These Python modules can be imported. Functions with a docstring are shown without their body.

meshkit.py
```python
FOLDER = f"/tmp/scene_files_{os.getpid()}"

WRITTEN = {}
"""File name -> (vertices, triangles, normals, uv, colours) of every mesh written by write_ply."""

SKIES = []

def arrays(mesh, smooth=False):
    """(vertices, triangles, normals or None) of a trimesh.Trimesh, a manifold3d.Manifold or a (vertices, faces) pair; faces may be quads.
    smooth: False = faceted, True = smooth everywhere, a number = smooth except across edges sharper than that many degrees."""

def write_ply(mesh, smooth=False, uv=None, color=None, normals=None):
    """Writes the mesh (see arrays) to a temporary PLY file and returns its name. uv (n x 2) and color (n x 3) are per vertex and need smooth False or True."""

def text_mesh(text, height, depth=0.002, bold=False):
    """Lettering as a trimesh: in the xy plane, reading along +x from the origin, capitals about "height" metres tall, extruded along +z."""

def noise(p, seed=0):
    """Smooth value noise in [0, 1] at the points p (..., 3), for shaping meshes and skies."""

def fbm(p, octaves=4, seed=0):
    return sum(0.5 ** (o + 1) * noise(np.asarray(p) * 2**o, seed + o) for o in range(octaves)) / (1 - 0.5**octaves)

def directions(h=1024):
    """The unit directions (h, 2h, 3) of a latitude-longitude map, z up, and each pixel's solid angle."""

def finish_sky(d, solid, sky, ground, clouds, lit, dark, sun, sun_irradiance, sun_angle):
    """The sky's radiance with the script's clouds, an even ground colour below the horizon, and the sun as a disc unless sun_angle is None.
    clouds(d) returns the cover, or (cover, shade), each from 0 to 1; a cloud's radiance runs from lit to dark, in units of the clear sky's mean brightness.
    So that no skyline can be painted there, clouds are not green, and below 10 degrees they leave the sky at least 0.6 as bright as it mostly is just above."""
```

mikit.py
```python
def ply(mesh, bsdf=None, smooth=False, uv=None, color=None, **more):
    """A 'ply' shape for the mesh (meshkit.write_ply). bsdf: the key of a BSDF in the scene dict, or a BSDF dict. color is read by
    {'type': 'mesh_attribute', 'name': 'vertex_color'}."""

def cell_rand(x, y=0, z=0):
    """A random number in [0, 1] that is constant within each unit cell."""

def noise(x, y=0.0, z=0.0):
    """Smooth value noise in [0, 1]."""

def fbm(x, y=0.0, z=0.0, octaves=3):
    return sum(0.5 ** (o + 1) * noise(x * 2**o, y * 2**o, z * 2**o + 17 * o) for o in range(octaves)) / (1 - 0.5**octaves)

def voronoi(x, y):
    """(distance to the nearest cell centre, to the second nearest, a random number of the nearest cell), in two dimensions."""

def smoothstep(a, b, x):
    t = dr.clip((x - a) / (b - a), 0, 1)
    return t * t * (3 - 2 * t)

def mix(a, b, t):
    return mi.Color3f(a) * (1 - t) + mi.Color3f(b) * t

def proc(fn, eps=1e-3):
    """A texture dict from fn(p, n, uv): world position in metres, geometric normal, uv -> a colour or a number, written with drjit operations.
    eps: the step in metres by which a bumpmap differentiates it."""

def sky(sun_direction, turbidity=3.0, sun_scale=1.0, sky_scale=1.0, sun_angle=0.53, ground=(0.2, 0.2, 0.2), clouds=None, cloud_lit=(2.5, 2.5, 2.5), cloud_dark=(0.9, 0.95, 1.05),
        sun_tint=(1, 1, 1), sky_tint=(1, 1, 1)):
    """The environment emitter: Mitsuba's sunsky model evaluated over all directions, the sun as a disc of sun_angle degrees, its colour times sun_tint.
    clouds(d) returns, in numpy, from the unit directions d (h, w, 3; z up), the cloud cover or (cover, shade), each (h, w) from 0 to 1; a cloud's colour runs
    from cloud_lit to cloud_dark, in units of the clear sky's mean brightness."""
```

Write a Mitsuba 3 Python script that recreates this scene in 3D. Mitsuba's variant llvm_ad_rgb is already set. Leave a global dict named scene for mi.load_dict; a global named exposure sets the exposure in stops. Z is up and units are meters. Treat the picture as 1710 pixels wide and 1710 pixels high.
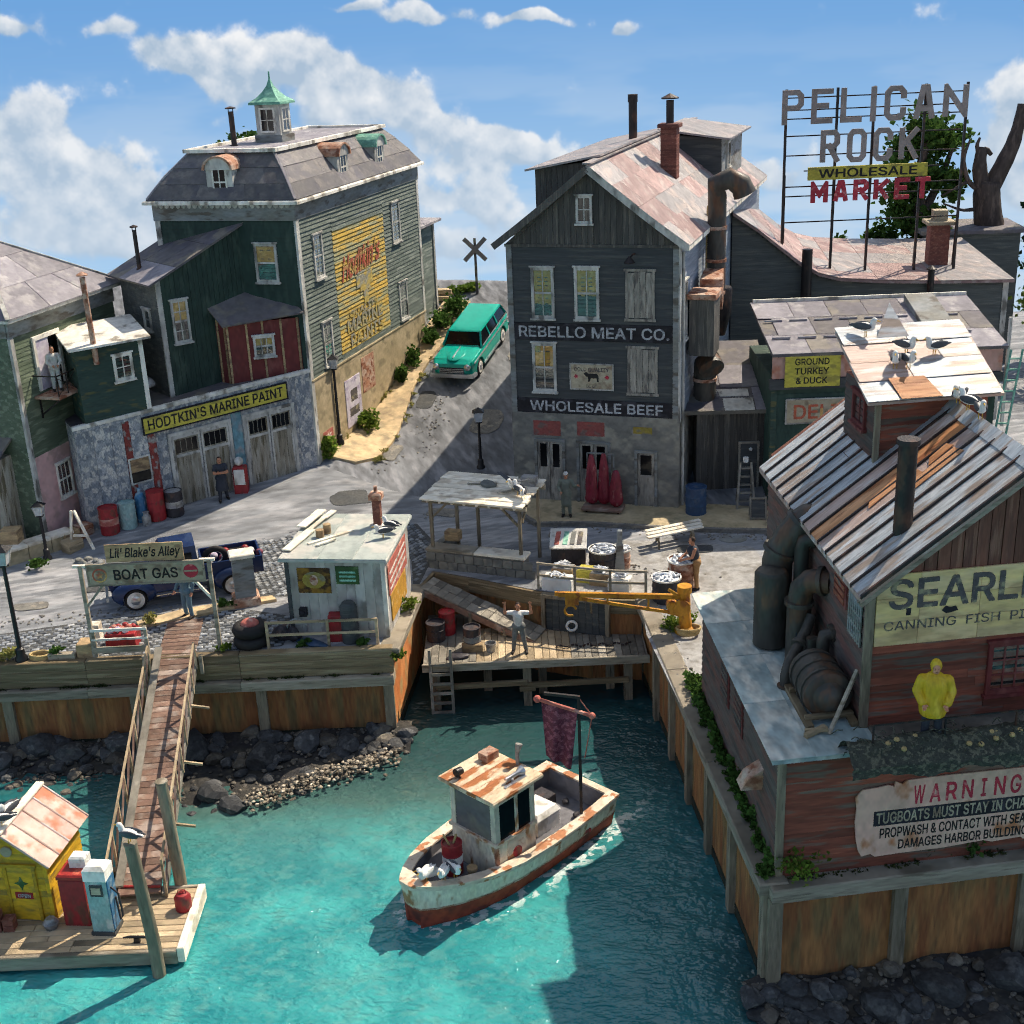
import math, random
import numpy as np, trimesh, drjit as dr, mitsuba as mi, mikit, meshkit
from mikit import fbm, noise, smoothstep, mix
from shapely.geometry import Polygon, Point, box as sbox
from shapely.ops import unary_union

T = mi.ScalarTransform4f
rng = np.random.default_rng(7)
scene, labels = {}, {}

# ---------------------------------------------------------------- camera, sky, exposure
pitch, roll = math.radians(20.7), math.atan2(245, 5650)
fw = np.array([0, math.cos(pitch), -math.sin(pitch)])
up0, rt0 = np.array([0, math.sin(pitch), math.cos(pitch)]), np.array([1.0, 0, 0])
upv = math.cos(roll) * up0 + math.sin(roll) * rt0
cam = np.array([0, 0, 17.0])
scene['camera'] = {'type': 'perspective', 'fov': 2 * math.degrees(math.atan(855 / 2140)), 'fov_axis': 'x', 'near_clip': 0.5, 'far_clip': 2000.0,
                   'to_world': T().look_at(origin=cam.tolist(), target=(cam + fw).tolist(), up=upv.tolist())}
SUN = np.array([0.62, 0.58, 1.02]); SUN /= np.linalg.norm(SUN)
exposure = 2.0

def sky_clouds(d):
    h = np.clip(d[..., 2], 0.02, 1)
    q = np.stack([d[..., 0] / (h + 0.25) * 1.6, d[..., 1] / (h + 0.25) * 1.6, h * 0], -1)
    n = meshkit.fbm(q + 3.0, 5, 3)
    c = np.clip((n - 0.5) / 0.12, 0, 1)
    return c, np.clip((n - 0.58) * 3, 0, 1)

scene['daylight'] = mikit.sky(SUN.tolist(), turbidity=2.6, sun_scale=1.12, sky_scale=1.1, sun_tint=(0.96, 1.0, 1.07), sky_tint=(1.08, 1.0, 0.93), clouds=sky_clouds, cloud_lit=(2.0, 2.0, 2.0), cloud_dark=(1.1, 1.12, 1.18))

# ---------------------------------------------------------------- materials: one palette, read by uv.x (entry) and uv.y (piece)
PAL, PIDX, NP = [], {}, 26

def hexc(h):
    v = np.array([int(h[i:i + 2], 16) for i in (1, 3, 5)]) / 255.0
    return np.where(v < 0.04045, v / 12.92, ((v + 0.055) / 1.055) ** 2.4)

def M(name, a, b=None, c=None, ang=0.0, s=(1, 1, 1), thr=0.55, soft=0.24, thr2=0.62, soft2=0.10, sc2=2.3, amp=0.18, jit=0.12, rough=0.75, metal=0.0):
    f = lambda x: hexc(x) if isinstance(x, str) else np.array(x, float)
    a = f(a); b = a if b is None else f(b); c = b if c is None else f(c)
    r = math.radians(ang)
    PIDX[name] = len(PAL)
    PAL.append([*a, *b, *c, math.cos(r), math.sin(r), *s, thr, soft, thr2 if c is not b else 9.0, soft2, sc2, amp, jit, rough, metal] + [0] * (NP - 23))

PALF = []

def _g(uv):
    if not PALF:
        PALF.append(mi.Float(np.array(PAL, np.float32).ravel()))
    i = mi.UInt32(uv.x + 0.5) * NP
    return lambda k: dr.gather(mi.Float, PALF[0], i + k)

def pal_colour(p, n, uv):
    g = _g(uv)
    c, s = g(9), g(10)
    x, y, z = (p.x * c + p.y * s) * g(11), (p.y * c - p.x * s) * g(12), p.z * g(13)
    n1 = fbm(x * 1.5 + uv.y * 37.0, y * 1.5, z * 1.5, 5)
    t = smoothstep(g(14) - g(15), g(14) + g(15), n1)
    k2 = g(18)
    n2 = fbm(x * k2 + 11.3, y * k2 + uv.y * 23.0, z * k2, 4)
    t2 = smoothstep(g(16) - g(17), g(16) + g(17), n2)
    n3 = fbm(x * 7.3, y * 7.3, z * 7.3 + uv.y * 9.0, 3)
    m = (1 + g(19) * (n3 - 0.5) * 3.0) * (1 + g(20) * (uv.y - 0.5) * 2)
    out = [(g(k) * (1 - t) + g(3 + k) * t) * (1 - t2) + g(6 + k) * t2 for k in range(3)]
    return mi.Color3f(*[dr.clip(o * m, 0.0, 0.95) for o in out])

def pal_rough(p, n, uv):
    return _g(uv)(21)

def pal_metal(p, n, uv):
    return _g(uv)(22)

COL = mikit.proc(pal_colour)
scene['general'] = {'type': 'twosided', 'bsdf': {'type': 'principled', 'base_color': COL, 'roughness': mikit.proc(pal_rough), 'metallic': mikit.proc(pal_metal), 'specular': 0.4}}
scene['leafy'] = {'type': 'principledthin', 'base_color': COL, 'roughness': 0.6, 'diff_trans': 0.55, 'spec_trans': 0.0}
scene['window_glass'] = {'type': 'thindielectric', 'int_ior': 1.5}

# ---------------------------------------------------------------- mesh helpers: a mesh is (vertices, triangles)
def cat(ms):
    ms = [m for m in ms if m is not None and len(m[0])]
    V, F, o = [], [], 0
    for v, f in ms:
        V.append(v); F.append(np.asarray(f) + o); o += len(v)
    return np.vstack(V), np.vstack(F)

QF = np.array([[0, 3, 2, 1], [4, 5, 6, 7], [0, 1, 5, 4], [1, 2, 6, 5], [2, 3, 7, 6], [3, 0, 4, 7]])

def q2t(q):
    q = np.asarray(q)
    return np.vstack([q[:, [0, 1, 2]], q[:, [0, 2, 3]]])

BF = q2t(QF)

def hexa(p8):
    return np.asarray(p8, float), BF

def bx(x0, x1, y0, y1, z0, z1):
    return hexa([[x0, y0, z0], [x1, y0, z0], [x1, y1, z0], [x0, y1, z0], [x0, y0, z1], [x1, y0, z1], [x1, y1, z1], [x0, y1, z1]])

def cham(x0, x1, y0, y1, z0, z1, c=0.02):
    """A box whose top edges are chamfered."""
    lo = [[x0, y0, z0], [x1, y0, z0], [x1, y1, z0], [x0, y1, z0]]
    md = [[x0, y0, z1 - c], [x1, y0, z1 - c], [x1, y1, z1 - c], [x0, y1, z1 - c]]
    hi = [[x0 + c, y0 + c, z1], [x1 - c, y0 + c, z1], [x1 - c, y1 - c, z1], [x0 + c, y1 - c, z1]]
    q = [[0, 3, 2, 1], [8, 9, 10, 11]] + [[a + k, a + (k + 1) % 4, a + 4 + (k + 1) % 4, a + 4 + k] for a in (0, 4) for k in range(4)]
    return np.array(lo + md + hi, float), q2t(q)

def basis(d):
    d = np.asarray(d, float); d = d / (np.linalg.norm(d) + 1e-12)
    a = np.cross(d, [0, 0, 1.0]) if abs(d[2]) < 0.95 else np.cross(d, [1.0, 0, 0])
    a /= np.linalg.norm(a)
    return d, a, np.cross(a, d)

def bar(p, q, w, h=None):
    """A timber of section w x h (h upright) from p to q."""
    p, q = np.asarray(p, float), np.asarray(q, float)
    h = w if h is None else h
    d, a, b = basis(q - p)
    c = [(-1, -1), (1, -1), (1, 1), (-1, 1)]
    return hexa([p + a * w / 2 * i + b * h / 2 * j for i, j in c] + [q + a * w / 2 * i + b * h / 2 * j for i, j in c])

def tube(pts, r, n=8, caps=True):
    pts = np.asarray(pts, float)
    r = np.broadcast_to(r, (len(pts),))
    t = np.gradient(pts, axis=0)
    _, a, _ = basis(t[0])
    V = []
    for i, p in enumerate(pts):
        d = t[i] / (np.linalg.norm(t[i]) + 1e-12)
        a = a - d * (a @ d); a /= np.linalg.norm(a)
        b = np.cross(d, a)
        an = np.arange(n) * 2 * np.pi / n
        V.append(p + r[i] * (np.cos(an)[:, None] * a + np.sin(an)[:, None] * b))
    V = np.vstack(V)
    F = [[i * n + j, i * n + (j + 1) % n, (i + 1) * n + (j + 1) % n, (i + 1) * n + j] for i in range(len(pts) - 1) for j in range(n)]
    F = q2t(F)
    if caps:
        V = np.vstack([V, pts[0], pts[-1]])
        k, e = len(V) - 2, (len(pts) - 1) * n
        F = np.vstack([F, [[k, (j + 1) % n, j] for j in range(n)], [[k + 1, e + j, e + (j + 1) % n] for j in range(n)]])
    return V, F

def cyl(p, q, r, r2=None, n=12):
    return tube([p, q], [r, r if r2 is None else r2], n)

def lathe(prof, n=14, at=(0, 0, 0)):
    pr = np.asarray(prof, float)
    an = np.arange(n) * 2 * np.pi / n
    V = np.array([[r * math.cos(t), r * math.sin(t), z] for r, z in pr for t in an]) + np.asarray(at, float)
    F = [[i * n + j, i * n + (j + 1) % n, (i + 1) * n + (j + 1) % n, (i + 1) * n + j] for i in range(len(pr) - 1) for j in range(n)]
    return V, q2t(F)

def slab(pts, t=0.06, up=(0, 0, 1)):
    """A plate: the polygon (planar, convex) and its copy t below along its normal."""
    P = np.asarray(pts, float)
    nn = np.cross(P[1] - P[0], P[2] - P[0]); nn /= np.linalg.norm(nn)
    if nn @ np.asarray(up, float) < 0:
        nn = -nn
    n = len(P)
    V = np.vstack([P, P - nn * t])
    F = [[0, i, i + 1] for i in range(1, n - 1)] + [[n, n + i + 1, n + i] for i in range(1, n - 1)]
    for i in range(n):
        j = (i + 1) % n
        F += [[i, n + i, n + j], [i, n + j, j]]
    return V, np.array(F)

def poly_prism(poly, z0, z1):
    if not isinstance(poly, Polygon):
        poly = Polygon(poly)
    m = trimesh.creation.extrude_polygon(poly, z1 - z0, engine='earcut')
    v = np.array(m.vertices); v[:, 2] += z0
    return v, np.array(m.faces)

def flat_poly(poly, z):
    v, f = trimesh.creation.triangulate_polygon(poly, engine='earcut')
    return np.column_stack([v, np.full(len(v), z)]), f

def move(m, d):
    return m[0] + np.asarray(d, float), m[1]

def rotz(m, deg, at=(0, 0, 0)):
    a = math.radians(deg); c, s = math.cos(a), math.sin(a)
    return (m[0] - at) @ np.array([[c, s, 0], [-s, c, 0], [0, 0, 1]]) + at, m[1]

ICO = {k: trimesh.creation.icosphere(k) for k in (1, 2, 3)}

def ball(c, r, k=2):
    return np.array(ICO[k].vertices) * np.asarray(r, float) + np.asarray(c, float), np.array(ICO[k].faces)

def rock(c, r, seed, k=1):
    v = np.array(ICO[k].vertices)
    g = np.random.default_rng(seed)
    o = g.uniform(0, 50, 3)
    f = 0.62 + 0.75 * meshkit.noise(v * 1.3 + o)
    n = g.normal(size=(5, 3)); n /= np.linalg.norm(n, axis=1, keepdims=True)
    v = v * f[:, None]
    for k_ in n:
        d = v @ k_ - 0.72
        v = v - np.where(d > 0, d, 0)[:, None] * k_ * 0.8
    a = g.uniform(0, 6.28); ca, sa = math.cos(a), math.sin(a)
    v = v * np.asarray(r, float) @ np.array([[ca, sa, 0], [-sa, ca, 0], [0, 0, 1]])
    return v + np.asarray(c, float), np.array(ICO[1].faces) if k == 1 else np.array(ICO[k].faces)

class Fr:
    """A local frame: u along dir, v to its left (into the wall), z up."""
    def __init__(s, o, d, z=0.0):
        s.o = np.array([o[0], o[1], z], float)
        d = np.array([d[0], d[1], 0.0]); s.x = d / np.linalg.norm(d)
        s.y = np.array([-s.x[1], s.x[0], 0]); s.R = np.stack([s.x, s.y, [0, 0, 1.0]])
    def p(s, u, v, z):
        return s.o + s.x * u + s.y * v + np.array([0, 0, z])
    def m(s, mesh):
        return np.asarray(mesh[0]) @ s.R + s.o, mesh[1]
    def b(s, *a):
        return s.m(bx(*a))
    def turn(s, u=0.0, v=0.0, left=True):
        """The frame of the wall that starts at (u, v) and runs along +v."""
        return Fr(s.p(u, v, 0)[:2], s.y if left else -s.y, s.o[2])

def used(key):
    return key in scene or key in labels or any(k.startswith(key + '__') for k in scene)

CNT = {}

def fresh(key):
    assert key.count('__') <= 2, key
    if key not in CNT:
        CNT[key] = 0
        return key
    CNT[key] += 1
    return f'{key}_{CNT[key]:03d}'

def put(key, mesh, mat, smooth=None, r=None, bsdf='general', raw=False, **more):
    """One entry of the scene under the next free number of key; returns its key."""
    key = key if raw else fresh(key)
    if isinstance(mesh, list):
        mesh = cat(mesh)
    if smooth:
        t = trimesh.Trimesh(mesh[0], mesh[1], process=False)
        t.merge_vertices()
        if smooth is not True:
            t = trimesh.graph.smooth_shade(t, angle=math.radians(smooth), facet_minarea=None)
        mesh = (np.array(t.vertices), np.array(t.faces))
    n = len(mesh[0])
    r = rng.random() if r is None else r
    uv = np.column_stack([np.full(n, float(PIDX[mat])), np.full(n, float(r)) if np.ndim(r) == 0 else r])
    scene[key] = mikit.ply(mesh, bsdf, smooth=bool(smooth), uv=uv)
    if more:
        labels[key] = dict(more)
    return key

def thing(name, label, category, group=None):
    key = fresh(name)
    labels[key] = {'label': label, 'category': category}
    if group:
        labels[key]['group'] = group
    return key

def part(parent, name, mesh, mat, label=None, smooth=None):
    """A part whose own pieces follow as sub-parts."""
    key = put(parent + '__' + name, mesh, mat, smooth)
    if label: labels[key] = {'label': label}
    return key

def one(name, mesh, mat, label, category, group=None, smooth=None, r=None, bsdf='general', kind=None):
    key = put(name, mesh, mat, smooth, r, bsdf)
    labels[key] = {'label': label, 'category': category}
    if group: labels[key]['group'] = group
    if kind: labels[key]['kind'] = kind
    return key

def setting(name, mesh, mat, smooth=None, r=0.5, bsdf='general'):
    key = put(name, mesh, mat, smooth, r, bsdf)
    labels[key] = {'kind': 'structure'}
    return key

def stuff(key):
    labels.setdefault(key, {})['kind'] = 'stuff'
    return key

# ---------------------------------------------------------------- building pieces
def claps(fr, u0, u1, h0, h1, step=0.16, lim=None, lip=0.028):
    ms = []
    n = max(1, int(round((h1 - h0) / step))); st = (h1 - h0) / n
    for i in range(n):
        a, b = h0 + i * st, h0 + (i + 1) * st
        x0, x1 = (u0, u1) if lim is None else lim((a + b) / 2)
        if x1 - x0 < 0.05:
            continue
        l = lip * (0.8 + 0.4 * rng.random())
        v = [[x0, -l, a], [x1, -l, a], [x1, -0.004, b], [x0, -0.004, b], [x0, 0, a], [x1, 0, a]]
        ms.append((np.array(v), np.array([[0, 1, 2], [0, 2, 3], [4, 5, 1], [4, 1, 0], [0, 3, 4], [1, 5, 2]])))
    return fr.m(cat(ms))

def clap_parts(par, fr, u0, u1, h0, h1, mat, step=0.2, lim=None, lip=0.03, cuts=True):
    n = max(1, int(round((h1 - h0) / step))); st = (h1 - h0) / n
    for i in range(n):
        a, b = h0 + i * st, h0 + (i + 1) * st
        x0, x1 = (u0, u1) if lim is None else lim((a + b) / 2)
        segs = [x0] + ([x0 + (x1 - x0) * rng.uniform(0.25, 0.75)] if cuts and x1 - x0 > 2.5 else []) + [x1]
        for s0, s1 in zip(segs[:-1], segs[1:]):
            if s1 - s0 < 0.06: continue
            l = lip * rng.uniform(0.7, 1.3); t = rng.normal(0, 0.006)
            v = [[s0 + 0.004, -l, a + t], [s1 - 0.004, -l, a - t], [s1 - 0.004, -0.004, b], [s0 + 0.004, -0.004, b],
                 [s0 + 0.004, 0.01, a + t], [s1 - 0.004, 0.01, a - t], [s1 - 0.004, 0.01, b], [s0 + 0.004, 0.01, b]]
            put(par + '__siding_board', fr.m(hexa(v)), mat)

def vboards(fr, u0, u1, lo, hi, w=0.16, t=0.03, gap=0.012):
    ms, n = [], max(1, int(round((u1 - u0) / w))); st = (u1 - u0) / n
    L = lo if callable(lo) else (lambda u: lo)
    H = hi if callable(hi) else (lambda u: hi)
    for i in range(n):
        a, b = u0 + i * st + gap / 2, u0 + (i + 1) * st - gap / 2
        d = -t * rng.uniform(0.5, 1.2)
        if min(H(a) - L(a), H(b) - L(b)) < -0.02: continue
        ms.append(fr.m(hexa([[a, d, L(a)], [b, d, L(b)], [b, 0, L(b)], [a, 0, L(a)], [a, d, max(H(a), L(a) + .01)], [b, d, max(H(b), L(b) + .01)], [b, 0, max(H(b), L(b) + .01)], [a, 0, max(H(a), L(a) + .01)]])))
    return ms

def win(par, fr, u0, u1, h0, h1, mat='trim', cols=2, rows=2, tw=0.09, shade=None, dh=True, sill=True, head=True, name='window', deep=0.09):
    nest = '__' in par
    k = fresh(par + '__' + name)
    kid = par if nest else k
    d = -deep
    ms = [bx(u0, u0 + tw, d, 0, h0 + tw, h1 - tw), bx(u1 - tw, u1, d, 0, h0 + tw, h1 - tw), bx(u0, u1, d, 0, h1 - tw, h1), bx(u0, u1, d, 0, h0, h0 + tw)]
    if head: ms.append(bx(u0 - 0.05, u1 + 0.05, d - 0.04, 0, h1 + .001, h1 + 0.06))
    if sill: ms.append(bx(u0 - 0.05, u1 + 0.05, d - 0.06, 0, h0 - 0.07, h0 - .001))
    put(k, fr.m(cat(ms)), mat, raw=True)
    a0, a1, b0, b1 = u0 + tw + .002, u1 - tw - .002, h0 + tw + .002, h1 - tw - .002
    mid = (b0 + b1) / 2
    if shade:
        sh = b1 - (b1 - b0) * shade[1]
        put(kid + '__blind', fr.m(cat([bx(a0 + (a1 - a0) * i / 5, a0 + (a1 - a0) * (i + 1) / 5 - .001, -.03 + .006 * (i % 2), -.014, sh + .03 * math.sin(i * 2.3 + u0), b1) for i in range(5)])), shade[0])
    put(kid + '__room', fr.b(a0, a1, -0.012, 0, b0, b1), 'dark_room')
    put(kid + '__pane', fr.m((np.array([[a0, -.04, b0], [a1, -.04, b0], [a1, -.04, b1], [a0, -.04, b1]]), np.array([[0, 1, 2], [0, 2, 3]]))), 'glass', bsdf='window_glass')
    mu = []
    t = 0.035
    for i in range(1, cols): mu.append(bx(a0 + (a1 - a0) * i / cols - t / 2, a0 + (a1 - a0) * i / cols + t / 2, -0.055, -0.041, b0, b1))
    for j in range(1, rows):
        if dh and abs(j / rows - 0.5) < 0.01: continue
        mu.append(bx(a0, a1, -0.052, -0.041, b0 + (b1 - b0) * j / rows - t / 2, b0 + (b1 - b0) * j / rows + t / 2))
    if dh: mu.append(bx(a0, a1, -0.06, -0.041, mid - 0.035, mid + 0.035))
    if mu: put(kid + '__muntin', fr.m(cat(mu)), mat)
    return k

TXT = {}

def text(fr, s, uc, h, height, width=None, v=-0.03, depth=0.012, bold=True, slant=0.0, rise=0.0):
    if (s, bold) not in TXT:
        t = meshkit.text_mesh(s, 1.0, 1.0, bold)
        TXT[s, bold] = (np.array(t.vertices), np.array(t.faces))
    V, F = TXT[s, bold]
    V = V.copy()
    x0, x1 = V[:, 0].min(), V[:, 0].max()
    w = (x1 - x0) * height if width is None else width
    X = (V[:, 0] - x0) / (x1 - x0) * w - w / 2
    Z = V[:, 1] * height
    return fr.m((np.column_stack([uc + X + Z * slant, v - V[:, 2] * depth, h + Z + X * rise]), F))

def board_sign(name, label, fr, u0, u1, h0, h1, mat, lines, frame=None, v=-0.05, cat_='sign', t=0.04, rise=0.0):
    k = thing(name, label, cat_)
    def q(a, b, c, d, e, f):
        m = bx(a, b, c, d, e, f); w = m[0].copy(); w[:, 2] += (w[:, 0] - (u0 + u1) / 2) * rise
        return fr.m((w, m[1]))
    put(k + '__board', q(u0, u1, v - t, v, h0, h1), mat)
    if frame:
        e = 0.045
        put(k + '__frame', [q(u0 - e, u1 + e, v - t - .02, v, h1, h1 + e), q(u0 - e, u1 + e, v - t - .02, v, h0 - e, h0), q(u0 - e, u0, v - t - .018, v, h0, h1), q(u1, u1 + e, v - t - .018, v, h0, h1)], frame)
    for s, uc, h, hh, w, m in lines:
        put(k + '__lettering', text(fr, s, uc, h + (uc - (u0 + u1) / 2) * rise, hh, w, v - t - .001, 0.008, rise=rise), m)
    return k

def shop_ramp(x, y):
    """The street swells up to the doors of the paint shop."""
    u = (x + 15.6) * .88 + (y - 44.3) * .475
    d = (x + 15.6) * .475 - (y - 44.3) * .88
    e = np.clip((u + 1.2) / 1.6, 0, 1) * np.clip((13.5 - u) / 4.5, 0, 1)
    f = np.clip(1 - np.maximum(d, 0) / 4.6, 0, 1) * np.clip((d + 6) / 4, 0, 1)
    return (.2 + .088 * np.clip(u, 0, 9)) * f * f * (3 - 2 * f) * e * e * (3 - 2 * e)

def gz(x, y):
    """Height of the ground: flat quay, then the street climbs the hill and levels out."""
    s = (x + 2.5) * 0.29 + (y - 46.5) * 0.957
    s = np.maximum(s, 0)
    return shop_ramp(x, y) + np.where(s < 20, 0.24 * s * s / (s + 0.8), 0.24 * 400 / 20.8 + (s - 20) * 0.02)
# ---------------------------------------------------------------- palette
M('trim', '#bdbcb5', '#97968f', '#6a6862', s=(1.5, 1.5, .6), thr=.55, amp=.2)
M('trim_bright', '#dedbd0', '#b9b4a6', '#8a8478', s=(1.2, 1.2, .5), thr=.6)
M('glass', '#0b0d10', '#14181c', s=(.3, .3, .3), amp=.1, jit=.5, rough=.08)
M('dark_room', '#141416', '#1e1d1c', s=(1, 1, 1), amp=.3)
M('blind_tan', '#a08438', '#8a7034', '#ac9450', s=(2, 2, 2), rough=.8)
M('blind_grey', '#8a8a84', '#6e6e6a', rough=.8)
M('black_paint', '#17171a', '#232326', s=(1, 1, .4), rough=.45, amp=.3)
M('iron', '#1d1a1c', '#2e2624', '#4a3328', s=(2, 2, 1), rough=.5, amp=.3)
M('duct', '#34332f', '#494640', '#5a4130', s=(1.5, 1.5, .5), thr=.52, thr2=.6, rough=.5, amp=.25)
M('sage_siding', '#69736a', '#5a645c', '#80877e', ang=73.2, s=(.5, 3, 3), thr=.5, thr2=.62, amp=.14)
M('mural_yellow', '#bd9c40', '#a89048', '#8c8d6c', ang=73.2, s=(.5, 2.4, 2.4), thr=.5, thr2=.55, soft2=.12, amp=.2)
M('mural_red', '#a8503c', '#a05a44', '#b4935a', s=(1, 1, 1.5), thr2=.6, amp=.2)
M('mural_grey', '#8d8c7c', '#9a957e', '#b09c54', s=(1, 1, 1.5), thr2=.56, amp=.2)
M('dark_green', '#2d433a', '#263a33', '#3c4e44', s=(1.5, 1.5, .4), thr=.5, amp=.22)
M('green_clap', '#33473f', '#2c3f38', '#565638', s=(1, 1, 3), thr=.5, thr2=.66, amp=.2)
M('olive_clap', '#5c6854', '#4f5b49', '#737d68', ang=73.2, s=(.6, 3, 3), amp=.15)
M('frieze', '#84898a', '#76766f', '#5f5a52', s=(.8, .8, 2), thr=.5, amp=.2)
M('slate', '#55535a', '#63605f', '#716c69', s=(1.2, 1.2, 1.2), thr=.48, thr2=.6, amp=.2, jit=.28, rough=.6)
M('roof_light', '#87848a', '#757278', '#9a9798', s=(1, 1, 1), amp=.16, jit=.2)
M('roof_dark', '#57545b', '#64605f', '#6f6a62', s=(.8, .8, .8), thr2=.56, amp=.2, jit=.2, rough=.7)
M('copper', '#6ea792', '#5d8f7e', '#8fbfa8', s=(3, 3, 3), amp=.2)
M('rusty_copper', '#a4765c', '#b9a898', '#80503a', s=(2.5, 2.5, 2.5), thr2=.57, amp=.2)
M('red_board', '#6b2f2c', '#5c2a29', '#7a4540', s=(1.5, 1.5, .5), amp=.22)
M('pink_stucco', '#d8b2ae', '#c89e9a', '#b59690', s=(.7, .7, .7), thr2=.6, amp=.12)
M('peeling', '#94979a', '#777d84', '#b4b2ac', ang=28.4, s=(4.5, 4.5, 2.2), thr=.5, soft=.1, thr2=.56, soft2=.05, sc2=2.1, amp=.3)
M('peeling_red', '#853a34', '#6a3430', '#8d8a86', ang=28.4, s=(4, 4, 2), thr2=.6, amp=.3)
M('peeling_blue', '#6d97a3', '#5d818e', '#93989a', ang=28.4, s=(2, 2, 1), thr2=.58, amp=.25)
M('door_wood', '#9a968a', '#7f7868', '#615a48', s=(5, 5, .5), thr=.5, thr2=.6, amp=.25)
M('sign_yellow', '#b7ac45', '#a49a3e', '#8d8440', s=(1.2, 1.2, 2), thr=.55, amp=.15)
M('sign_black', '#17161a', '#24232a', '#35343a', s=(1.5, 1.5, 1.5), amp=.3)
M('sign_cream', '#a89f88', '#978b74', '#7e6f5c', s=(1.5, 1.5, 1.5), amp=.15)
M('letter_white', '#aeb0b2', '#9a9da0', '#5a5c60', s=(3, 3, 3), thr2=.64, amp=.25)
M('letter_black', '#1b1a18', '#2a2825', s=(3, 3, 3), amp=.2)
M('letter_grey', '#4c4849', '#5a5452', '#8d856c', s=(2.5, 2.5, 2.5), thr=.5, thr2=.6, amp=.25)
M('letter_red', '#a23040', '#b23a44', '#c47c78', s=(3, 3, 3), thr2=.66, amp=.15)
M('letter_brown', '#8f8580', '#80766f', s=(1.5, 1.5, 1.5), amp=.12)
M('tan_stone', '#b5a585', '#a39474', '#8f8468', s=(.9, .9, .9), thr2=.6, amp=.16)
M('sand_walk', '#bfa983', '#b09a78', '#9a8a6e', s=(.6, .6, .6), thr2=.6, soft2=.16, sc2=4, amp=.28)
M('asphalt', '#727579', '#5d6064', '#828488', ang=16.9, s=(.75, .22, .5), thr=.5, soft=.24, thr2=.58, soft2=.16, sc2=4.1, amp=.42, rough=.9)
M('asphalt_side', '#84878a', '#6d7074', '#959698', ang=16, s=(.22, .75, .5), thr=.5, soft=.24, thr2=.58, soft2=.16, sc2=4.1, amp=.42, rough=.9)
M('cobble', '#7b8085', '#696f75', '#929494', s=(2, 2, 2), jit=.6, amp=.2, rough=.85)
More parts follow.
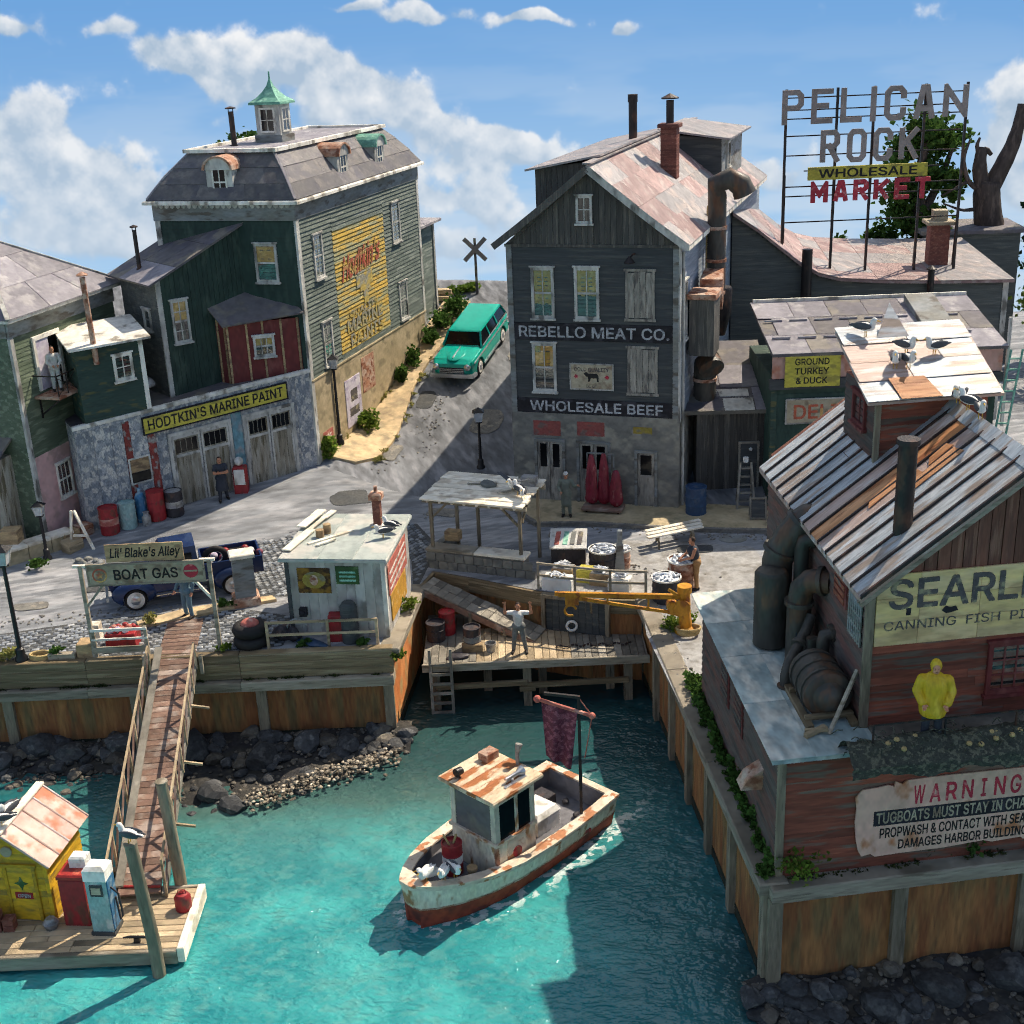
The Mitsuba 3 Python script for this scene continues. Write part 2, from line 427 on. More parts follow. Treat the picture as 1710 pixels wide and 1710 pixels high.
M('joint', '#3f4244', '#4b4c4a', s=(2, 2, 2), amp=.3)
M('kerb', '#75736d', '#62605b', '#8a8478', s=(2, 2, 2), amp=.22)
M('concrete', '#9a9a98', '#888886', '#7d7b76', s=(.9, .9, .9), soft2=.2, thr2=.6, sc2=4, amp=.3)
M('hill_soil', '#857c5c', '#6d6a48', '#9a8f6c', s=(.6, .6, .6), amp=.25)
M('charcoal_clap', '#454849', '#3c4041', '#50524f', ang=-18, s=(.4, 3, 4), thr=.5, amp=.2)
M('blue_clap', '#828c96', '#727b86', '#98a0a6', ang=72, s=(.4, 3, 4), amp=.15)
M('grey_clap', '#565a58', '#4b4f4e', '#63655f', s=(.4, 2, 4), amp=.2)
M('gable_board', '#4d4b47', '#42413e', '#5e5a52', s=(6, 6, .4), thr=.5, amp=.25, jit=.35)
M('grey_stone', '#75746e', '#63625d', '#868378', s=(.9, .9, .9), thr=.5, thr2=.56, amp=.22)
M('boarded', '#9a958a', '#837f76', '#5e5a55', s=(3, 3, .6), thr=.5, thr2=.6, amp=.3)
M('poster_red', '#8a4a44', '#7a423e', '#6e5a54', s=(2, 2, 2), thr2=.6, amp=.2)
M('poster_yellow', '#8d7c34', '#7f7238', '#77725c', s=(2, 2, 2), thr2=.6, amp=.2)
M('tin_pale', '#918d8c', '#807c7c', '#a1958f', ang=20, s=(1.6, .4, 1), thr=.5, thr2=.58, amp=.24, jit=.16, rough=.5)
M('tin_pink', '#987f7b', '#856c6a', '#a1928d', ang=20, s=(1.6, .4, 1), thr=.5, amp=.24, jit=.2, rough=.6)
M('tin_white', '#b2b7b9', '#9aa2a7', '#94867a', ang=6.5, s=(.5, 3, .6), thr=.5, thr2=.57, soft2=.12, amp=.28, jit=.1, rough=.42, metal=.12)
M('tin_rust', '#b98a64', '#a06c44', '#7d4a2a', ang=6.5, s=(.35, 3, .5), thr=.5, soft=.2, thr2=.6, soft2=.1, amp=.22, jit=.25, rough=.7)
M('tin_rosy', '#ae9a90', '#9c8274', '#b9b2ae', ang=6.5, s=(.4, 3, .6), thr=.5, amp=.16, jit=.15, rough=.5)
M('brick', '#74463a', '#633c34', '#82584a', s=(4, 4, 6), amp=.25, jit=.3)
M('red_clap', '#884b38', '#733f30', '#6b5a4e', ang=6.5, s=(.5, 3, 3), thr=.48, soft=.15, thr2=.6, soft2=.08, amp=.24, jit=.32)
M('grey_red_clap', '#5c534e', '#6b4c44', '#4b4642', ang=6.5, s=(3, .5, 3), thr=.5, soft=.15, amp=.24, jit=.3)
M('brown_board', '#6d4638', '#5d3d33', '#7d5a4a', ang=6.5, s=(6, 6, .5), thr=.5, amp=.22, jit=.3)
M('lean_roof', '#9fb0ae', '#86999a', '#c0c2b8', ang=6.5, s=(1, .5, .5), thr=.45, soft=.2, thr2=.56, soft2=.14, sc2=2.6, amp=.34, rough=.5)
M('searle_yellow', '#dcc284', '#cfb688', '#b89e72', ang=6.5, s=(.6, .6, 1.6), thr=.5, soft=.1, thr2=.6, amp=.16)
M('warn_board', '#dcb29e', '#cfb09a', '#b4744a', ang=6.5, s=(1.2, 1.2, .7), thr=.5, thr2=.7, amp=.14)
M('quay_timber', '#7a6a50', '#675a44', '#8a7c62', s=(.35, .35, 4), thr=.5, thr2=.6, amp=.26, jit=.3)
M('pale_timber', '#9a9282', '#857c6c', '#6e6656', s=(.5, .5, 3), thr=.5, thr2=.62, amp=.22, jit=.22)
M('post_timber', '#837967', '#6f6655', '#5d5546', s=(4, 4, .5), thr=.5, amp=.22, jit=.2)
M('rust_panel', '#94683e', '#7d4e2e', '#6d5a3a', s=(2.2, 2.2, .3), thr=.5, soft=.2, thr2=.58, soft2=.15, sc2=1.8, amp=.34)
M('orange_panel', '#c98650', '#b86e3c', '#a98a5c', s=(1, 1, .5), thr=.5, soft=.18, thr2=.6, amp=.2)
M('weed', '#2b2f22', '#1f231c', '#3d3a2c', s=(2, 2, 2), amp=.3)
M('dock_plank', '#b3a183', '#9c8a6e', '#7f725c', s=(.5, .5, 2), thr=.5, amp=.22, jit=.35)
M('grey_plank', '#79756b', '#67635a', '#8d887c', s=(1, 1, 1), amp=.22, jit=.35)
M('brown_plank', '#7d6456', '#6b5348', '#92847a', s=(1, 1, 1), thr=.5, thr2=.6, amp=.25, jit=.35)
M('white_plank', '#e6dfcd', '#d8cfba', '#bdb19c', s=(1, 1, 1), thr2=.6, amp=.16, jit=.12)
M('rock_dark', '#3e4042', '#2e3032', '#555655', s=(2.2, 2.2, 2.2), thr=.5, thr2=.62, amp=.35, jit=.4)
M('rock_brown', '#5a554c', '#474440', '#6d675b', s=(2.2, 2.2, 2.2), amp=.3, jit=.4)
M('mud', '#33322e', '#26262a', '#4a463e', s=(1.5, 1.5, 1.5), amp=.35)
M('shell', '#857b6a', '#645c50', '#b4aa98', s=(4, 4, 4), thr2=.6, amp=.3, jit=.9)
M('seabed', '#4f5a50', '#3d4640', s=(1, 1, 1))
M('hull_white', '#cdc5b2', '#bfb49c', '#96704c', ang=45, s=(2.2, 2.2, .8), thr=.5, thr2=.62, soft2=.08, sc2=1.7, amp=.22)
M('hull_red', '#7d3526', '#8d4028', '#5c2c24', ang=45, s=(1.2, 1.2, 1), thr=.5, thr2=.6, amp=.25)
M('boat_deck', '#cfc2ae', '#bfae98', '#a5714e', ang=45, s=(1.4, 1.4, 1.4), thr=.55, thr2=.62, soft2=.04, amp=.15)
M('boat_roof', '#d2c0a4', '#c4ac8e', '#9c6138', ang=45, s=(1.6, 3.4, 1), thr=.5, thr2=.58, soft2=.06, sc2=1.0, amp=.2)
M('boat_grey', '#6d6d72', '#5a5a5e', s=(1, 1, 1), amp=.2)
M('gull_white', '#dcdcd8', '#cfcfca', s=(2, 2, 2), amp=.05)
M('gull_grey', '#4c5056', '#3a3d42', s=(2, 2, 2), amp=.1)
M('beak', '#c79a3a')
M('car_green', '#12a592', '#149a8a', s=(.5, .5, .5), amp=.06, jit=.02, rough=.2)
M('chrome', '#c4c8cc', '#b0b4b8', amp=.05, rough=.2, metal=.8)
M('tyre', '#1c1b1b', '#262424', amp=.2)
M('blue_truck', '#1b2c52', '#182848', '#2a3a5a', s=(1, 1, 1), amp=.12, rough=.3)
M('white_paint', '#d9d8d2', '#c8c6be', '#a8a498', s=(1.5, 1.5, .8), thr=.6, amp=.1)
M('shack_white', '#b4b2ac', '#9d9a92', '#84807a', s=(1, 1, .5), thr=.5, amp=.14)
M('shack_roof', '#a3aaa4', '#8f9993', '#b4b3aa', s=(.8, .8, .8), thr2=.58, amp=.13)
M('drum_red', '#98282c', '#86262a', '#6a3a30', s=(2.5, 2.5, 1.2), thr=.55, thr2=.63, amp=.18, rough=.5)
M('drum_dark', '#2d2c30', '#38343a', '#4c3a34', s=(2.5, 2.5, 1.2), amp=.25, rough=.55)
M('drum_blue', '#2f4a68', '#294060', '#46566a', s=(2.5, 2.5, 1.2), amp=.2, rough=.5)
M('drum_teal', '#8aa8a6', '#7a9896', '#a8b0ac', s=(2.5, 2.5, 1.2), amp=.2, rough=.55)
M('galv', '#9c9c98', '#84848a', '#6a6866', s=(2.5, 2.5, 2.5), amp=.2, rough=.4, metal=.3)
M('crate', '#a8906c', '#92795a', '#7c6850', s=(1.5, 1.5, 3), thr=.5, amp=.22, jit=.25)
M('fish', '#b9c0c6', '#8d959e', '#dfe2e4', s=(6, 6, 6), thr2=.55, amp=.3, jit=.5, rough=.3)
M('crane_yellow', '#c28a26', '#b0761e', '#8d5420', s=(3, 3, 1.2), thr=.52, thr2=.63, amp=.18, rough=.5)
M('rope', '#b09a6a', '#978356', s=(8, 8, 8), amp=.25)
M('meat', '#6d1a2a', '#842a38', '#a06a64', s=(3, 3, 1), thr=.5, thr2=.7, amp=.3, rough=.4)
M('skin', '#c08a6c', '#b57e62', s=(3, 3, 3), amp=.08)
M('hair', '#2e221c', '#3c2c22', amp=.2)
M('cloth_grey', '#6e716e', '#5c5f5e', s=(3, 3, 3), amp=.15)
M('cloth_dark', '#2a2f38', '#343842', s=(3, 3, 3), amp=.2)
M('cloth_blue', '#5a7482', '#4d6674', s=(3, 3, 3), amp=.15)
M('cloth_white', '#cfcfca', '#b9b9b4', s=(3, 3, 3), amp=.1)
M('cloth_tan', '#b08a5c', '#9c784e', s=(3, 3, 3), amp=.15)
M('cloth_sage', '#787f72', '#6a7066', s=(3, 3, 3), amp=.12)
M('raincoat', '#cfae22', '#bd9a1e', '#d9bc3c', s=(4, 4, 1), amp=.14, rough=.5)
M('boot', '#26221f', '#302a26', amp=.15)
M('shed_yellow', '#c39a1e', '#ae8a22', '#8d7630', s=(1, 1, 2), thr=.52, thr2=.62, amp=.2, jit=.2)
M('tin_pinkish', '#c9aa9e', '#b98f82', '#a8603c', ang=-8, s=(1, .8, .6), thr=.5, thr2=.63, amp=.16, jit=.15, rough=.5)
M('pump_blue', '#3a7298', '#31648a', '#7d98a8', s=(2, 2, 2), amp=.15, rough=.35)
M('pump_red', '#a03028', '#8a2a26', '#b8604c', s=(2, 2, 2), amp=.15, rough=.4)
M('net', '#6d3444', '#5a2c3c', '#86505c', s=(5, 5, 5), thr=.5, thr2=.55, soft2=.05, amp=.4)
M('net_grey', '#3e4238', '#33362f', '#5d5e4e', s=(6, 6, 6), thr=.5, thr2=.56, soft2=.04, amp=.4)
M('lamp_glass', '#b5b8ba', '#a4a8aa', rough=.15)
M('bark', '#4a403a', '#3a322e', '#5c5048', s=(2.5, 2.5, .6), thr=.5, thr2=.6, amp=.3)
M('leaf', (.055, .11, .025), (.08, .15, .035), (.035, .07, .02), s=(.7, .7, .7), thr=.5, jit=.6)
M('leaf_dark', (.02, .045, .02), (.03, .06, .028), s=(.7, .7, .7), jit=.6)
M('leaf_lime', (.13, .2, .03), (.1, .17, .03), (.2, .23, .05), s=(1.5, 1.5, 1.5), jit=.5)
M('straw', (.3, .27, .1), (.2, .22, .06), s=(2, 2, 2), jit=.4)
M('moss', (.035, .05, .02), (.05, .065, .025), (.09, .09, .03), s=(2, 2, 2), jit=.5)
M('ochre_poster', '#6d4c1c', '#8d6a24', '#3c2a18', s=(2, 2, 2), thr=.5, thr2=.56, amp=.25)
M('green_poster', '#3a5a30', '#2f4a2c', '#5a7048', s=(3, 3, 3), amp=.2)
M('pink_poster', '#b06a5c', '#a85a50', '#c49484', s=(2, 2, 2), thr=.5, amp=.2)
M('gold_poster', '#b88a34', '#a87c30', '#c4a468', s=(2, 2, 2), thr=.5, amp=.2)
M('poster_white', '#d2ccd2', '#bcb4c4', '#a89cb4', s=(2, 2, 2), thr=.52, amp=.12)

# ---------------------------------------------------------------- sky backdrop beyond the hill, water, ground
CLOUDS = [  # azimuth (rad), height (m at 160 m), half-widths, strength
    (-.36, -9, .06, 5, 1.0), (-.32, -12, .05, 4.5, 1.0), (-.285, -17, .06, 3.5, .9), (-.34, -20, .08, 4.5, .8), (-.25, -21, .05, 2.6, .7), (-.225, -2, .035, 2.8, .95), (-.18, -3.3, .05, 4, 1.1),
    (-.13, -4, .05, 4.4, 1.15), (-.09, -6.8, .046, 4, 1.05), (-.05, -11, .036, 3.3, 1.0), (-.015, -14.5, .034, 2.8, 1.0), (.02, -13.5, .028, 2.4, .95), (.055, -16, .03, 2, .8), (-.02, -19.5, .055, 3.5, .9),
    (-.07, -18, .03, 2.5, .7), (-.035, -26, .06, 2.2, .7), (-.15, -10, .05, 2.2, .6), (-.04, 1.8, .042, 1.5, .95), (.03, 1.1, .038, 1.2, .9), (.09, -.8, .013, 1.2, .8), (-.09, 3.2, .03, 1, .6),
    (-.335, 1.6, .03, 1.9, .75), (-.265, .8, .035, 1.3, .6), (-.43, 0, .06, 3, .8), (.372, -10, .024, 4.5, 1.0), (.36, -17, .03, 4.5, .9), (.39, -21, .04, 3.5, .8), (.205, -17, .028, 2.6, .75), (.19, -24.5, .04, 2.2, .6),
    (.45, -8, .05, 6, 1.0), (-.52, -12, .08, 6, .9), (.60, -14, .09, 5, .8), (-.75, -8, .1, 5, .8), (.8, -6, .1, 5, .8), (-1.0, -12, .12, 5, .8), (1.05, -10, .12, 6, .8)]

def backdrop(p, n, uv):
    az = dr.atan2(p.x, p.y)
    h = p.z - 17.0
    x, y = az * 34.0, h * 0.22
    w1 = fbm(x * 0.4 + 3, y * 0.4, 1.5, 4) - .5
    w2 = fbm(x * 0.4 + 13, y * 0.4, 8.5, 4) - .5
    az2, h2 = az + w1 * 0.06, h + w2 * 9.0
    b = mi.Float(0)
    top = mi.Float(0)
    for a, hh, ra, rh, k in CLOUDS:
        q = dr.square((az2 - a) / ra) + dr.square((h2 - hh) / rh)
        e = k * dr.exp(-q * 1.5)
        b += e
        top += e * (h2 - hh) / rh
    det = fbm(x, y, 4.2, 6)
    det2 = fbm(x + .28, y + .5, 4.2, 6)
    fine = fbm(x * 3.1, y * 3.1, 2.2, 5)
    body = b + (det - .5) * 1.5 + (fine - .5) * .35
    cover = smoothstep(.32, .64, body)
    wisp = smoothstep(.25, .75, body) * .45
    lit = dr.clip(.36 + (det - det2) * 2.4 + .42 * dr.clip(top / dr.maximum(b, .2), -1., 1.) + (fine - .5) * .9, 0, 1)
    blue = mix((.40, .62, .86), (.16, .375, .72), smoothstep(-30., 8., h))
    white = mix((.40, .52, .66), (.90, .91, .92), lit)
    low = smoothstep(4., -30., h)
    white = mix(white, (.55, .67, .80), .5 * low)
    veil = mix(blue, (.60, .71, .83), low * smoothstep(.35, .65, fbm(x * .35, y * 1.5, 9., 5)) * .75)
    return mix(veil, white, dr.maximum(cover, wisp)) * 0.25

def sky_wall(R=160.0, z0=-75.0, z1=36.0, a0=-1.35, a1=1.35, n=56):
    V, U, F = [], [], []
    for i in range(n + 1):
        t = a0 + (a1 - a0) * i / n
        for j, z in enumerate((z0, z1)):
            V.append([R * math.sin(t), R * math.cos(t), z]); U.append([i / n, j])
    for i in range(n):
        a = 2 * i
        F += [[a, a + 1, a + 3], [a, a + 3, a + 2]]
    return np.array(V), np.array(F), np.array(U)

V_, F_, U_ = sky_wall()
scene['sky'] = mikit.ply((V_, F_[:, ::-1]), {'type': 'diffuse', 'reflectance': {'type': 'rgb', 'value': 0.0}}, uv=U_, emitter={'type': 'area', 'radiance': mikit.proc(backdrop)})
labels['sky'] = {'kind': 'structure'}

WZ = -2.9

def water_colour(p, n, uv):
    a = fbm(p.x * .5, p.y * .5, 3., 4)
    b = fbm(p.x * 3.3 + 4, p.y * 4.6, 1., 4)
    deep = mix((.02, .22, .235), (.055, .36, .35), smoothstep(.3, .7, a))
    deep = mix(deep, (.10, .30, .28), .5 * smoothstep(.42, .8, b))
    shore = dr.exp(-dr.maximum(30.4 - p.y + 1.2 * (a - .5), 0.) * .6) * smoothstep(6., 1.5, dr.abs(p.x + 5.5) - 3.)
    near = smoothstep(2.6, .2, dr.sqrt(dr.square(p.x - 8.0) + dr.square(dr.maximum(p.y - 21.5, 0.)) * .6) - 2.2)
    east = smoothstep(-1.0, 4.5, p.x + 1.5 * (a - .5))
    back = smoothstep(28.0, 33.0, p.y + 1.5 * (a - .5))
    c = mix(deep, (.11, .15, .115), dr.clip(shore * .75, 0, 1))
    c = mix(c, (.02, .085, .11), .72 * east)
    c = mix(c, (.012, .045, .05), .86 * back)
    # foam: a broken white line along the hull, in its wake and at the rocks
    lx, ly = (p.x + 2.9) * .6997 + (p.y - 25.05) * .7145, (p.y - 25.05) * .6997 - (p.x + 2.9) * .7145
    hull_d = dr.abs(ly) - 1.16 * dr.sqrt(dr.clip(lx * .34, 0., 1.)) + dr.maximum(lx - 6.4, 0.) * .25
    lace = fbm(p.x * 5.5, p.y * 7.5, 4., 4)
    wake = smoothstep(.55, .05, dr.abs(hull_d - .15)) * smoothstep(-.3, .3, lx) * smoothstep(9., 6., lx)
    c = mix(c, (.62, .72, .70), .8 * smoothstep(.56, .66, lace + .10 * wake - .03) * wake)
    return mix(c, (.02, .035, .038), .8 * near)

def water_ripples(p, n, uv):
    w = fbm(p.x * 1.3, p.y * 1.3, 2., 2) * 1.4
    r = 1 - dr.abs(fbm(p.x * 3.4 + w, p.y * 6.2 - w, 5., 3) - .5) * 2
    return r * r * .028 + fbm(p.x * 13., p.y * 19., 7., 2) * .012

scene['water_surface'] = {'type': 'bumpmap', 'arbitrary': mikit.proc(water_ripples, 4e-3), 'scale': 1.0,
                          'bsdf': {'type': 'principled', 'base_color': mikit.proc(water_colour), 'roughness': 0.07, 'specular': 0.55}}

def water_mesh():
    xs = np.concatenate([np.linspace(-60, -17, 14), np.arange(-16.5, 13.0, .09), np.linspace(14, 70, 14)])
    ys = np.concatenate([np.linspace(-30, 17, 12), np.arange(18.0, 36.6, .09), np.linspace(37.5, 41, 3)])
    X, Yy = np.meshgrid(xs, ys)
    P = np.stack([X, Yy, 0 * X], -1)
    amp = 0.8 + 0.9 * np.clip((X - .5) / 4, 0, 1)
    w = meshkit.fbm(P * [1.1, 1.7, 1] + meshkit.fbm(P * .9, 2, 5)[..., None] * 1.2, 2, 1) - .5
    w2 = 1 - np.abs(meshkit.fbm(P * [2.6, 4.4, 1] + [3, 1, .4], 2, 2) - .5) * 4
    w3 = meshkit.fbm(P * [7., 10., 1] + [1, 7, 2.], 2, 3) - .5
    z = WZ + .10 * w * amp + .022 * w2 * amp + .03 * w3
    m, n = X.shape
    i, j = np.meshgrid(np.arange(m - 1), np.arange(n - 1), indexing='ij')
    a = (i * n + j).ravel()
    return np.column_stack([X.ravel(), Yy.ravel(), z.ravel()]), np.vstack([np.column_stack([a, a + 1, a + n + 1]), np.column_stack([a, a + n + 1, a + n])])

WM_ = water_mesh()
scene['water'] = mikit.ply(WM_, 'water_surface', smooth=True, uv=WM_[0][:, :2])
labels['water'] = {'kind': 'structure'}
setting('seabed', bx(-70, 70, -30, 45, -6.4, -6.0), 'seabed')

INLET = [(-3.7, 33.95), (-3.12, 38.6), (-2.75, 39.7), (-1.5, 39.05), (.7, 37.75), (2.4, 37.0), (3.95, 36.75), (3.83, 34.21)]
QUAY = [(-70, 33.9)] + INLET + [(5.01, 22.2), (10.64, 22.9), (70, 30.2), (70, 24.7)]

def s_line(x):  # the foot of the hill
    return 46.5 - (x + 2.5) * .29 / .957

flat = Polygon(QUAY + [(70, s_line(70)), (-70, s_line(-70))]) if False else Polygon([(-70, 33.9)] + INLET + [(5.01, 22.2), (10.64, 22.9), (70, 30.2), (70, 75), (9, 75), (9, s_line(9)), (-70, s_line(-70))])
setting('street', flat_poly(flat, 0.0), 'asphalt_side')

def apron():
    xs, ys = np.linspace(-18, -3.5, 90), np.linspace(40.5, 52, 70)
    X, Yy = np.meshgrid(xs, ys)
    z = shop_ramp(X, Yy)
    z = np.where(z > .004, z + .012, -.05)
    m, n = X.shape
    i, j = np.meshgrid(np.arange(m - 1), np.arange(n - 1), indexing='ij')
    k = (i * n + j).ravel()
    return np.column_stack([X.ravel(), Yy.ravel(), z.ravel()]), np.vstack([np.column_stack([k, k + 1, k + n + 1]), np.column_stack([k, k + n + 1, k + n])])
setting('shop_forecourt', apron(), 'asphalt_side', smooth=True)

def hill_mesh():
    a = np.concatenate([np.linspace(-60, -12, 14), np.linspace(-10, 12, 40)])
    b = np.concatenate([np.linspace(0, 26, 80), np.linspace(27, 34, 8), [36, 40, 46, 60]])
    A, B = np.meshgrid(a, b)
    x = -2.5 + A * .957 + B * .29
    y = 46.5 - A * .29 + B * .957
    z = gz(x, y) - np.maximum(B - 20.5, 0) * .55
    z += np.where(np.abs(A - 1.0) > 4.2, .12 * (meshkit.fbm(np.stack([x, y, 0 * x], -1) * .8, 3) - .5), 0) * np.clip(B / 4, 0, 1)
    m, n = A.shape
    i, j = np.meshgrid(np.arange(m - 1), np.arange(n - 1), indexing='ij')
    k = (i * n + j).ravel()
    return np.column_stack([x.ravel(), y.ravel(), z.ravel()]), np.vstack([np.column_stack([k, k + 1, k + n + 1]), np.column_stack([k, k + n + 1, k + n])])

setting('hill', hill_mesh(), 'asphalt', smooth=True)

def strip(fa, fb, ts, dz, mat, name, th=.14, kind='structure'):
    """A paved strip that follows the ground between the lines fa(t) and fb(t)."""
    V = []
    for t in ts:
        for q in (fa(t), fb(t)):
            V.append([*q, float(gz(*q)) + dz])
    n = len(ts)
    V = np.array(V); W = V - [0, 0, th + .3]
    F = []
    for i in range(n - 1):
        a = 2 * i
        F += [[a, a + 1, a + 3], [a, a + 3, a + 2], [a + 1, a + 1 + 2 * n, a + 3 + 2 * n], [a + 1, a + 3 + 2 * n, a + 3], [a, a + 2, a + 2 + 2 * n], [a, a + 2 + 2 * n, a + 2 * n]]
    return setting(name, (np.vstack([V, W]), np.array(F + [[0, 2 * n, 2 * n + 1], [0, 2 * n + 1, 1]])), mat)

A0, AB, AX = np.array([-7.62, 48.6]), np.array([.29, .957]), np.array([.957, -.29])
strip(lambda t: A0 + AB * t - AX * .3, lambda t: A0 + AB * t + AX * (1.75 + .25 * math.sin(t * .5) - .05 * t + (0 if t > 1.5 else (t - 1.5) * .5)), np.linspace(.6, 17, 18), .13, 'sand_walk', 'pavement')
setting('pavement', poly_prism([(.05, 45.6), (.35, 44.6), (.9, 43.5), (2.6, 43.35), (6.2, 42.35), (9.9, 41.7), (14, 41.2), (18, 41.5), (18, 56), (7, 52), (.2, 46.4)], -.1, .14), 'tan_stone')
setting('kerb', cat([bar((a[0], a[1], .06), (b[0], b[1], .06), .16, .19) for a, b in zip([(.0, 45.6), (.3, 44.55), (.88, 43.42), (2.6, 43.27), (6.2, 42.27)], [(.3, 44.55), (.88, 43.42), (2.6, 43.27), (6.2, 42.27), (9.9, 41.62)])]), 'kerb')
# the paler worn lane along the shop fronts and the light ground by the fish drums
setting('yard', flat_poly(Polygon([(2.0, 40.9), (3.9, 41.7), (6.0, 41.3), (8.2, 40.6), (8.5, 38), (6.6, 33.2), (5.3, 32.5), (4.2, 34.4), (4.1, 36.9), (2.3, 37.3), (1.2, 38.6)]), .004), 'concrete')
setting('wharf_edge', flat_poly(Polygon([(3.95, 34.3), (5.5, 34.6), (6.2, 32), (5.4, 22.9), (5.05, 22.3), (4.5, 28.5)]), .008), 'concrete')

def cobbles(poly, ang, w=.27, d=.17, z=.0, seed=1, herring=False):
    g = np.random.default_rng(seed)
    a = math.radians(ang); ca, sa = math.cos(a), math.sin(a)
    x0, y0, x1, y1 = poly.bounds
    cx, cy = (x0 + x1) / 2, (y0 + y1) / 2
    R = max(x1 - x0, y1 - y0) * .75
    ms, rr = [], []
    prep = poly
    nrow = int(2 * R / d)
    for r in range(nrow):
        v = -R + r * d
        off = (r % 2) * w / 2 + g.normal(0, .02)
        for c in range(int(2 * R / w)):
            u = -R + c * w + off
            x, y = cx + u * ca - v * sa, cy + u * sa + v * ca
            if not prep.contains(Point(x, y)): continue
            hw, hd = w / 2 - .024, d / 2 - .021
            k = (1, .8)[int(g.random() < .3)]
            zz = z + .035 + g.normal(0, .009)
            m = cham(-hw * k, hw * k, -hd, hd, z - .03, zz, .022)
            b = a + g.normal(0, .07)
            ms.append(move(rotz(m, math.degrees(b)), (x, y, 0))); rr.append(np.full(len(m[0]), g.random()))
    return cat(ms), np.concatenate(rr)

CB1 = Polygon([(-12.6, 41.6), (-10.8, 42.6), (-9.4, 43.6), (-6.0, 44.4), (-3.6, 44.1), (-2.95, 42.4), (-3.0, 40.2), (-3.25, 38.6), (-3.45, 40.9), (-6.5, 40.9), (-6.95, 38.2), (-8.6, 38.3), (-9.6, 40.3)])
CB2 = Polygon([(-17.5, 34.3), (-10.9, 34.35), (-9.2, 34.4), (-7.1, 34.6), (-7.1, 36.5), (-8.5, 37.1), (-10.2, 37.2), (-13.0, 36.9), (-17.5, 35.7)])
for i, (poly, ang, sd) in enumerate(((CB1, 58, 1), (CB2, 12, 2))):
    setting('cobbled_ground' if i == 0 else 'cobbled_quay', flat_poly(poly.buffer(.1), .006), 'joint')
    m, rr = cobbles(poly, ang, seed=sd)
    k = ('cobbled_ground' if i == 0 else 'cobbled_quay') + '__cobblestone'
    stuff(put(k, m, 'cobble', r=rr))

# ---------------------------------------------------------------- quay walls
def quay_wall(name, fr, u0, u1, posts, top=0.0, cap=(.0, -.3), bottom=-3.4, upper=None, panel='rust_panel', label=''):
    k = thing(name, label, 'wall')
    z0 = cap[1]
    put(k + '__core', fr.b(u0 + .3, u1 - .4, .12, .8, bottom, top - .01), 'weed')
    put(k + '__tide_band', fr.b(u0, u1, .045, .12, bottom, WZ + .32), 'weed')
    ps = [u0] + list(posts) + [u1]
    for a, b in zip(ps[:-1], ps[1:]):
        if b - a > .3: put(k + '__panel', fr.b(a + .005, b - .005, .06, .12, bottom, z0 - .002), panel)
    for q in posts:
        put(k + '__post', fr.m(cham(q - .15, q + .15, -.1, .06, bottom, z0 - .003, .01)), 'post_timber')
    n = max(1, int((u1 - u0) / 4.2)); st = (u1 - u0) / n
    for i in range(n):
        t = rng.normal(0, .01, 2)
        put(k + '__cap_beam', fr.m(cham(u0 + i * st + .006, u0 + (i + 1) * st - .006, -.2 + t[0], .42, cap[1], cap[0] + t[1], .03)), 'pale_timber')
    if upper:
        for a, b in upper:
            for i in range(n):
                put(k + '__timber', fr.m(cham(u0 + i * st + .006, u0 + (i + 1) * st - .006, .0 + rng.normal(0, .012), .3, a + .006, b - .006, .02)), 'quay_timber')
    return k

QL = Fr((-40, 33.95), (1, 0))
KL = quay_wall('left_quay_wall', QL, 0, 36.3, [24.75 - 3.8 * i for i in range(6)][::-1] + [28.55, 32.3, 36.1], cap=(-.78, -1.08), upper=((-.76, -.5), (-.5, -.24), (-.24, .06)),
               label='long timber and rust brown quay wall below the gas shack and boat gas sign')
QI = Fr((-3.7, 33.95), (.58, 4.65))
KI = quay_wall('inlet_wall', QI, 0, 4.7, [], cap=(.03, -.2), panel='orange_panel', label='sunlit orange rust sheet side wall of the boat inlet below the gas shack')
QR = Fr((3.95, 36.75), (1.08, -14.55))
KR = quay_wall('right_quay_wall', QR, 0, 14.6, [2.5, 4.8, 7.0, 9.3, 11.6, 14.4], cap=(.05, -.22), label='tall timber quay wall running from the boat inlet along the red cannery')
QF_ = Fr((5.03, 22.2), (.992, .123))
KF = quay_wall('front_quay_wall', QF_, 0, 12, [.14, 2.9, 5.75, 8.7], cap=(.02, -.3), label='rust brown panelled quay wall with pale cap beam under the warning sign')
# back of the inlet: a rusty wall under the market stand
kb = thing('inlet_back_wall', 'rusty brown retaining wall at the back of the boat inlet, behind the plank ramp', 'wall')
bp = INLET[1:7]
for a, b in zip(bp[:-1], bp[1:]):
    d = np.array(b) - a; f = Fr(a, d); L = np.linalg.norm(d)
    put(kb + '__panel', f.b(0, L, .0, .5, -3.4, -.52), 'rust_panel')
    put(kb + '__cap_beam', f.b(-.05, L + .05, -.1, .45, -.5, -.02), 'quay_timber')

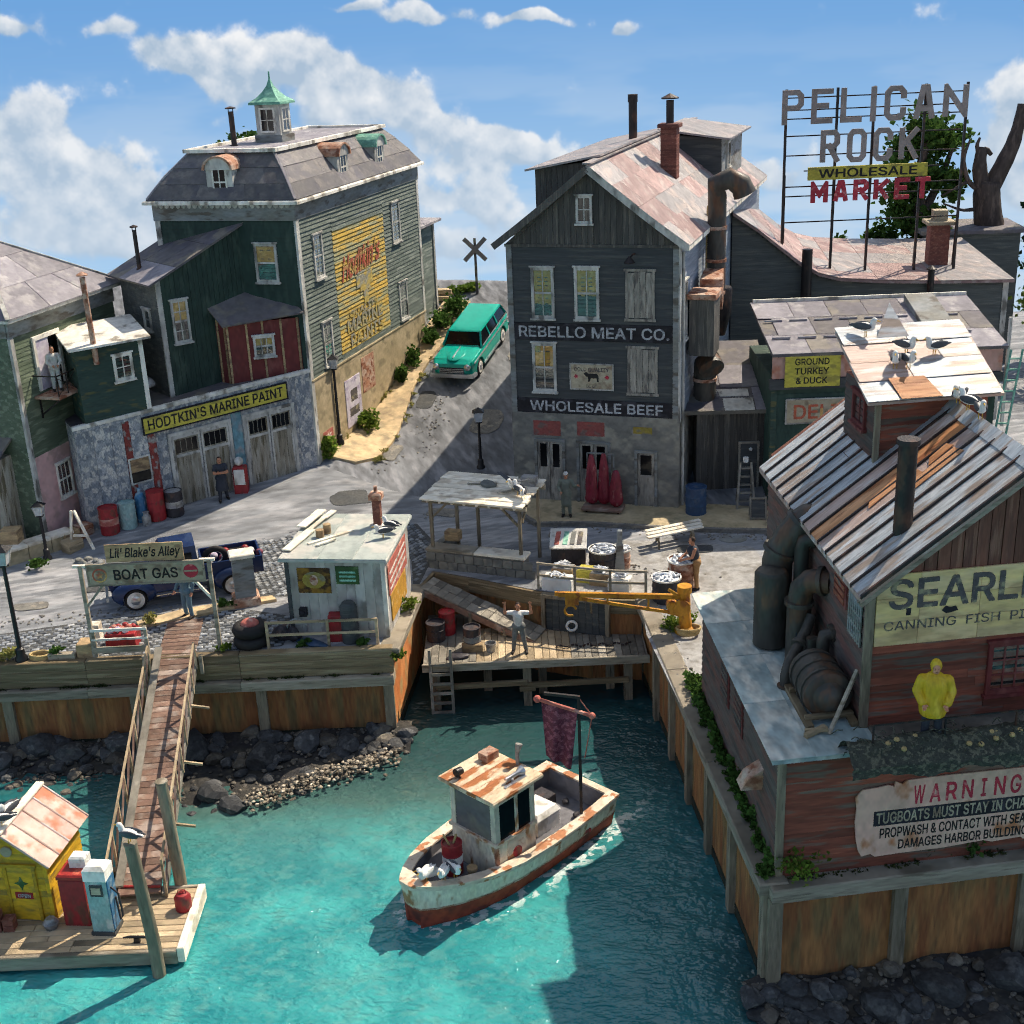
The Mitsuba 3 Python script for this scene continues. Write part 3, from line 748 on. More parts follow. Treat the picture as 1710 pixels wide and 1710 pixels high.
def bank(name, fr, u0, u1, out, h0, h1, n, seed, big=()):
    g = np.random.default_rng(seed)
    us = np.linspace(u0, u1, 50); ds = np.linspace(-.2, 1.25, 12)
    V, F = [], []
    for u in us:
        o = out(u)
        for d in ds:
            z = h0 + (h1 - h0) * max(d, 0) - (0 if d < 1 else .5 * (d - 1) * 4)
            V.append([u, -o * d, z + .35 * (meshkit.fbm(np.array([u * 1.3, d * o * 1.3, seed]), 3) - .5)])
    nd = len(ds)
    for i in range(len(us) - 1):
        for j in range(nd - 1):
            a = i * nd + j
            F += [[a, a + 1, a + nd + 1], [a, a + nd + 1, a + nd]]
    k = setting(name, fr.m((np.array(V), np.array(F))), 'mud', smooth=True)
    for i in range(n):
        u = g.uniform(u0, u1); o = out(u); d = g.uniform(0.0, 1.0)
        r = g.uniform(.09, .30) * (1.15 - .35 * d)
        z = h0 + (h1 - h0) * d
        put(k + '__rock', rock(fr.p(u, -o * d, z + r * .1), (r * g.uniform(.8, 1.4), r, r * g.uniform(.5, .85)), seed * 1000 + i), 'rock_dark' if g.random() < .7 else 'rock_brown')
    for u, d, r in big:
        put(k + '__rock', rock(fr.p(u, -out(u) * d, h0 + (h1 - h0) * d + r * .2), (r * 1.3, r, r * .85), seed * 500 + int(u * 10)), 'rock_dark')
    ms = []
    for i in range(n * 5):
        u = g.uniform(u0, u1); o = out(u); d = g.uniform(0.0, 1.1)
        r = g.uniform(.03, .09)
        ms.append(rock(fr.p(u, -o * d, h0 + (h1 - h0) * d + .02), (r, r, r * .7), seed * 777 + i))
    stuff(put(k + '__pebble', ms, 'rock_brown', r=np.repeat(g.random(len(ms)), len(ms[0][0]))))
    return k

BL = bank('rock_bank', QL, 20, 36.7, lambda u: 1.6 + 2.3 * math.exp(-((u - 31.8) / 2.8) ** 2) + .9 * math.exp(-((u - 24) / 3.) ** 2) + .3 * math.sin(u * 1.7), -2.6, -3.0, 250, 3, big=((23.6, .2, .45), (24.6, .45, .4), (25.5, .15, .5), (26.6, .3, .42), (28.2, .2, .5), (30.3, .2, .5), (31.2, .75, .4), (32.4, .35, .5), (33.6, .2, .42), (34.8, .3, .36), (31.9, .95, .38)))
BR = bank('rock_shore', QF_, -.5, 9, lambda u: 1.0 + .28 * u + .25 * math.sin(u * 2.1), -2.45, -2.95, 150, 4, big=((2.2, .6, .4), (3.6, .35, .45), (5.2, .3, .5), (4.2, .8, .4), (6.3, .6, .45)))
g = np.random.default_rng(11)
ms = []
for i in range(520):
    t = g.random(); u = 32.4 + 4.0 * t + g.normal(0, .12); d = (3.5 - 2.2 * t) + g.normal(0, .26)
    r = g.uniform(.02, .075)
    ms.append(rock(QL.p(u, -d, -2.84 + .35 * g.random() * (1 - abs(d - 3.5 + 2.2 * t)) + .02), (r, r, r * .6), 9000 + i))
stuff(put(BL + '__shell', ms, 'shell', r=np.repeat(g.random(len(ms)), len(ms[0][0]))))
class Sh(Fr):
    """A frame whose heights climb by k per metre along u."""
    def __init__(s, o, d, z=0.0, k=0.0):
        super().__init__(o, d, z); s.k = k
    def m(s, mesh):
        v = np.array(mesh[0], float); v[:, 2] += s.k * v[:, 0]
        return super().m((v, mesh[1]))
    def p(s, u, v, z):
        return super().p(u, v, z + s.k * u)

def pipe_stack(par, base, h, r, mat='iron', cap=True, lean=(0, 0), name='chimney_pipe'):
    b = np.array(base, float); t = b + [lean[0], lean[1], h]
    k = put(par + '__' + name, [cyl(b, t, r, n=12), cyl(b - [0, 0, .02], b + [0, 0, .08], r * 1.5, n=12)], mat, smooth=40)
    if cap:
        put(k + '__cap', move(lathe([(0, .0), (r * 1.9, -.06), (r * 1.9, -.1), (r * 1.1, -.1)], 12), t + [0, 0, .2]), mat)
        put(k + '__strut', [bar(t + [r * .8 * i, 0, -.02], t + [r * .8 * i, 0, .13], .03) for i in (-1, 1)], mat)
    return k

# ---------------------------------------------------------------- tall green mansard building with the painted wall
A = thing('mansard_building', 'tall sage green building with slate mansard roof, cupola and faded yellow side advert', 'building')
FA = Fr((-13.17, 50.28), (.957, -.29)); WA, DA = 5.8, 13.2
RA = FA.turn(WA, 0)
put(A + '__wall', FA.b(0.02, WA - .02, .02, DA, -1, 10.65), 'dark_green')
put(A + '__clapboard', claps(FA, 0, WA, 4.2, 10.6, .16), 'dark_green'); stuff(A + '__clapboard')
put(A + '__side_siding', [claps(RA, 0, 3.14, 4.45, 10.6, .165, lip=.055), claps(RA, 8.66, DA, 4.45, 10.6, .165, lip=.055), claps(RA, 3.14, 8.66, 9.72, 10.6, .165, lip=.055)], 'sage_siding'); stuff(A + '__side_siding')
labels[A + '__side_siding']['label'] = 'sage green clapboards of the sunlit side wall'
put(A + '__painted_advert', claps(RA, 3.15, 8.65, 4.72, 9.72, .165, lip=.055), 'mural_yellow'); labels[A + '__painted_advert'] = {'label': 'faded yellow painted advert on clapboards', 'kind': 'stuff'}
put(A + '__siding_base', RA.b(3.14, 8.66, -.04, 0, 4.45, 4.7), 'sage_siding')
put(A + '__painted_lettering', [text(RA, "Hodtkin's", 5.75, 7.75, .95, 4.1, -.07, .006, True, .35, .08)], 'mural_red', label='faded red script lettering')
put(A + '__painted_can', [RA.m(bx(5.15, 6.9, -.072, -.03, 7.05, 7.55)), RA.m(bx(5.5, 6.6, -.072, -.03, 6.85, 7.05)), RA.m(bx(5.85, 6.3, -.072, -.03, 6.3, 6.85)), RA.m(bx(5.3, 6.75, -.073, -.03, 7.6, 7.68))], 'mural_grey')
put(A + '__painted_lettering', [text(RA, 'QUALITY', 5.8, 6.02, .26, 3.2, -.07, .006), text(RA, 'MARINE', 5.8, 5.46, .5, 3.9, -.07, .006), text(RA, 'PAINTS', 5.9, 4.82, .5, 3.6, -.07, .006)], 'mural_grey')
put(A + '__foundation', [RA.b(-.06, DA, -.06, .0, -.5, 4.4), RA.b(-.02, DA, -.1, .0, 4.4, 4.46)], 'tan_stone')
for u in (0, ):
    put(A + '__corner_board', RA.b(-.07, .2, -.07, .02, .4, 10.6), 'trim')
put(A + '__corner_board', RA.b(DA - .2, DA + .05, -.06, .02, 3.5, 10.6), 'trim')
put(A + '__corner_board', FA.b(-.05, .16, -.06, .02, 7.5, 10.6), 'trim')
put(A + '__frieze', [FA.b(-.08, WA + .085, -.085, .02, 10.6, 11.22), RA.b(.02, DA + .08, -.085, .02, 10.6, 11.22)], 'frieze')
sc = []
for i in range(24):
    u = .1 + i * .24
    sc.append(FA.m((np.array([[u - .11, -.13, 11.2], [u + .11, -.13, 11.2], [u + .07, -.13, 11.1], [u, -.13, 11.06], [u - .07, -.13, 11.1], [u - .11, -.09, 11.2], [u + .11, -.09, 11.2], [u + .07, -.09, 11.1], [u, -.09, 11.06], [u - .07, -.09, 11.1]]), np.array([[0, 2, 1], [0, 3, 2], [0, 4, 3], [1, 2, 7], [1, 7, 6], [2, 3, 8], [2, 8, 7], [3, 4, 9], [3, 9, 8], [4, 0, 5], [4, 5, 9]]))))
stuff(put(A + '__scallop', sc, 'trim'))
put(A + '__cornice', [FA.m(cham(-.34, WA + .34, -.34, DA + .3, 11.22, 11.36, .04))], 'trim_bright')
ZT, IN = 13.0, 1.15
def mans(fr, L, d0=0.0):
    """Point on a mansard slope: s along the eave 0..1, t up the slope 0..1 (slightly hollow)."""
    def f(s, t):
        ins = (t - .22 * math.sin(math.pi * t) * .35) * IN
        z = 11.36 + (ZT - 11.36) * t
        a, b = -.2 + ins + .2 * t, L + .2 - ins - .2 * t
        return fr.p(a + (b - a) * s, -.2 + ins + .2 * t, z - .0)
    return f
core = []
c0 = [FA.p(-.16, -.16, 11.3), FA.p(WA + .16, -.16, 11.3), FA.p(WA + .16, DA + .16, 11.3), FA.p(-.16, DA + .16, 11.3)]
c1 = [FA.p(-.16 + IN * .5, -.16 + IN * .5, 12.1), FA.p(WA + .16 - IN * .5, -.16 + IN * .5, 12.1), FA.p(WA + .16 - IN * .5, DA + .16 - IN * .5, 12.1), FA.p(-.16 + IN * .5, DA + .16 - IN * .5, 12.1)]
c2 = [FA.p(IN, IN, ZT - .02), FA.p(WA - IN, IN, ZT - .02), FA.p(WA - IN, DA - IN, ZT - .02), FA.p(IN, DA - IN, ZT - .02)]
core = [hexa(c0 + c1), hexa(c1 + c2)]
RK = put(A + '__roof', core, 'slate')
for fr, L, cols in ((FA, WA, 3), (RA, DA, 6), (Fr(FA.p(0, DA, 0)[:2], -FA.y), DA, 4)):
    f = mans(fr, L)
    for r in range(3):
        t0, t1 = r / 3, (r + 1) / 3 + .02
        off = .5 * (r % 2)
        cuts = [0] + [min(1, max(0, (k + off) / cols)) for k in range(1, cols)] + [1]
        for a, b in zip(cuts[:-1], cuts[1:]):
            if b - a < .02: continue
            P = [f(a, t0), f(b, t0), f(b, min(t1, 1)), f(a, min(t1, 1))]
            n = np.cross(P[1] - P[0], P[3] - P[0]); n /= np.linalg.norm(n)
            if n[2] < 0: n = -n
            lift = .03 + .012 * rng.random()
            P = [P[0] + n * (lift + .02), P[1] + n * (lift + .02), P[2] + n * lift, P[3] + n * lift]
            put(RK + '__slate', slab(P, .03, n), 'slate')
for s in (0, 1):
    for f in (mans(FA, WA),):
        put(RK + '__hip_cap', [bar(f(s, 0) + [0, 0, .06], f(s, .5) + [0, 0, .05], .1, .06), bar(f(s, .5) + [0, 0, .05], f(s, 1) + [0, 0, .05], .1, .06)], 'roof_light')
put(RK + '__flat_roof', FA.b(IN - .05, WA - IN + .05, IN - .05, DA - IN + .05, ZT, ZT + .04), 'roof_light')
put(RK + '__rim', [FA.b(IN - .2, WA - IN + .2, IN - .22, IN - .02, ZT, ZT + .14), FA.b(IN - .2, WA - IN + .2, DA - IN + .02, DA - IN + .22, ZT, ZT + .14), FA.b(IN - .22, IN - .02, IN - .02, DA - IN + .02, ZT, ZT + .138), FA.b(WA - IN + .02, WA - IN + .22, IN - .02, DA - IN + .02, ZT, ZT + .138)], 'trim_bright')

def dormer(par, fr, u, h, depth, mat, w=.54, ht=1.12):
    k = put(par + '__dormer', [fr.b(u - w, u + w, .08, depth, h, h + ht)], 'trim')
    an = np.linspace(0, np.pi, 11)
    outer = [(u + (w + .1) * math.cos(t), h + ht - .02 + (w * .95) * math.sin(t)) for t in an]
    V = np.array([[x, y, z] for y in (-.06, depth + .5) for x, z in outer]); n = len(an)
    F = [[i, i + 1, n + i + 1, n + i] for i in range(n - 1)]
    W_ = np.array([[u + (x - u) * .86, y, h + ht - .02 + (z - h - ht + .02) * .86] for y in (-.06, depth + .5) for x, z in outer])
    F2 = [[2 * n + i, 3 * n + i, 3 * n + i + 1, 2 * n + i + 1] for i in range(n - 1)] + [[i, 2 * n + i, 2 * n + i + 1, i + 1] for i in range(n - 1)]
    put(k + '__roof', fr.m((np.vstack([V, W_]), q2t(F + F2))), mat)
    face = [(u + w * math.cos(t), h + ht - .02 + w * .9 * math.sin(t)) for t in an]
    m = poly_prism(face, .0, .06)
    m = (np.column_stack([m[0][:, 0], .02 + m[0][:, 2], m[0][:, 1]]), m[1])
    put(k + '__face', fr.m(m), 'trim')
    f2 = Fr(fr.p(0, .08, 0)[:2], fr.x)
    put(k + '__pane', [f2.b(u - .24, u + .24, -.012, 0, h + .22, h + ht + .18)], 'glass')
    put(k + '__sash', [f2.b(u - .3, u - .24, -.03, 0, h + .16, h + ht + .24), f2.b(u + .24, u + .3, -.03, 0, h + .16, h + ht + .24), f2.b(u - .24, u + .24, -.03, 0, h + .16, h + .22), f2.b(u - .24, u + .24, -.03, 0, h + ht + .18, h + ht + .24), f2.b(u - .24, u + .24, -.026, 0, h + .62, h + .68), f2.b(u - .02, u + .02, -.024, 0, h + .22, h + ht + .18)], 'trim_bright')
dormer(A, FA, 2.85, 11.36, 1.2, 'rusty_copper')
dormer(A, RA, 5.1, 11.36, 1.2, 'rusty_copper')
dormer(A, RA, 9.1, 11.36, 1.2, 'copper')
# cupola
cu = FA.turn(0, 0)
CUP = Fr((-9.0, 54.5), (.957, -.29))
ck = put(A + '__cupola', [CUP.b(-.52, .52, -.52, .52, ZT, ZT + 1.5)], 'trim')
put(ck + '__skirt', [CUP.b(-.6, .6, -.6, .6, ZT + .02, ZT + .32)], 'frieze')
put(ck + '__eave', [CUP.m(cham(-.7, .7, -.7, .7, ZT + 1.5, ZT + 1.6, .03))], 'copper')
pr = []
for r, z in ((.69, 1.6), (.45, 1.76), (.25, 1.98), (.11, 2.2), (.03, 2.45)): pr.append((r, z))
V = np.array([[r * i, r * j, ZT + z] for r, z in pr for i, j in ((-1, -1), (1, -1), (1, 1), (-1, 1))])
put(ck + '__roof', CUP.m((V, q2t([[4 * a + b, 4 * a + (b + 1) % 4, 4 * a + 4 + (b + 1) % 4, 4 * a + 4 + b] for a in range(4) for b in range(4)]))), 'copper')
put(ck + '__finial', CUP.m(cyl((0, 0, ZT + 2.3), (0, 0, ZT + 2.75), .045, .03, 8)), 'copper')
for f in (Fr(CUP.p(-.52, -.52, 0)[:2], CUP.x), Fr(CUP.p(.52, -.52, 0)[:2], CUP.y)):
    win(ck, f, .18, .86, ZT + .42, ZT + 1.38, 'trim_bright', 2, 2, .07, dh=False, sill=False, head=False, name='window', deep=.05)
pipe_stack(A, (-10.4, 53.0, ZT), 1.35, .11)
win(A, FA, 4.02, 4.95, 8.3, 9.75, shade=('blind_tan', .5), cols=1)
for u0, u1, a, b in ((1.25, 2.1, 8.15, 9.85), (9.6, 10.6, 8.2, 9.95), (1.4, 2.3, 4.65, 6.4), (9.9, 10.9, 4.65, 6.35)):
    win(A, RA, u0, u1, a, b, shade=('blind_grey', .4))
# posters on the stone foundation
k = put(A + '__poster', RA.b(.55, 1.5, -.075, -.06, 1.25, 2.15), 'pink_poster', label='small faded red and white poster near the corner of the side wall')
put(k + '__lettering', [text(RA, 'ICE', 1.02, 1.68, .3, .6, -.076, .004), text(RA, 'COLD', 1.02, 1.36, .2, .6, -.076, .004)], 'trim_bright')
k = put(A + '__poster', RA.b(3.0, 4.6, -.09, -.06, 1.6, 3.6), 'poster_white', label='big pale lilac poster on the side wall')
put(k + '__print', [RA.b(3.3, 4.3, -.094, -.09, 2.0, 2.35), RA.b(3.5, 4.2, -.094, -.09, 2.6, 3.1)], 'letter_grey')
put(A + '__poster', RA.b(4.9, 6.3, -.08, -.06, 2.6, 4.1), 'rusty_copper', label='rusty brown poster on the side wall')
# rear annex
AN = thing('rear_annex', 'low sage clapboard annex with flat roof behind the mansard building', 'building')
put(AN + '__wall', RA.b(DA + .06, DA + 3.2, .5, 5.0, 2, 8.2), 'sage_siding')
put(AN + '__clapboard', claps(Fr(RA.p(DA + .06, .5, 0)[:2], RA.x), 0, 3.1, 3, 8.2, .16), 'sage_siding'); stuff(AN + '__clapboard')
put(AN + '__roof', [RA.m(cham(DA - .05, DA + 3.5, .1, 5.3, 8.2, 8.34, .03))], 'roof_light')
put(AN + '__corner_board', RA.b(DA + 3.05, DA + 3.25, .42, .52, 3, 8.2), 'trim')

# ---------------------------------------------------------------- paint shop front
B = thing('paint_shop', 'low shop with peeling paint front and two pairs of wooden garage doors', 'shop building')
FB = Sh((-15.6, 44.3), (.88, .475), 0, .078); WB = 9.08
put(B + '__wall', FB.b(0, WB, .03, 5.2, -1.5, 4.1), 'peeling')
cuts = [0, .62, 1.25, 1.7, 1.95, 2.55, 2.85, 3.25, 5.75, 6.15, 8.4, WB]
mats = ['peeling', 'peeling', 'peeling', 'peeling_red', 'peeling', 'peeling_red', 'peeling', 'peeling', 'peeling_blue', 'peeling', 'peeling']
for a, b, m in zip(cuts[:-1], cuts[1:], mats):
    t = .03 if 'red' in m else .0
    put(B + '__wall_board', FB.b(a + .006, b - .006, -.02 - t - .01 * rng.random(), .03, -1.5, 4.1), m)
put(B + '__roof', FB.b(.0, WB, .12, 5.2, 4.1, 4.16), 'roof_dark')
put(B + '__parapet_cap', FB.m(cham(-.05, WB, -.1, .14, 4.105, 4.24, .03)), 'trim_bright')
put(B + '__parapet_trim', FB.b(-.02, WB, -.06, -.02, 3.98, 4.1), 'peeling')
def garage(u0, u1, h1):
    f = FB
    um = (u0 + u1) / 2
    k = put(B + '__garage_door', [f.b(u0 - .12, u0, -.09, -.03, -.6, h1 + .12), f.b(u1, u1 + .12, -.09, -.03, -.6, h1 + .12), f.b(u0, u1, -.09, -.03, h1, h1 + .12)], 'trim')
    for a, b in ((u0 + .01, um - .02), (um + .02, u1 - .01)):
        put(k + '__plank', vboards(f, a + .07, b - .07, -.7, h1 - .82, .14, .02), 'door_wood', r=.5) if False else [put(k + '__plank', m, 'door_wood') for m in vboards(Sh(f.p(0, -.045, 0)[:2] if False else f.o[:2] - f.y[:2] * .045, f.x, 0, f.k), a + .07, b - .07, -.7, h1 - .82, .19, .015)]
        put(k + '__leaf', f.b(a, b, -.05, -.03, -.7, h1 - .005), 'door_wood')
        put(k + '__stile', [f.b(a, a + .07, -.075, -.05, -.7, h1), f.b(b - .07, b, -.075, -.05, -.7, h1), f.b(a + .07, b - .07, -.073, -.05, h1 - .86, h1 - .76), f.b(a + .07, b - .07, -.073, -.05, h1 - .14, h1)], 'trim')
        w = (b - a - .14 - .16) / 4
        for i in range(4):
            x = a + .11 + i * (w + .02)
            put(k + '__pane', f.b(x, x + w, -.056, -.05, h1 - .7, h1 - .2), 'glass')
garage(3.4, 5.6, 2.98)
garage(6.3, 8.15, 2.98)
k = put(B + '__small_window', [FB.b(1.72, 1.78, -.09, -.05, 1.6, 2.5), FB.b(2.48, 2.54, -.09, -.05, 1.6, 2.5), FB.b(1.72, 2.54, -.092, -.05, 2.5, 2.56), FB.b(1.72, 2.54, -.092, -.05, 1.54, 1.6)], 'trim')
put(k + '__pane', [FB.b(1.79, 2.47, -.07, -.05, 1.6, 1.98)], 'glass')
put(k + '__notice', [FB.b(1.79, 2.47, -.075, -.05, 2.0, 2.5)], 'crate')
kk = thing('shop_sign', "long yellow sign reading HODTKIN'S MARINE PAINT over the garage doors", 'sign')
put(kk + '__board', FB.b(2.45, 8.0, -.17, -.11, 3.36, 3.94), 'sign_yellow')
put(kk + '__frame', [FB.b(2.4, 8.05, -.185, -.1, 3.94, 3.99), FB.b(2.4, 8.05, -.185, -.1, 3.31, 3.36), FB.b(2.4, 2.45, -.183, -.1, 3.36, 3.94), FB.b(8.0, 8.05, -.183, -.1, 3.36, 3.94)], 'sign_black')
put(kk + '__lettering', text(FB, "HODTKIN'S MARINE PAINT", 5.23, 3.48, .36, 5.25, -.171, .008), 'letter_black')
# upper box at its left end
GB = thing('green_upper_shed', 'small green clapboard upper storey with one white window above the paint shop front', 'shed')
put(GB + '__wall', FB.b(.45, 2.8, .0, 2.2, 4.2, 7.0), 'green_clap')
put(GB + '__clapboard', claps(FB, .45, 2.8, 4.25, 7.0, .13), 'green_clap'); stuff(GB + '__clapboard')
put(GB + '__corner_board', FB.b(2.7, 2.86, -.05, .1, 4.22, 7.0), 'trim_bright')
put(GB + '__roof', FB.m(hexa([[.2, -.4, 6.98], [3.1, -.4, 6.86], [3.1, 2.4, 7.2], [.2, 2.4, 7.3], [.2, -.4, 7.06], [3.1, -.4, 6.94], [3.1, 2.4, 7.28], [.2, 2.4, 7.38]])), 'trim_bright')
win(GB, FB, 1.72, 2.42, 5.5, 6.45, 'trim_bright', 2, 2, .1, dh=False)
put(GB + '__stove_pipe', [cyl(FB.p(1.15, -.12, 6.3), FB.p(1.12, -.12, 9.4), .1, n=12), move(lathe([(0, .12), (.2, 0), (.2, -.04), (.1, -.04)], 12), FB.p(1.12, -.12, 9.5))], 'rusty_copper', smooth=40, label='tall brown stove pipe')

# ---------------------------------------------------------------- dark green shed on the shop roof
S = thing('dark_green_shed', 'dark green shed with a sloping tin roof on the paint shop, against the mansard building', 'shed')
FS = Fr((-12.65, 47.0), (.77, .64))
LS = Fr(FS.p(0, 3.1, 0)[:2], -FS.y)
top = lambda u: 8.85 + .43 * u
put(S + '__wall', FS.m(hexa([[.02, .02, 4.2], [3.7, .02, 4.2], [3.7, 3.1, 4.2], [.02, 3.1, 4.2], [.02, .02, top(0)], [3.7, .02, top(3.7)], [3.7, 3.1, top(3.7)], [.02, 3.1, top(0)]])), 'dark_green')
stuff(put(S + '__board', vboards(FS, .12, 3.65, 4.4, top, .2, .02), 'dark_green'))
stuff(put(S + '__side_board', vboards(LS, 0, 3.0, 4.4, 8.85, .2, .02), 'grey_clap'))
put(S + '__corner_board', [FS.b(-.05, .13, -.05, .02, 4.3, top(0))], 'trim')
P = lambda u, v, e=0: FS.p(u, v, top(u) + .08 + e)
kr = put(S + '__roof', slab([P(-.4, -.2), P(3.8, -.2), P(3.8, 3.4), P(-.4, 3.4)], .07), 'roof_dark')
for i, (a, b) in enumerate(((-.4, .75), (.77, 2.2), (2.22, 3.8))):
    for j, (c, d) in enumerate(((-.22, 1.0), (1.02, 2.3), (2.32, 3.42))):
        put(kr + '__sheet', slab([P(a, c, .02), P(b, c, .02), P(b, d, .02), P(a, d, .02)], .015), 'roof_light' if i == 0 and j < 2 else 'roof_dark')
win(S, FS, .42, 1.1, 6.45, 8.05, 'trim', 2, 4, .08, shade=('blind_tan', .5))
win(S, LS, 1.75, 2.35, 6.9, 7.7, 'trim', 1, 2, .08, dh=False)
pipe_stack(S, FS.p(.3, 1.9, 9.0), 1.5, .08)
put(B + '__mushroom_vent', move(lathe([(.1, 0), (.2, .0), (.17, .05), (.15, .55), (.16, .6), (.42, .62), (.42, .7), (.3, .88), (.0, .95)], 14), FB.p(2.95, 1.1, 4.18)), 'galv', smooth=35, label='grey mushroom roof vent')

RB = thing('red_bay', 'small red board and batten bay with lean-to roof beside the dark green shed', 'shed')
FR = Fr((-10.5, 47.9), (2.55, .7))
LR = Fr(FR.p(-.55, .95, 0)[:2], FR.p(0, 0, 0)[:2] - FR.p(-.55, .95, 0)[:2])
pts = [FR.p(0, 0, 0)[:2], FR.p(2.75, 0, 0)[:2], FR.p(2.75, 1.2, 0)[:2], FR.p(.9, 1.9, 0)[:2], FR.p(-.6, 1.0, 0)[:2]]
put(RB + '__wall', poly_prism(pts, 4.3, 6.95), 'red_board')
for u in (.03, .75, 1.35, 2.05, 2.68): put(RB + '__batten', FR.b(u - .04, u + .04, -.04, 0, 4.5, 6.98), 'crate')
for u in (.05, .55, 1.0): put(RB + '__batten', LR.b(u - .04, u + .04, -.04, 0, 4.5, 7.1), 'crate')
win(RB, FR, .95, 1.75, 5.6, 6.4, 'trim', 3, 2, .09, shade=('blind_tan', .5))
put(RB + '__roof', [slab([FR.p(-.15, -.3, 6.95), FR.p(2.95, -.3, 7.2), FR.p(1.9, 1.9, 8.35), FR.p(-.9, 1.1, 8.0)], .07)], 'roof_dark')

# ---------------------------------------------------------------- left green and pink building
Cb = thing('pink_and_green_building', 'olive green clapboard building with pink stucco ground floor and a rusty balcony', 'building')
RC = Fr((-16.97, 43.46), (.29, .957)); FC = Fr(RC.p(0, 10, 0)[:2], -RC.y)
LC = 6.4
put(Cb + '__wall', RC.b(.02, LC, .02, 10, -1, 8.3), 'olive_clap')
put(Cb + '__stucco', RC.b(-.04, LC, -.04, .02, -.3, 3.35), 'pink_stucco', label='pink stucco ground floor')
put(Cb + '__clapboard', [claps(RC, 0, LC, 3.35, 7.72, .15), claps(FC, 0, 10, .0, 7.72, .15)], 'olive_clap'); stuff(Cb + '__clapboard')
put(Cb + '__frieze', [RC.b(-.06, LC + .04, -.06, .02, 7.72, 8.3), FC.b(0, 9.95, -.06, .02, 7.72, 8.3)], 'frieze')
put(Cb + '__corner_board', [RC.b(-.09, .1, -.09, .02, .2, 7.72)], 'trim')
put(Cb + '__eave', [RC.m(cham(-.35, LC + .35, -.35, 10, 8.3, 8.42, .03))], 'trim_bright')
put(Cb + '__sill_band', RC.b(-.1, LC, -.12, -.04, .0, .12), 'tan_stone')
e = [RC.p(-.4, -.4, 8.42), RC.p(LC + .4, -.4, 8.42), RC.p(LC + .4, 12, 8.42), RC.p(-.4, 12, 8.42)]
apx = [RC.p(LC / 2, 3.2, 10.75), RC.p(LC / 2, 12, 10.75)]
kr = put(Cb + '__roof', (np.array(e + apx), np.array([[0, 1, 4], [1, 2, 5], [1, 5, 4], [0, 4, 5], [0, 5, 3], [0, 3, 2], [0, 2, 1]])), 'roof_light')
def tri(a, b, c, s, t):
    return a + (b - a) * s + (c - a) * t
for r in range(3):
    t0, t1 = r / 3, (r + 1) / 3
    L0, L1 = e[0] + (apx[0] - e[0]) * t0, e[1] + (apx[0] - e[1]) * t0
    M0, M1 = e[0] + (apx[0] - e[0]) * t1 * .998, e[1] + (apx[0] - e[1]) * t1 * .998
    up = np.array([0, 0, .03])
    n = 3 - r
    for i in range(n):
        a, b = i / n + .004, (i + 1) / n - .004
        put(kr + '__sheet', slab([L0 + (L1 - L0) * a + up, L0 + (L1 - L0) * b + up, M0 + (M1 - M0) * b + up * .7, M0 + (M1 - M0) * a + up * .7], .025), 'roof_light')
put(kr + '__hip_cap', [bar(e[0] + [0, 0, .04], apx[0] + [0, 0, .04], .16, .05), bar(e[1] + [0, 0, .04], apx[0] + [0, 0, .04], .16, .05)], 'trim')
win(Cb, RC, 1.2, 2.05, 1.45, 2.75, 'trim_bright', 3, 2, .07)
dk = put(Cb + '__doorway', [RC.b(1.1, 1.24, -.09, 0, 5.55, 7.35), RC.b(2.55, 2.69, -.09, 0, 5.55, 7.35), RC.b(1.1, 2.69, -.092, 0, 7.35, 7.5)], 'trim_bright')
put(dk + '__door', RC.b(1.25, 2.0, -.05, 0, 5.55, 7.34), 'poster_white'); put(dk + '__opening', RC.b(2.0, 2.54, -.034, 0, 5.55, 7.34), 'glass')
bk = put(Cb + '__balcony', [RC.m(cham(.75, 4.15, -1.05, -.03, 5.36, 5.46, .02))], 'rusty_copper', label='rusty balcony platform below the white doorway')
for u in (1.0, 3.8): put(bk + '__bracket', [RC.m(bar((u, -.03, 4.7), (u, -.95, 5.34), .05)), RC.m(bar((u, -.05, 4.6), (u, -.05, 5.35), .05))], 'iron')
rail = [RC.m(bar((u, -1.02, 5.46), (u, -1.02, 6.2), .03)) for u in (.78, 1.35, 1.92)] + [RC.m(bar((.78, -1.02, 6.2), (1.95, -1.02, 6.2), .04)), RC.m(bar((.78, -1.02, 5.5), (1.92, -1.02, 6.15), .02)), RC.m(bar((.78, -1.02, 6.15), (1.92, -1.02, 5.5), .02)), RC.m(bar((.78, -1.02, 6.2), (.78, -.05, 6.2), .04)), RC.m(bar((4.12, -1.0, 5.5), (4.12, -.2, 6.4), .04))]
put(bk + '__railing', rail, 'iron')
put(Cb + '__gooseneck_lamp', [tube([RC.p(3.3, 0, 6.9), RC.p(3.3, -.5, 7.05), RC.p(3.3, -.75, 6.9)], .03, 6), move(lathe([(.04, .1), (.2, -.08), (.18, -.1)], 10), RC.p(3.3, -.75, 6.85))], 'iron')
# porch in the dark front, at the left edge
pk = put(Cb + '__porch_roof', [slab([FC.p(5.5, -1.1, 3.55), FC.p(9.35, -1.1, 3.55), FC.p(9.35, 0, 4.15), FC.p(5.5, 0, 4.15)], .08)], 'roof_dark')
put(Cb + '__porch_wall', [FC.b(5.6, 9.2, -.9, 0, -.2, 3.5)], 'door_wood')
win(Cb, Fr(FC.p(0, -.9, 0)[:2], FC.x), 8.55, 9.0, 1.9, 2.9, 'trim', 2, 1, .06, dh=False)
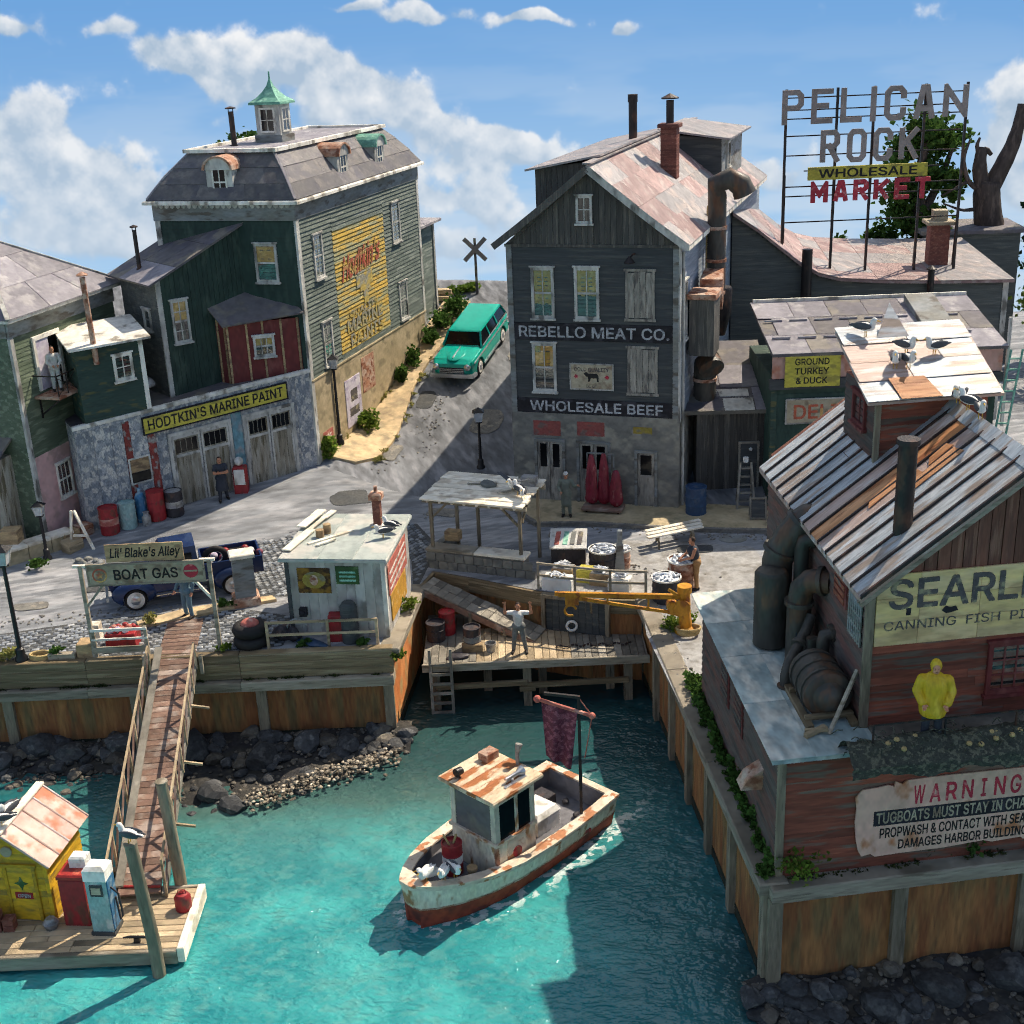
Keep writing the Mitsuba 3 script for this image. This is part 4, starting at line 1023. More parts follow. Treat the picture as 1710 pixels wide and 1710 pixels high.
# ---------------------------------------------------------------- tall charcoal meat company building
D = thing('meat_building', 'tall charcoal clapboard building with tin roof and two black lettered bands', 'building')
FD = Fr((.2, 46.3), (.951, -.309)); WD, DD = 6.25, 20.5
RD = Fr(FD.p(WD, 0, 0)[:2], (.32, .947))
HE = 9.75
def slopeD(u):
    return min(HE + .12 + (3.0 - abs(u - 3.12)) * .86, 12.46)
put(D + '__wall', FD.b(.02, WD - .02, .02, DD - 2, -.5, HE), 'charcoal_clap')
put(D + '__stone_base', [FD.b(-.03, WD + .03, -.05, .02, -.5, 3.55), RD.b(-.05, 12, -.03, .02, -.5, 3.4)], 'grey_stone', label='grey stone ground floor with old painted notices')
put(D + '__clapboard', [claps(FD, 0, WD, 4.12, 6.3, .15), claps(FD, 0, WD, 6.95, HE, .15)], 'charcoal_clap'); stuff(D + '__clapboard')
put(D + '__side_siding', claps(RD, 0, DD, 3.4, HE, .15), 'blue_clap'); stuff(D + '__side_siding')
gb = poly_prism([(-.05, HE), (WD + .05, HE), (3.12, 12.4)], 0, .1)
put(D + '__gable', FD.m((np.column_stack([gb[0][:, 0], .0 + gb[0][:, 2], gb[0][:, 1]]), gb[1])), 'gable_board')
for m in vboards(FD, .1, WD - .1, HE + .02, lambda u: max(HE + .03, slopeD(u) - .15), .21, .03): put(D + '__gable_board', m, 'gable_board')
put(D + '__gable_rail', FD.b(-.05, WD + .05, -.06, .02, HE - .08, HE + .02), 'gable_board')
for f, u in ((FD, .0), (FD, WD - .2)): put(D + '__corner_board', f.b(u, u + .2, -.065, .02, 3.55, HE), 'frieze')
put(D + '__corner_board', RD.b(-.06, .18, -.065, .02, 3.4, HE), 'trim')
# roof
def PD(u, v, e=0.0):  # right slope: u from ridge 0 to eave 1
    x = 3.12 + u * 3.5; z = 12.5 - u * 2.85 + .18 * u * u + e
    return FD.p(x, 0, z) + RD.x * (v - .35)
def PL_(u, v, e=0.0):
    x = 3.12 - u * 3.5; z = 12.5 - u * 2.85 + .18 * u * u + e
    return FD.p(x, 0, z) + RD.x * (v - .35)
rv = []
for f in (PD, PL_):
    for i in range(4):
        a, b = i / 4, (i + 1) / 4
        q = [f(a, 0), f(b, 0), f(b, DD), f(a, DD)]
        rv.append(hexa([p - [0, 0, .1] for p in q] + q))
kr = put(D + '__roof', rv, 'tin_pale')
g = np.random.default_rng(5)
for r in range(4):
    v = -.06 - (1.3 if r % 2 else 0)
    while v < DD - .1:
        w = g.uniform(2.1, 2.7); a, b = max(v, -.05), min(v + w, DD)
        if b - a > .2:
            e = .02 + .012 * (r % 2)
            put(kr + '__sheet', slab([PD(r / 4 + .003, a + .012, e + .012), PD((r + 1) / 4 + .02, a + .012, e + .02), PD((r + 1) / 4 + .02, b - .012, e + .02), PD(r / 4 + .003, b - .012, e + .012)], .018), 'tin_pink' if g.random() < .34 else 'tin_pale')
        v += w
put(kr + '__ridge_cap', bar(PD(0, -.05, .06), PD(0, DD, .06), .3, .05), 'tin_pale')
for f in (PD, PL_): put(D + '__barge_board', [bar(f(a, -.02, -.12), f(a + .26, -.02, -.12), .06, .24) for a in (0, .25, .5, .74)], 'trim' if f is PD else 'gable_board')
put(D + '__eave_board', bar(PD(1.0, 0, -.1), PD(1.0, DD, -.1), .08, .2), 'trim_bright')
# left shed dormer, seen over the left rake
def left_dormer():
    a, b = 2.0, 14.0
    V = [PL_(.05, a), PL_(.70, a), PL_(.70, b), PL_(.05, b)]
    W = [PL_(.05, a) + [0, 0, .08], PL_(.70, a) + [0, 0, 1.62], PL_(.70, b) + [0, 0, 1.62], PL_(.05, b) + [0, 0, .08]]
    k = part(D, 'roof_monitor', hexa(V + W), 'gable_board', 'weathered board clad roof monitor')
    f = Fr(V[1][:2], V[0][:2] - V[1][:2]); L = np.linalg.norm(V[0][:2] - V[1][:2])
    z0, z1 = V[1][2], V[0][2]
    t0, t1 = W[1][2], W[0][2]
    for m in vboards(f, 0, L, lambda u: z0 + (z1 - z0) * u / L, lambda u: t0 + (t1 - t0) * u / L, .21, .03): put(k + '__wall_board', m, 'gable_board')
    R = [PL_(-.02, a - .4) + [0, 0, .14], PL_(.78, a - .4) + [0, 0, 1.82], PL_(.78, b) + [0, 0, 1.82], PL_(-.02, b) + [0, 0, .14]]
    put(k + '__roof', slab([R[0], R[1], R[2], R[3]], .07), 'tin_pale')
left_dormer()
# right rear dormer
a, b = 12.5, 18.2
V = [PD(.04, a), PD(.74, a), PD(.74, b), PD(.04, b)]
W = [PD(.04, a) + [0, 0, .08], PD(.74, a) + [0, 0, 1.75], PD(.74, b) + [0, 0, 1.75], PD(.04, b) + [0, 0, .08]]
k = part(D, 'rear_dormer', hexa(V + W), 'charcoal_clap', 'dark shed dormer at the back of the roof')
R = [PD(-.02, a - .3) + [0, 0, .16], PD(.86, a - .3) + [0, 0, 2.1], PD(.86, b + .3) + [0, 0, 2.1], PD(-.02, b + .3) + [0, 0, .16]]
put(k + '__roof', slab(R, .08), 'tin_pale')
fw_ = Fr(V[1][:2] , V[2][:2] - V[1][:2])
put(k + '__face', fw_.b(0, b - a, -.04, .0, V[1][2], W[1][2]), 'frieze')
win(k, Fr(fw_.p(0, -.04, 0)[:2], fw_.x), 1.0, 1.9, V[1][2] + .45, W[1][2] - .2, 'trim', 2, 1, .1, dh=False)
# brick chimney and stacks
cb = PD(.40, 7.4)
CF = Fr(cb[:2], FD.x)
ck = part(D, 'brick_chimney', CF.b(-.3, .3, -.3, .3, cb[2] - .6, cb[2] + 1.75), 'brick', 'red brick chimney with a thin flue')
stuff(put(ck + '__brick', [m for i in range(27) for m in [CF.b(-.31 - .008 * (i % 2), .31 + .008 * (i % 2), -.315, .315, cb[2] - .6 + i * .087, cb[2] - .6 + i * .087 + .07)]], 'brick', r=np.repeat(rng.random(27), 8)))
put(ck + '__cap', [CF.m(cham(-.42, .42, -.42, .42, cb[2] + 1.75, cb[2] + 1.9, .03))], 'brick')
put(ck + '__flue', [cyl(cb + [0, 0, 1.8], cb + [0, 0, 2.75], .15), move(lathe([(.0, .16), (.34, 0), (.34, -.05), (.14, -.05)], 12), cb + [0, 0, 2.85])], 'iron', smooth=40)
put(D + '__roof_stack', [cyl(PL_(.12, 9.0), PL_(.12, 9.0) + [0, 0, 2.1], .17, n=14), cyl(PL_(.12, 9.0) + [0, 0, 1.85], PL_(.12, 9.0) + [0, 0, 2.15], .2, n=14)], 'iron', smooth=40, label='tall black stove stack')
# openings
for u0, u1, a, b, sh in ((.9, 1.75, 7.12, 8.95, .75), (2.5, 3.4, 7.12, 8.97, .55), (.85, 1.75, 4.38, 6.2, .48)):
    win(D, FD, u0, u1, a, b, 'trim', 2, 2, .1, shade=('blind_tan', sh))
win(D, FD, 2.62, 3.2, 10.5, 11.45, 'trim', 2, 2, .08, dh=False)
for u0, u1, a, b in ((4.35, 5.4, 7.17, 8.85), (4.4, 5.5, 4.45, 6.1)):
    k = put(D + '__boarded_window', [FD.b(u0, u0 + .1, -.06, 0, a, b), FD.b(u1 - .1, u1, -.06, 0, a, b), FD.b(u0 - .05, u1 + .05, -.075, 0, b, b + .09), FD.b(u0 - .04, u1 + .04, -.075, 0, a - .09, a)], 'boarded')
    w = (u1 - u0 - .2) / 4
    for i in range(4): put(k + '__board', FD.b(u0 + .1 + i * w + .008, u0 + .1 + (i + 1) * w - .008, -.05 - .012 * rng.random(), 0, a + .05 * rng.random(), b - .06 * rng.random()), 'boarded')
lk = put(D + '__wall_lamp', [FD.m(tube([(4.7, 0, 9.45), (4.7, -.25, 9.5), (4.62, -.45, 9.4)], .03, 6)), move(lathe([(.03, .12), (.2, -.1), (.19, -.12), (.0, -.02)], 12), FD.p(4.6, -.47, 9.33))], 'iron')
k = thing('company_sign', 'black painted band across the wall reading REBELLO MEAT CO.', 'sign')
put(k + '__board', FD.b(.02, WD - .02, -.055, -.0, 6.32, 6.94), 'sign_black'); put(k + '__lettering', text(FD, 'REBELLO MEAT CO.', 3.15, 6.44, .38, 5.55, -.056, .01), 'letter_white')
k = thing('company_sign', 'black painted band above the stone ground floor reading WHOLESALE BEEF', 'sign')
put(k + '__board', FD.b(.02, WD - .02, -.055, -.0, 3.56, 4.12), 'sign_black'); put(k + '__lettering', text(FD, 'WHOLESALE BEEF', 3.2, 3.66, .36, 5.0, -.056, .01), 'letter_white')
k = board_sign('quality_sign', 'small cream board with a bull picture and two rosettes on the charcoal wall', FD, 2.3, 3.85, 4.55, 5.45, 'sign_cream', [('GOLD QUALITY', 3.07, 5.2, .14, 1.3, 'letter_grey'), ('BEEF', 3.07, 4.6, .12, .4, 'letter_grey')], frame='trim', v=-.03)
bull = poly_prism([(0, .3), (.1, .36), (.18, .3), (.5, .3), (.56, .2), (.56, 0), (.5, 0), (.48, .13), (.25, .13), (.23, 0), (.17, 0), (.16, .18), (.08, .2)], 0, .012)
put(k + '__bull', FD.m((np.column_stack([bull[0][:, 0] + 2.78, -.071 - bull[0][:, 2], bull[0][:, 1] + 4.82]), bull[1])), 'letter_black')
for u in (2.5, 3.65): put(k + '__rosette', [FD.m((np.column_stack([u + m[0][:, 0], -.072 - m[0][:, 2], 5.0 + m[0][:, 1]]), m[1])) for m in [poly_prism([(.09 * math.cos(t) * (1 - .3 * (i % 2)), .09 * math.sin(t) * (1 - .3 * (i % 2))) for i, t in enumerate(np.linspace(0, 2 * np.pi, 12, endpoint=False))], 0, .01)]], 'letter_red')
put(D + '__wall_notice', FD.b(.8, 1.85, -.062, -.05, 2.68, 3.25), 'poster_red'); put(D + '__wall_notice', FD.b(2.48, 3.52, -.062, -.05, 2.74, 3.28), 'poster_red')
put(D + '__wall_notice', FD.b(4.6, 5.3, -.062, -.05, 2.92, 3.18), 'poster_yellow')
def shop_door(u0, u1, h1, leaves=2, tall=.9, mat='trim'):
    k = put(D + '__door', [FD.b(u0 - .1, u0, -.13, -.05, 0, h1 + .1), FD.b(u1, u1 + .1, -.13, -.05, 0, h1 + .1), FD.b(u0, u1, -.13, -.05, h1, h1 + .1)], 'frieze')
    w = (u1 - u0) / leaves
    for i in range(leaves):
        a, b = u0 + i * w + .015, u0 + (i + 1) * w - .015
        put(k + '__leaf', [FD.b(a, b, -.09, -.05, 0, h1 - tall - .1), FD.b(a, a + .1, -.09, -.05, h1 - tall - .1, h1), FD.b(b - .1, b, -.09, -.05, h1 - tall - .1, h1), FD.b(a + .1, b - .1, -.09, -.05, h1 - .08, h1)], 'boarded')
        put(k + '__pane', FD.b(a + .1, b - .1, -.07, -.05, h1 - tall - .1, h1 - .08), 'glass')
    return k
shop_door(.92, 1.9, 2.45); shop_door(2.55, 3.65, 2.45); shop_door(4.75, 5.4, 2.2, 1, .75)
win(D, RD, .55, 1.25, 6.3, 8.4, 'trim', 2, 2, .1)
win(D, RD, 6.9, 7.7, 4.6, 6.4, 'trim', 2, 2, .1)
put(D + '__downpipe', [tube([RD.p(.28, -.1, 9.5), RD.p(.25, -.12, 6), RD.p(.25, -.12, .15)], .055, 8)], 'trim', smooth=40)
# the big duct on its right wall
k = thing('exhaust_duct', 'large rusty black exhaust duct with curved hood on the meat building side wall', 'duct')
o = -.62
P3 = lambda u, v, z: RD.p(u, v, z)
uD = 4.1
put(k + '__riser', [tube([P3(uD, o, 7.2), P3(uD, o, 10.1), P3(uD, o, 10.9), P3(uD - .25, o + .0, 11.35), P3(uD - .15, o - .45, 11.55), P3(uD, o - .85, 11.3), P3(uD + .05, o - 1.0, 10.95)], [.35, .35, .35, .37, .4, .42, .43], 16)], 'duct', smooth=40)
for z in (7.3, 8.5, 9.7): put(k + '__band', cyl(P3(uD, o, z), P3(uD, o, z + .12), .385, n=16), 'rusty_copper')
put(k + '__fan_box', [RD.b(1.15, 2.4, -1.05, -.15, 5.6, 7.75)], 'gable_board')
put(k + '__fan_box_rim', [RD.b(1.07, 2.48, -1.13, -.07, 7.66, 7.85)], 'rusty_copper')
put(k + '__transition', hexa([P3(2.7, -1.1, 7.0), P3(3.8, -.95, 7.0), P3(3.8, -.25, 7.0), P3(2.7, -.25, 7.0), P3(2.7, -1.1, 8.1), P3(3.8, -.95, 8.3), P3(3.8, -.25, 8.3), P3(2.7, -.25, 8.1)]), 'rusty_copper')
put(k + '__cyclone', move(lathe([(.0, -.6), (.2, -.55), (.42, .3), (.46, 1.2), (.4, 1.3), (0, 1.3)], 16), P3(4.4, -.75, 6.2)), 'iron', smooth=40)
put(k + '__gas_pipe', [tube([P3(4.9, -.15, 4.8), P3(4.9, -.15, 9.6), P3(5.1, -.15, 10.4)], .08, 8)], 'rope', smooth=40)
k = thing('vent_hood', 'rusty round topped vent hood on the low shed roof beside the meat building', 'vent')
m = [tube([P3(2.3, -.55, 3.4), P3(2.3, -.55, 4.6), P3(2.2, -.6, 5.05), P3(1.95, -.75, 5.2), P3(1.7, -.9, 5.0)], [.42, .42, .44, .46, .48], 16)]
put(k + '__pipe', m, 'duct', smooth=40); put(k + '__rim', cyl(P3(2.3, -.55, 4.4), P3(2.3, -.55, 4.52), .46, n=16), 'rusty_copper')

# ---------------------------------------------------------------- low board shed between the two
s1 = thing('board_shed', 'low dark board shed with patched flat roof left of the green shop', 'shed')
SF = Fr((7.0, 45.6), (1, -.06))
put(s1 + '__wall', SF.b(0, 2.65, .02, 5.0, -.2, 3.5), 'gable_board')
for m in vboards(SF, .0, 2.65, 0, 3.5, .2, .03): put(s1 + '__board', m, 'gable_board')
dk = put(s1 + '__door', [SF.b(1.55, 1.63, -.08, -.03, .1, 2.15), SF.b(2.25, 2.33, -.08, -.03, .1, 2.15), SF.b(1.55, 2.33, -.082, -.03, 2.15, 2.24)], 'grey_plank')
put(dk + '__leaf', SF.b(1.64, 2.24, -.06, -.03, .1, 2.15), 'charcoal_clap'); put(dk + '__lamp', move(ball((0, 0, 0), .07, 1), SF.p(2.0, -.12, 1.95)), 'white_paint')
RP = lambda u, v, e=0: SF.p(u, v, 3.58 + .26 * v + e)
kr = put(s1 + '__roof', slab([RP(-.5, -.25), RP(2.85, -.25), RP(2.85, 5.0), RP(-.5, 5.0)], .09), 'roof_dark')
for a, b, c, d, m in ((1.0, 2.1, -.3, .55, 'trim_bright'), (2.15, 2.85, -.28, 1.3, 'roof_light'), (-.2, .9, .6, 2.0, 'roof_dark'), (.7, 2.0, .7, 1.2, 'trim_bright'), (1.0, 2.6, 1.35, 3.0, 'roof_light')):
    put(kr + '__patch', slab([RP(a, c, .03), RP(b, c, .03), RP(b, d, .03), RP(a, d, .03)], .025), m)
put(s1 + '__fascia', SF.b(-.5, 2.85, -.3, -.25, 3.38, 3.52), 'grey_plank')

# ---------------------------------------------------------------- wholesale market building with the roof sign
Mb = thing('market_building', 'long dark clapboard market hall with swooping pink tin roof under the roof sign', 'building')
FM = Fr((10.1, 55.2), (1, -.105)); WM = 11.4
prof = [(-.2, 9.3), (.9, 8.55), (1.8, 7.82), (2.7, 7.1), (3.5, 6.65), (4.4, 6.42), (6, 6.3), (8.5, 6.22), (11.6, 6.2)]
pu, pz = zip(*prof)
hM = lambda u: float(np.interp(u, pu, pz))
body = poly_prism([(-.2, -1)] + [(u, z - .12) for u, z in prof[:1]] + [(u, z - .12) for u, z in prof[1:-1]] + [(WM, 6.08), (WM, -1)], 0, 8.8)
put(Mb + '__wall', FM.m((np.column_stack([body[0][:, 0], body[0][:, 2] + .02, body[0][:, 1]]), body[1])), 'grey_clap')
n = 44; cl = []
for i in range(n):
    z = 1.2 + i * .17
    u0 = -.2
    u1 = WM if z + .17 < 6.1 else float(np.interp(-(z + .25), [-q for q in pz], pu))
    if u1 - u0 > .2: cl.append(claps(FM, u0, u1, z, z + .17, .17))
stuff(put(Mb + '__clapboard', cl, 'grey_clap'))
put(Mb + '__side_wall', claps(FM.turn(WM, 0), 0, 8.8, 0, 6.05, .17), 'blue_clap'); stuff(Mb + '__side_wall')
put(Mb + '__corner_board', FM.b(WM - .18, WM + .05, -.06, .05, 0, 6.1), 'trim')
PM = lambda u, v, e=0: FM.p(u, v, hM(u) + .028 * max(v, 0) + e)
rv = [hexa([PM(a, -.3, -.12), PM(b, -.3, -.12), PM(b, 9.2, -.12), PM(a, 9.2, -.12), PM(a, -.3), PM(b, -.3), PM(b, 9.2), PM(a, 9.2)]) for a, b in zip(pu[:-1], pu[1:])]
kr = put(Mb + '__roof', rv, 'tin_pink')
for i, (a, b) in enumerate(zip(pu[:-1], pu[1:])):
    v = -.36 - (.9 if i % 2 else 0)
    while v < 9.2:
        w = g.uniform(1.7, 2.6); c, d = max(v, -.34), min(v + w, 9.2)
        if d - c > .2:
            put(kr + '__sheet', slab([PM(a + .01, c + .01, .03), PM(b - .01, c + .01, .03), PM(b - .01, d - .01, .03), PM(a + .01, d - .01, .03)], .02), 'tin_pink' if g.random() < .62 else 'tin_pale')
        v += w
for u in (1.55, 8.5): win(Mb, FM, u, u + .95, 4.0, 5.5, 'trim', 2, 2, .1, shade=('blind_tan', .6))
put(Mb + '__flue', [cyl(FM.p(2.95, -.35, 3.2), FM.p(2.95, -.35, 7.7), .22, n=14)], 'iron', smooth=40, label='thick black flue pipe')
put(Mb + '__flue', [cyl(FM.p(8.15, -.3, 4.6), FM.p(8.15, -.3, 6.7), .14, n=12), move(lathe([(0, .2), (.22, .05), (.22, 0), (.1, 0)], 12), FM.p(8.15, -.3, 6.7))], 'iron', smooth=40, label='thin black flue pipe with a cap')
CF = Fr(FM.p(9.1, 3.2, 0)[:2], FM.x)
k = part(Mb, 'chimney', [CF.b(-.42, .42, -.42, .42, 6.0, 8.1)], 'brick', 'square brown chimney with a pale cap'); put(k + '__cap', [CF.m(cham(-.62, .62, -.6, .6, 8.1, 8.25, .03)), CF.b(-.3, .3, -.3, .3, 8.25, 8.7)], 'sign_cream')
k = thing('rear_shed', 'flat grey roofed shed behind the right end of the market hall', 'shed')
put(k + '__wall', FM.b(10.0, 14.5, 9.6, 13, 0, 6.6), 'grey_clap'); put(k + '__roof', FM.m(cham(9.7, 14.8, 9.4, 13.3, 6.6, 6.78, .03)), 'roof_dark')

# the roof sign
RS = thing('rooftop_sign', 'open iron frame roof sign with big letters reading PELICAN ROCK WHOLESALE MARKET', 'sign')
FP = Fr((11.9, 56.2), (1, 0))
xs = [.35, 2.5, 4.05, 6.2, 7.95]
for x in xs:
    p = FP.p(x, 0, 0); b0 = 6.35 if x > 2 else 7.3
    zb = 6.3 if x > 1.5 else 7.5
    put(RS + '__post', bar((p[0], p[1], zb), (p[0], p[1], 14.1), .1), 'iron')
    put(RS + '__brace', [bar((p[0] + .25, p[1] + .9, zb), (p[0] + .05, p[1] + .05, 10.6), .07)] + [bar((p[0] + .25 - .2 * t, p[1] + .9 * (1 - t), zb + (10.6 - zb) * t), (p[0], p[1], zb + (10.6 - zb) * t + .25), .045) for t in (.15, .35, .55, .75)], 'iron')
for z, a, b in ((13.75, .3, 7.8), (13.25, .3, 7.8), (12.9, .3, 7.8), (12.2, .35, 7.8), (11.4, .35, 7.8), (10.75, 1.2, 7.0), (10.1, .35, 7.9), (9.7, .35, 7.9), (8.6, .35, 7.9)):
    put(RS + '__rail', FP.m(bar((a, .02, z), (b, .02, z), .05)), 'iron')
from shapely.geometry import LineString, MultiLineString
STROKES = {'P': [[(0, 0), (0, 1), (.8, 1), (1, .88), (1, .6), (.8, .48), (0, .48)]], 'E': [[(1, 1), (0, 1), (0, 0), (1, 0)], [(0, .52), (.75, .52)]], 'L': [[(0, 1), (0, 0), (1, 0)]], 'I': [[(.5, 0), (.5, 1)]],
           'C': [[(1, .74), (1, .86), (.78, 1), (.22, 1), (0, .86), (0, .14), (.22, 0), (.78, 0), (1, .14), (1, .26)]], 'A': [[(0, 0), (.38, 1), (.62, 1), (1, 0)], [(.15, .33), (.85, .33)]], 'N': [[(0, 0), (0, 1), (1, 0), (1, 1)]],
           'R': [[(0, 0), (0, 1), (.8, 1), (1, .88), (1, .62), (.8, .5), (0, .5)], [(.45, .5), (1, 0)]], 'O': [[(.22, 0), (.78, 0), (1, .14), (1, .86), (.78, 1), (.22, 1), (0, .86), (0, .14), (.22, 0)]],
           'K': [[(0, 0), (0, 1)], [(1, 1), (.1, .45)], [(.35, .6), (1, 0)]], 'M': [[(0, 0), (0, 1), (.5, .35), (1, 1), (1, 0)]], 'T': [[(.5, 0), (.5, 1)], [(0, 1), (1, 1)]]}

def block(fr, c, uc, z, h, w, v, depth):
    # a slab letter: strokes of even width with mitred corners
    t = (.155 if h > 1 else .2) * h
    ls = MultiLineString([[(x * max(w - t, .01), y * (h - t)) for x, y in l] for l in STROKES[c]])
    g = ls.buffer(t / 2, cap_style=3 if c not in 'A' else 2, join_style=2, mitre_limit=1.6)
    m = poly_prism(g, 0, depth)
    x0, y0, x1, y1 = g.bounds
    return fr.m((np.column_stack([uc - (x0 + x1) / 2 + m[0][:, 0], v - m[0][:, 2], z + (m[0][:, 1] - y0) / (y1 - y0) * h]), m[1]))

def letters(s, x0, x1, z, h, mat, name):
    ws = [.3 if c == 'I' else (1.15 if c in 'MN' else 1.0) for c in s]
    gap = .38
    k = (x1 - x0) / (sum(ws) + gap * (len(s) - 1))
    x = x0
    for c, w in zip(s, ws):
        put(RS + '__' + name, block(FP, c, x + k * w / 2, z, h, k * w, -.08, .12), mat)
        x += k * (w + gap)
letters('PELICAN', .15, 7.95, 12.68, 1.4, 'letter_brown', 'letter')
letters('ROCK', 1.85, 6.0, 11.05, 1.36, 'letter_brown', 'letter')
letters('MARKET', 1.5, 6.6, 9.42, .9, 'letter_red', 'red_letter')
wk = put(RS + '__name_board', FP.b(1.35, 6.45, -.16, -.04, 10.36, 10.9), 'sign_yellow')
put(wk + '__lettering', text(FP, 'WHOLESALE', 3.9, 10.46, .34, 4.2, -.161, .01), 'letter_black')

# ---------------------------------------------------------------- green shop with the two food signs
N = thing('green_shop', 'low dark green shop with a long tin roof and two food signs', 'shop building')
FN = Fr((9.45, 44.0), (1, -.02)); WN = 7.9
put(N + '__wall', FN.b(0, WN, .02, 5, -.2, 5.0), 'dark_green')
stuff(put(N + '__clapboard', claps(FN, 0, WN, 0, 4.4, .16), 'dark_green'))
put(N + '__fascia', FN.b(-.05, WN + .1, -.12, .02, 5.0, 5.95), 'tin_pinkish')
put(N + '__band', FN.b(-.15, WN + .15, -.2, .02, 4.62, 4.98), 'charcoal_clap')
NP_ = lambda u, v, e=0: FN.p(u, v, 5.98 + .17 * v + e)
kr = put(N + '__roof', slab([NP_(-.1, -.3), NP_(WN + .2, -.3), NP_(WN + .2, 4.6), NP_(-.1, 4.6)], .1), 'roof_dark')
for r in range(3):
    for c in range(6):
        a = -.1 + c * 1.38 + (r % 2) * .5
        put(kr + '__sheet', slab([NP_(max(a, -.1), -.32 + r * 1.6, .03 + .012 * r), NP_(min(a + 1.36, WN + .2), -.32 + r * 1.6, .03 + .012 * r), NP_(min(a + 1.36, WN + .2), -.32 + r * 1.6 + 1.62, .03 + .012 * r), NP_(max(a, -.1), -.32 + r * 1.6 + 1.62, .03 + .012 * r)], .02), 'roof_dark' if rng.random() < .7 else 'roof_light')
for v in (.95, 2.55): put(kr + '__snow_rail', [bar(NP_(.1 + i * .92, v, .08), NP_(.75 + i * .92, v, .08), .06) for i in range(8)], 'roof_light')
put(kr + '__ridge_rail', bar(NP_(0, 4.5, .1), NP_(WN + .2, 4.5, .1), .1, .12), 'trim_bright')
put(kr + '__hatch', [FN.m(hexa([[5.6, 1.4, 6.2], [6.7, 1.4, 6.2], [6.7, 4.0, 6.6], [5.6, 4.0, 6.6], [5.6, 1.4, 6.42], [6.7, 1.4, 6.42], [6.7, 4.0, 7.0], [5.6, 4.0, 7.0]]))], 'frieze')
put(N + '__corner_board', FN.b(-.06, .14, -.06, .02, 0, 4.6), 'green_clap')
put(N + '__side_pole', FN.m(bar((WN + .25, -.2, 3), (WN + .25, -.1, 6.9), .1)), 'trim'); put(N + '__ladder', [FN.m(bar((WN - .3 + i, -1.0, 2.6), (WN + .3 + i, -.3, 5.8), .06)) for i in (0, .4)] + [FN.m(bar((WN - .3 + .6 * t, -1 + .7 * t, 2.6 + 3.2 * t), (WN + .1 + .6 * t, -1 + .7 * t, 2.6 + 3.2 * t), .05)) for t in np.linspace(.1, .9, 8)], 'copper')
board_sign('food_sign', 'yellow board reading GROUND TURKEY & DUCK under the tin eave of the green shop', FN, .36, 2.3, 4.72, 5.86, 'sign_yellow', [('GROUND', 1.3, 5.52, .22, 1.2, 'letter_black'), ('TURKEY', 1.3, 5.18, .22, 1.2, 'letter_black'), ('& DUCK', 1.3, 4.84, .22, 1.1, 'letter_black')], v=-.22)
board_sign('food_sign', 'framed cream board with red letters below the yellow sign on the green shop', FN, .5, 2.5, 3.35, 4.2, 'sign_cream', [('DELI', 1.55, 3.5, .5, 1.6, 'mural_red')], frame='trim', v=-.05)
# ---------------------------------------------------------------- red cannery on the right quay
class Sk(Fr):
    """A frame whose side walls are not quite square to its front: u grows by k per metre of depth."""
    def __init__(s, o, d, z=0.0, k=0.0):
        super().__init__(o, d, z); s.k = k
    def m(s, mesh):
        v = np.array(mesh[0], float); v[:, 0] += s.k * np.maximum(v[:, 1], 0)
        return super().m((v, mesh[1]))
    def p(s, u, v, z):
        return super().p(u + s.k * max(v, 0), v, z)

E_ = thing('cannery', 'big weathered red clapboard cannery with rust streaked tin roof on the right quay', 'building')
ea = math.radians(6.5)
FEl = Sk((5.25, 22.5), (math.cos(ea), math.sin(ea)), 0, .066)
FE = Sk((7.1, 23.35), (math.cos(ea), math.sin(ea)), 0, .066)
DL = 7.75
BK = FEl.p(0, DL, 0)[:2]
LEl = Fr(BK, FEl.o[:2] - BK)
put(E_ + '__lower_wall', FEl.b(.03, 9.5, .03, DL, -.1, 2.95), 'grey_red_clap')
clap_parts(E_, FEl, .1, 9.4, .02, 2.92, 'red_clap', .2)
stuff(put(E_ + '__side_siding', claps(LEl, 0, DL, .0, 2.92, .17, lip=.035), 'grey_red_clap'))
put(E_ + '__corner_post', FEl.b(-.06, .1, -.06, .04, 0, 2.95), 'post_timber')
for u0 in (2.4, 3.8):
    k = put(E_ + '__shutter', [LEl.b(u0, u0 + .85, -.06, 0, 1.5, 2.62)], 'red_board')
    put(k + '__slat', [LEl.b(u0 + .08, u0 + .77, -.085, -.06, 1.58 + i * .17, 1.7 + i * .17) for i in range(6)], 'grey_red_clap')
hk = put(E_ + '__wall_hood', [LEl.m(hexa([[6.05, -.5, 1.35], [6.5, -.5, 1.35], [6.5, 0, 1.35], [6.05, 0, 1.35], [6.05, -.35, 1.62], [6.5, -.35, 1.62], [6.5, 0, 1.85], [6.05, 0, 1.85]]))], 'rusty_copper')
# lean-to roof and front ledge
lk = put(E_ + '__ledge_roof', FEl.m(cham(-.28, 2.0, -.3, DL + .1, 2.95, 3.05, .02)), 'lean_roof')
for a, b in ((-.31, 2.0), (2.02, 4.2), (4.22, 6.0), (6.02, DL + .1)): put(lk + '__sheet', FEl.m(cham(-.32, .62, a, b, 3.05, 3.072, .008)), 'lean_roof'); put(lk + '__sheet', FEl.m(cham(.6, 1.9, a, b, 3.045, 3.062, .008)), 'lean_roof')
put(E_ + '__front_deck', FEl.m(cham(2.0, 9.4, -.62, .9, 2.93, 3.05, .02)), 'grey_plank')
put(E_ + '__main_wall', FE.b(.03, 6.2, .03, 8, 2.9, 6.4), 'grey_red_clap')
clap_parts(E_, FE, .08, 6.15, 3.06, 6.42, 'red_clap', .185)
hE = lambda u: 6.45 + (3.1 - abs(u - 3.1)) * .73
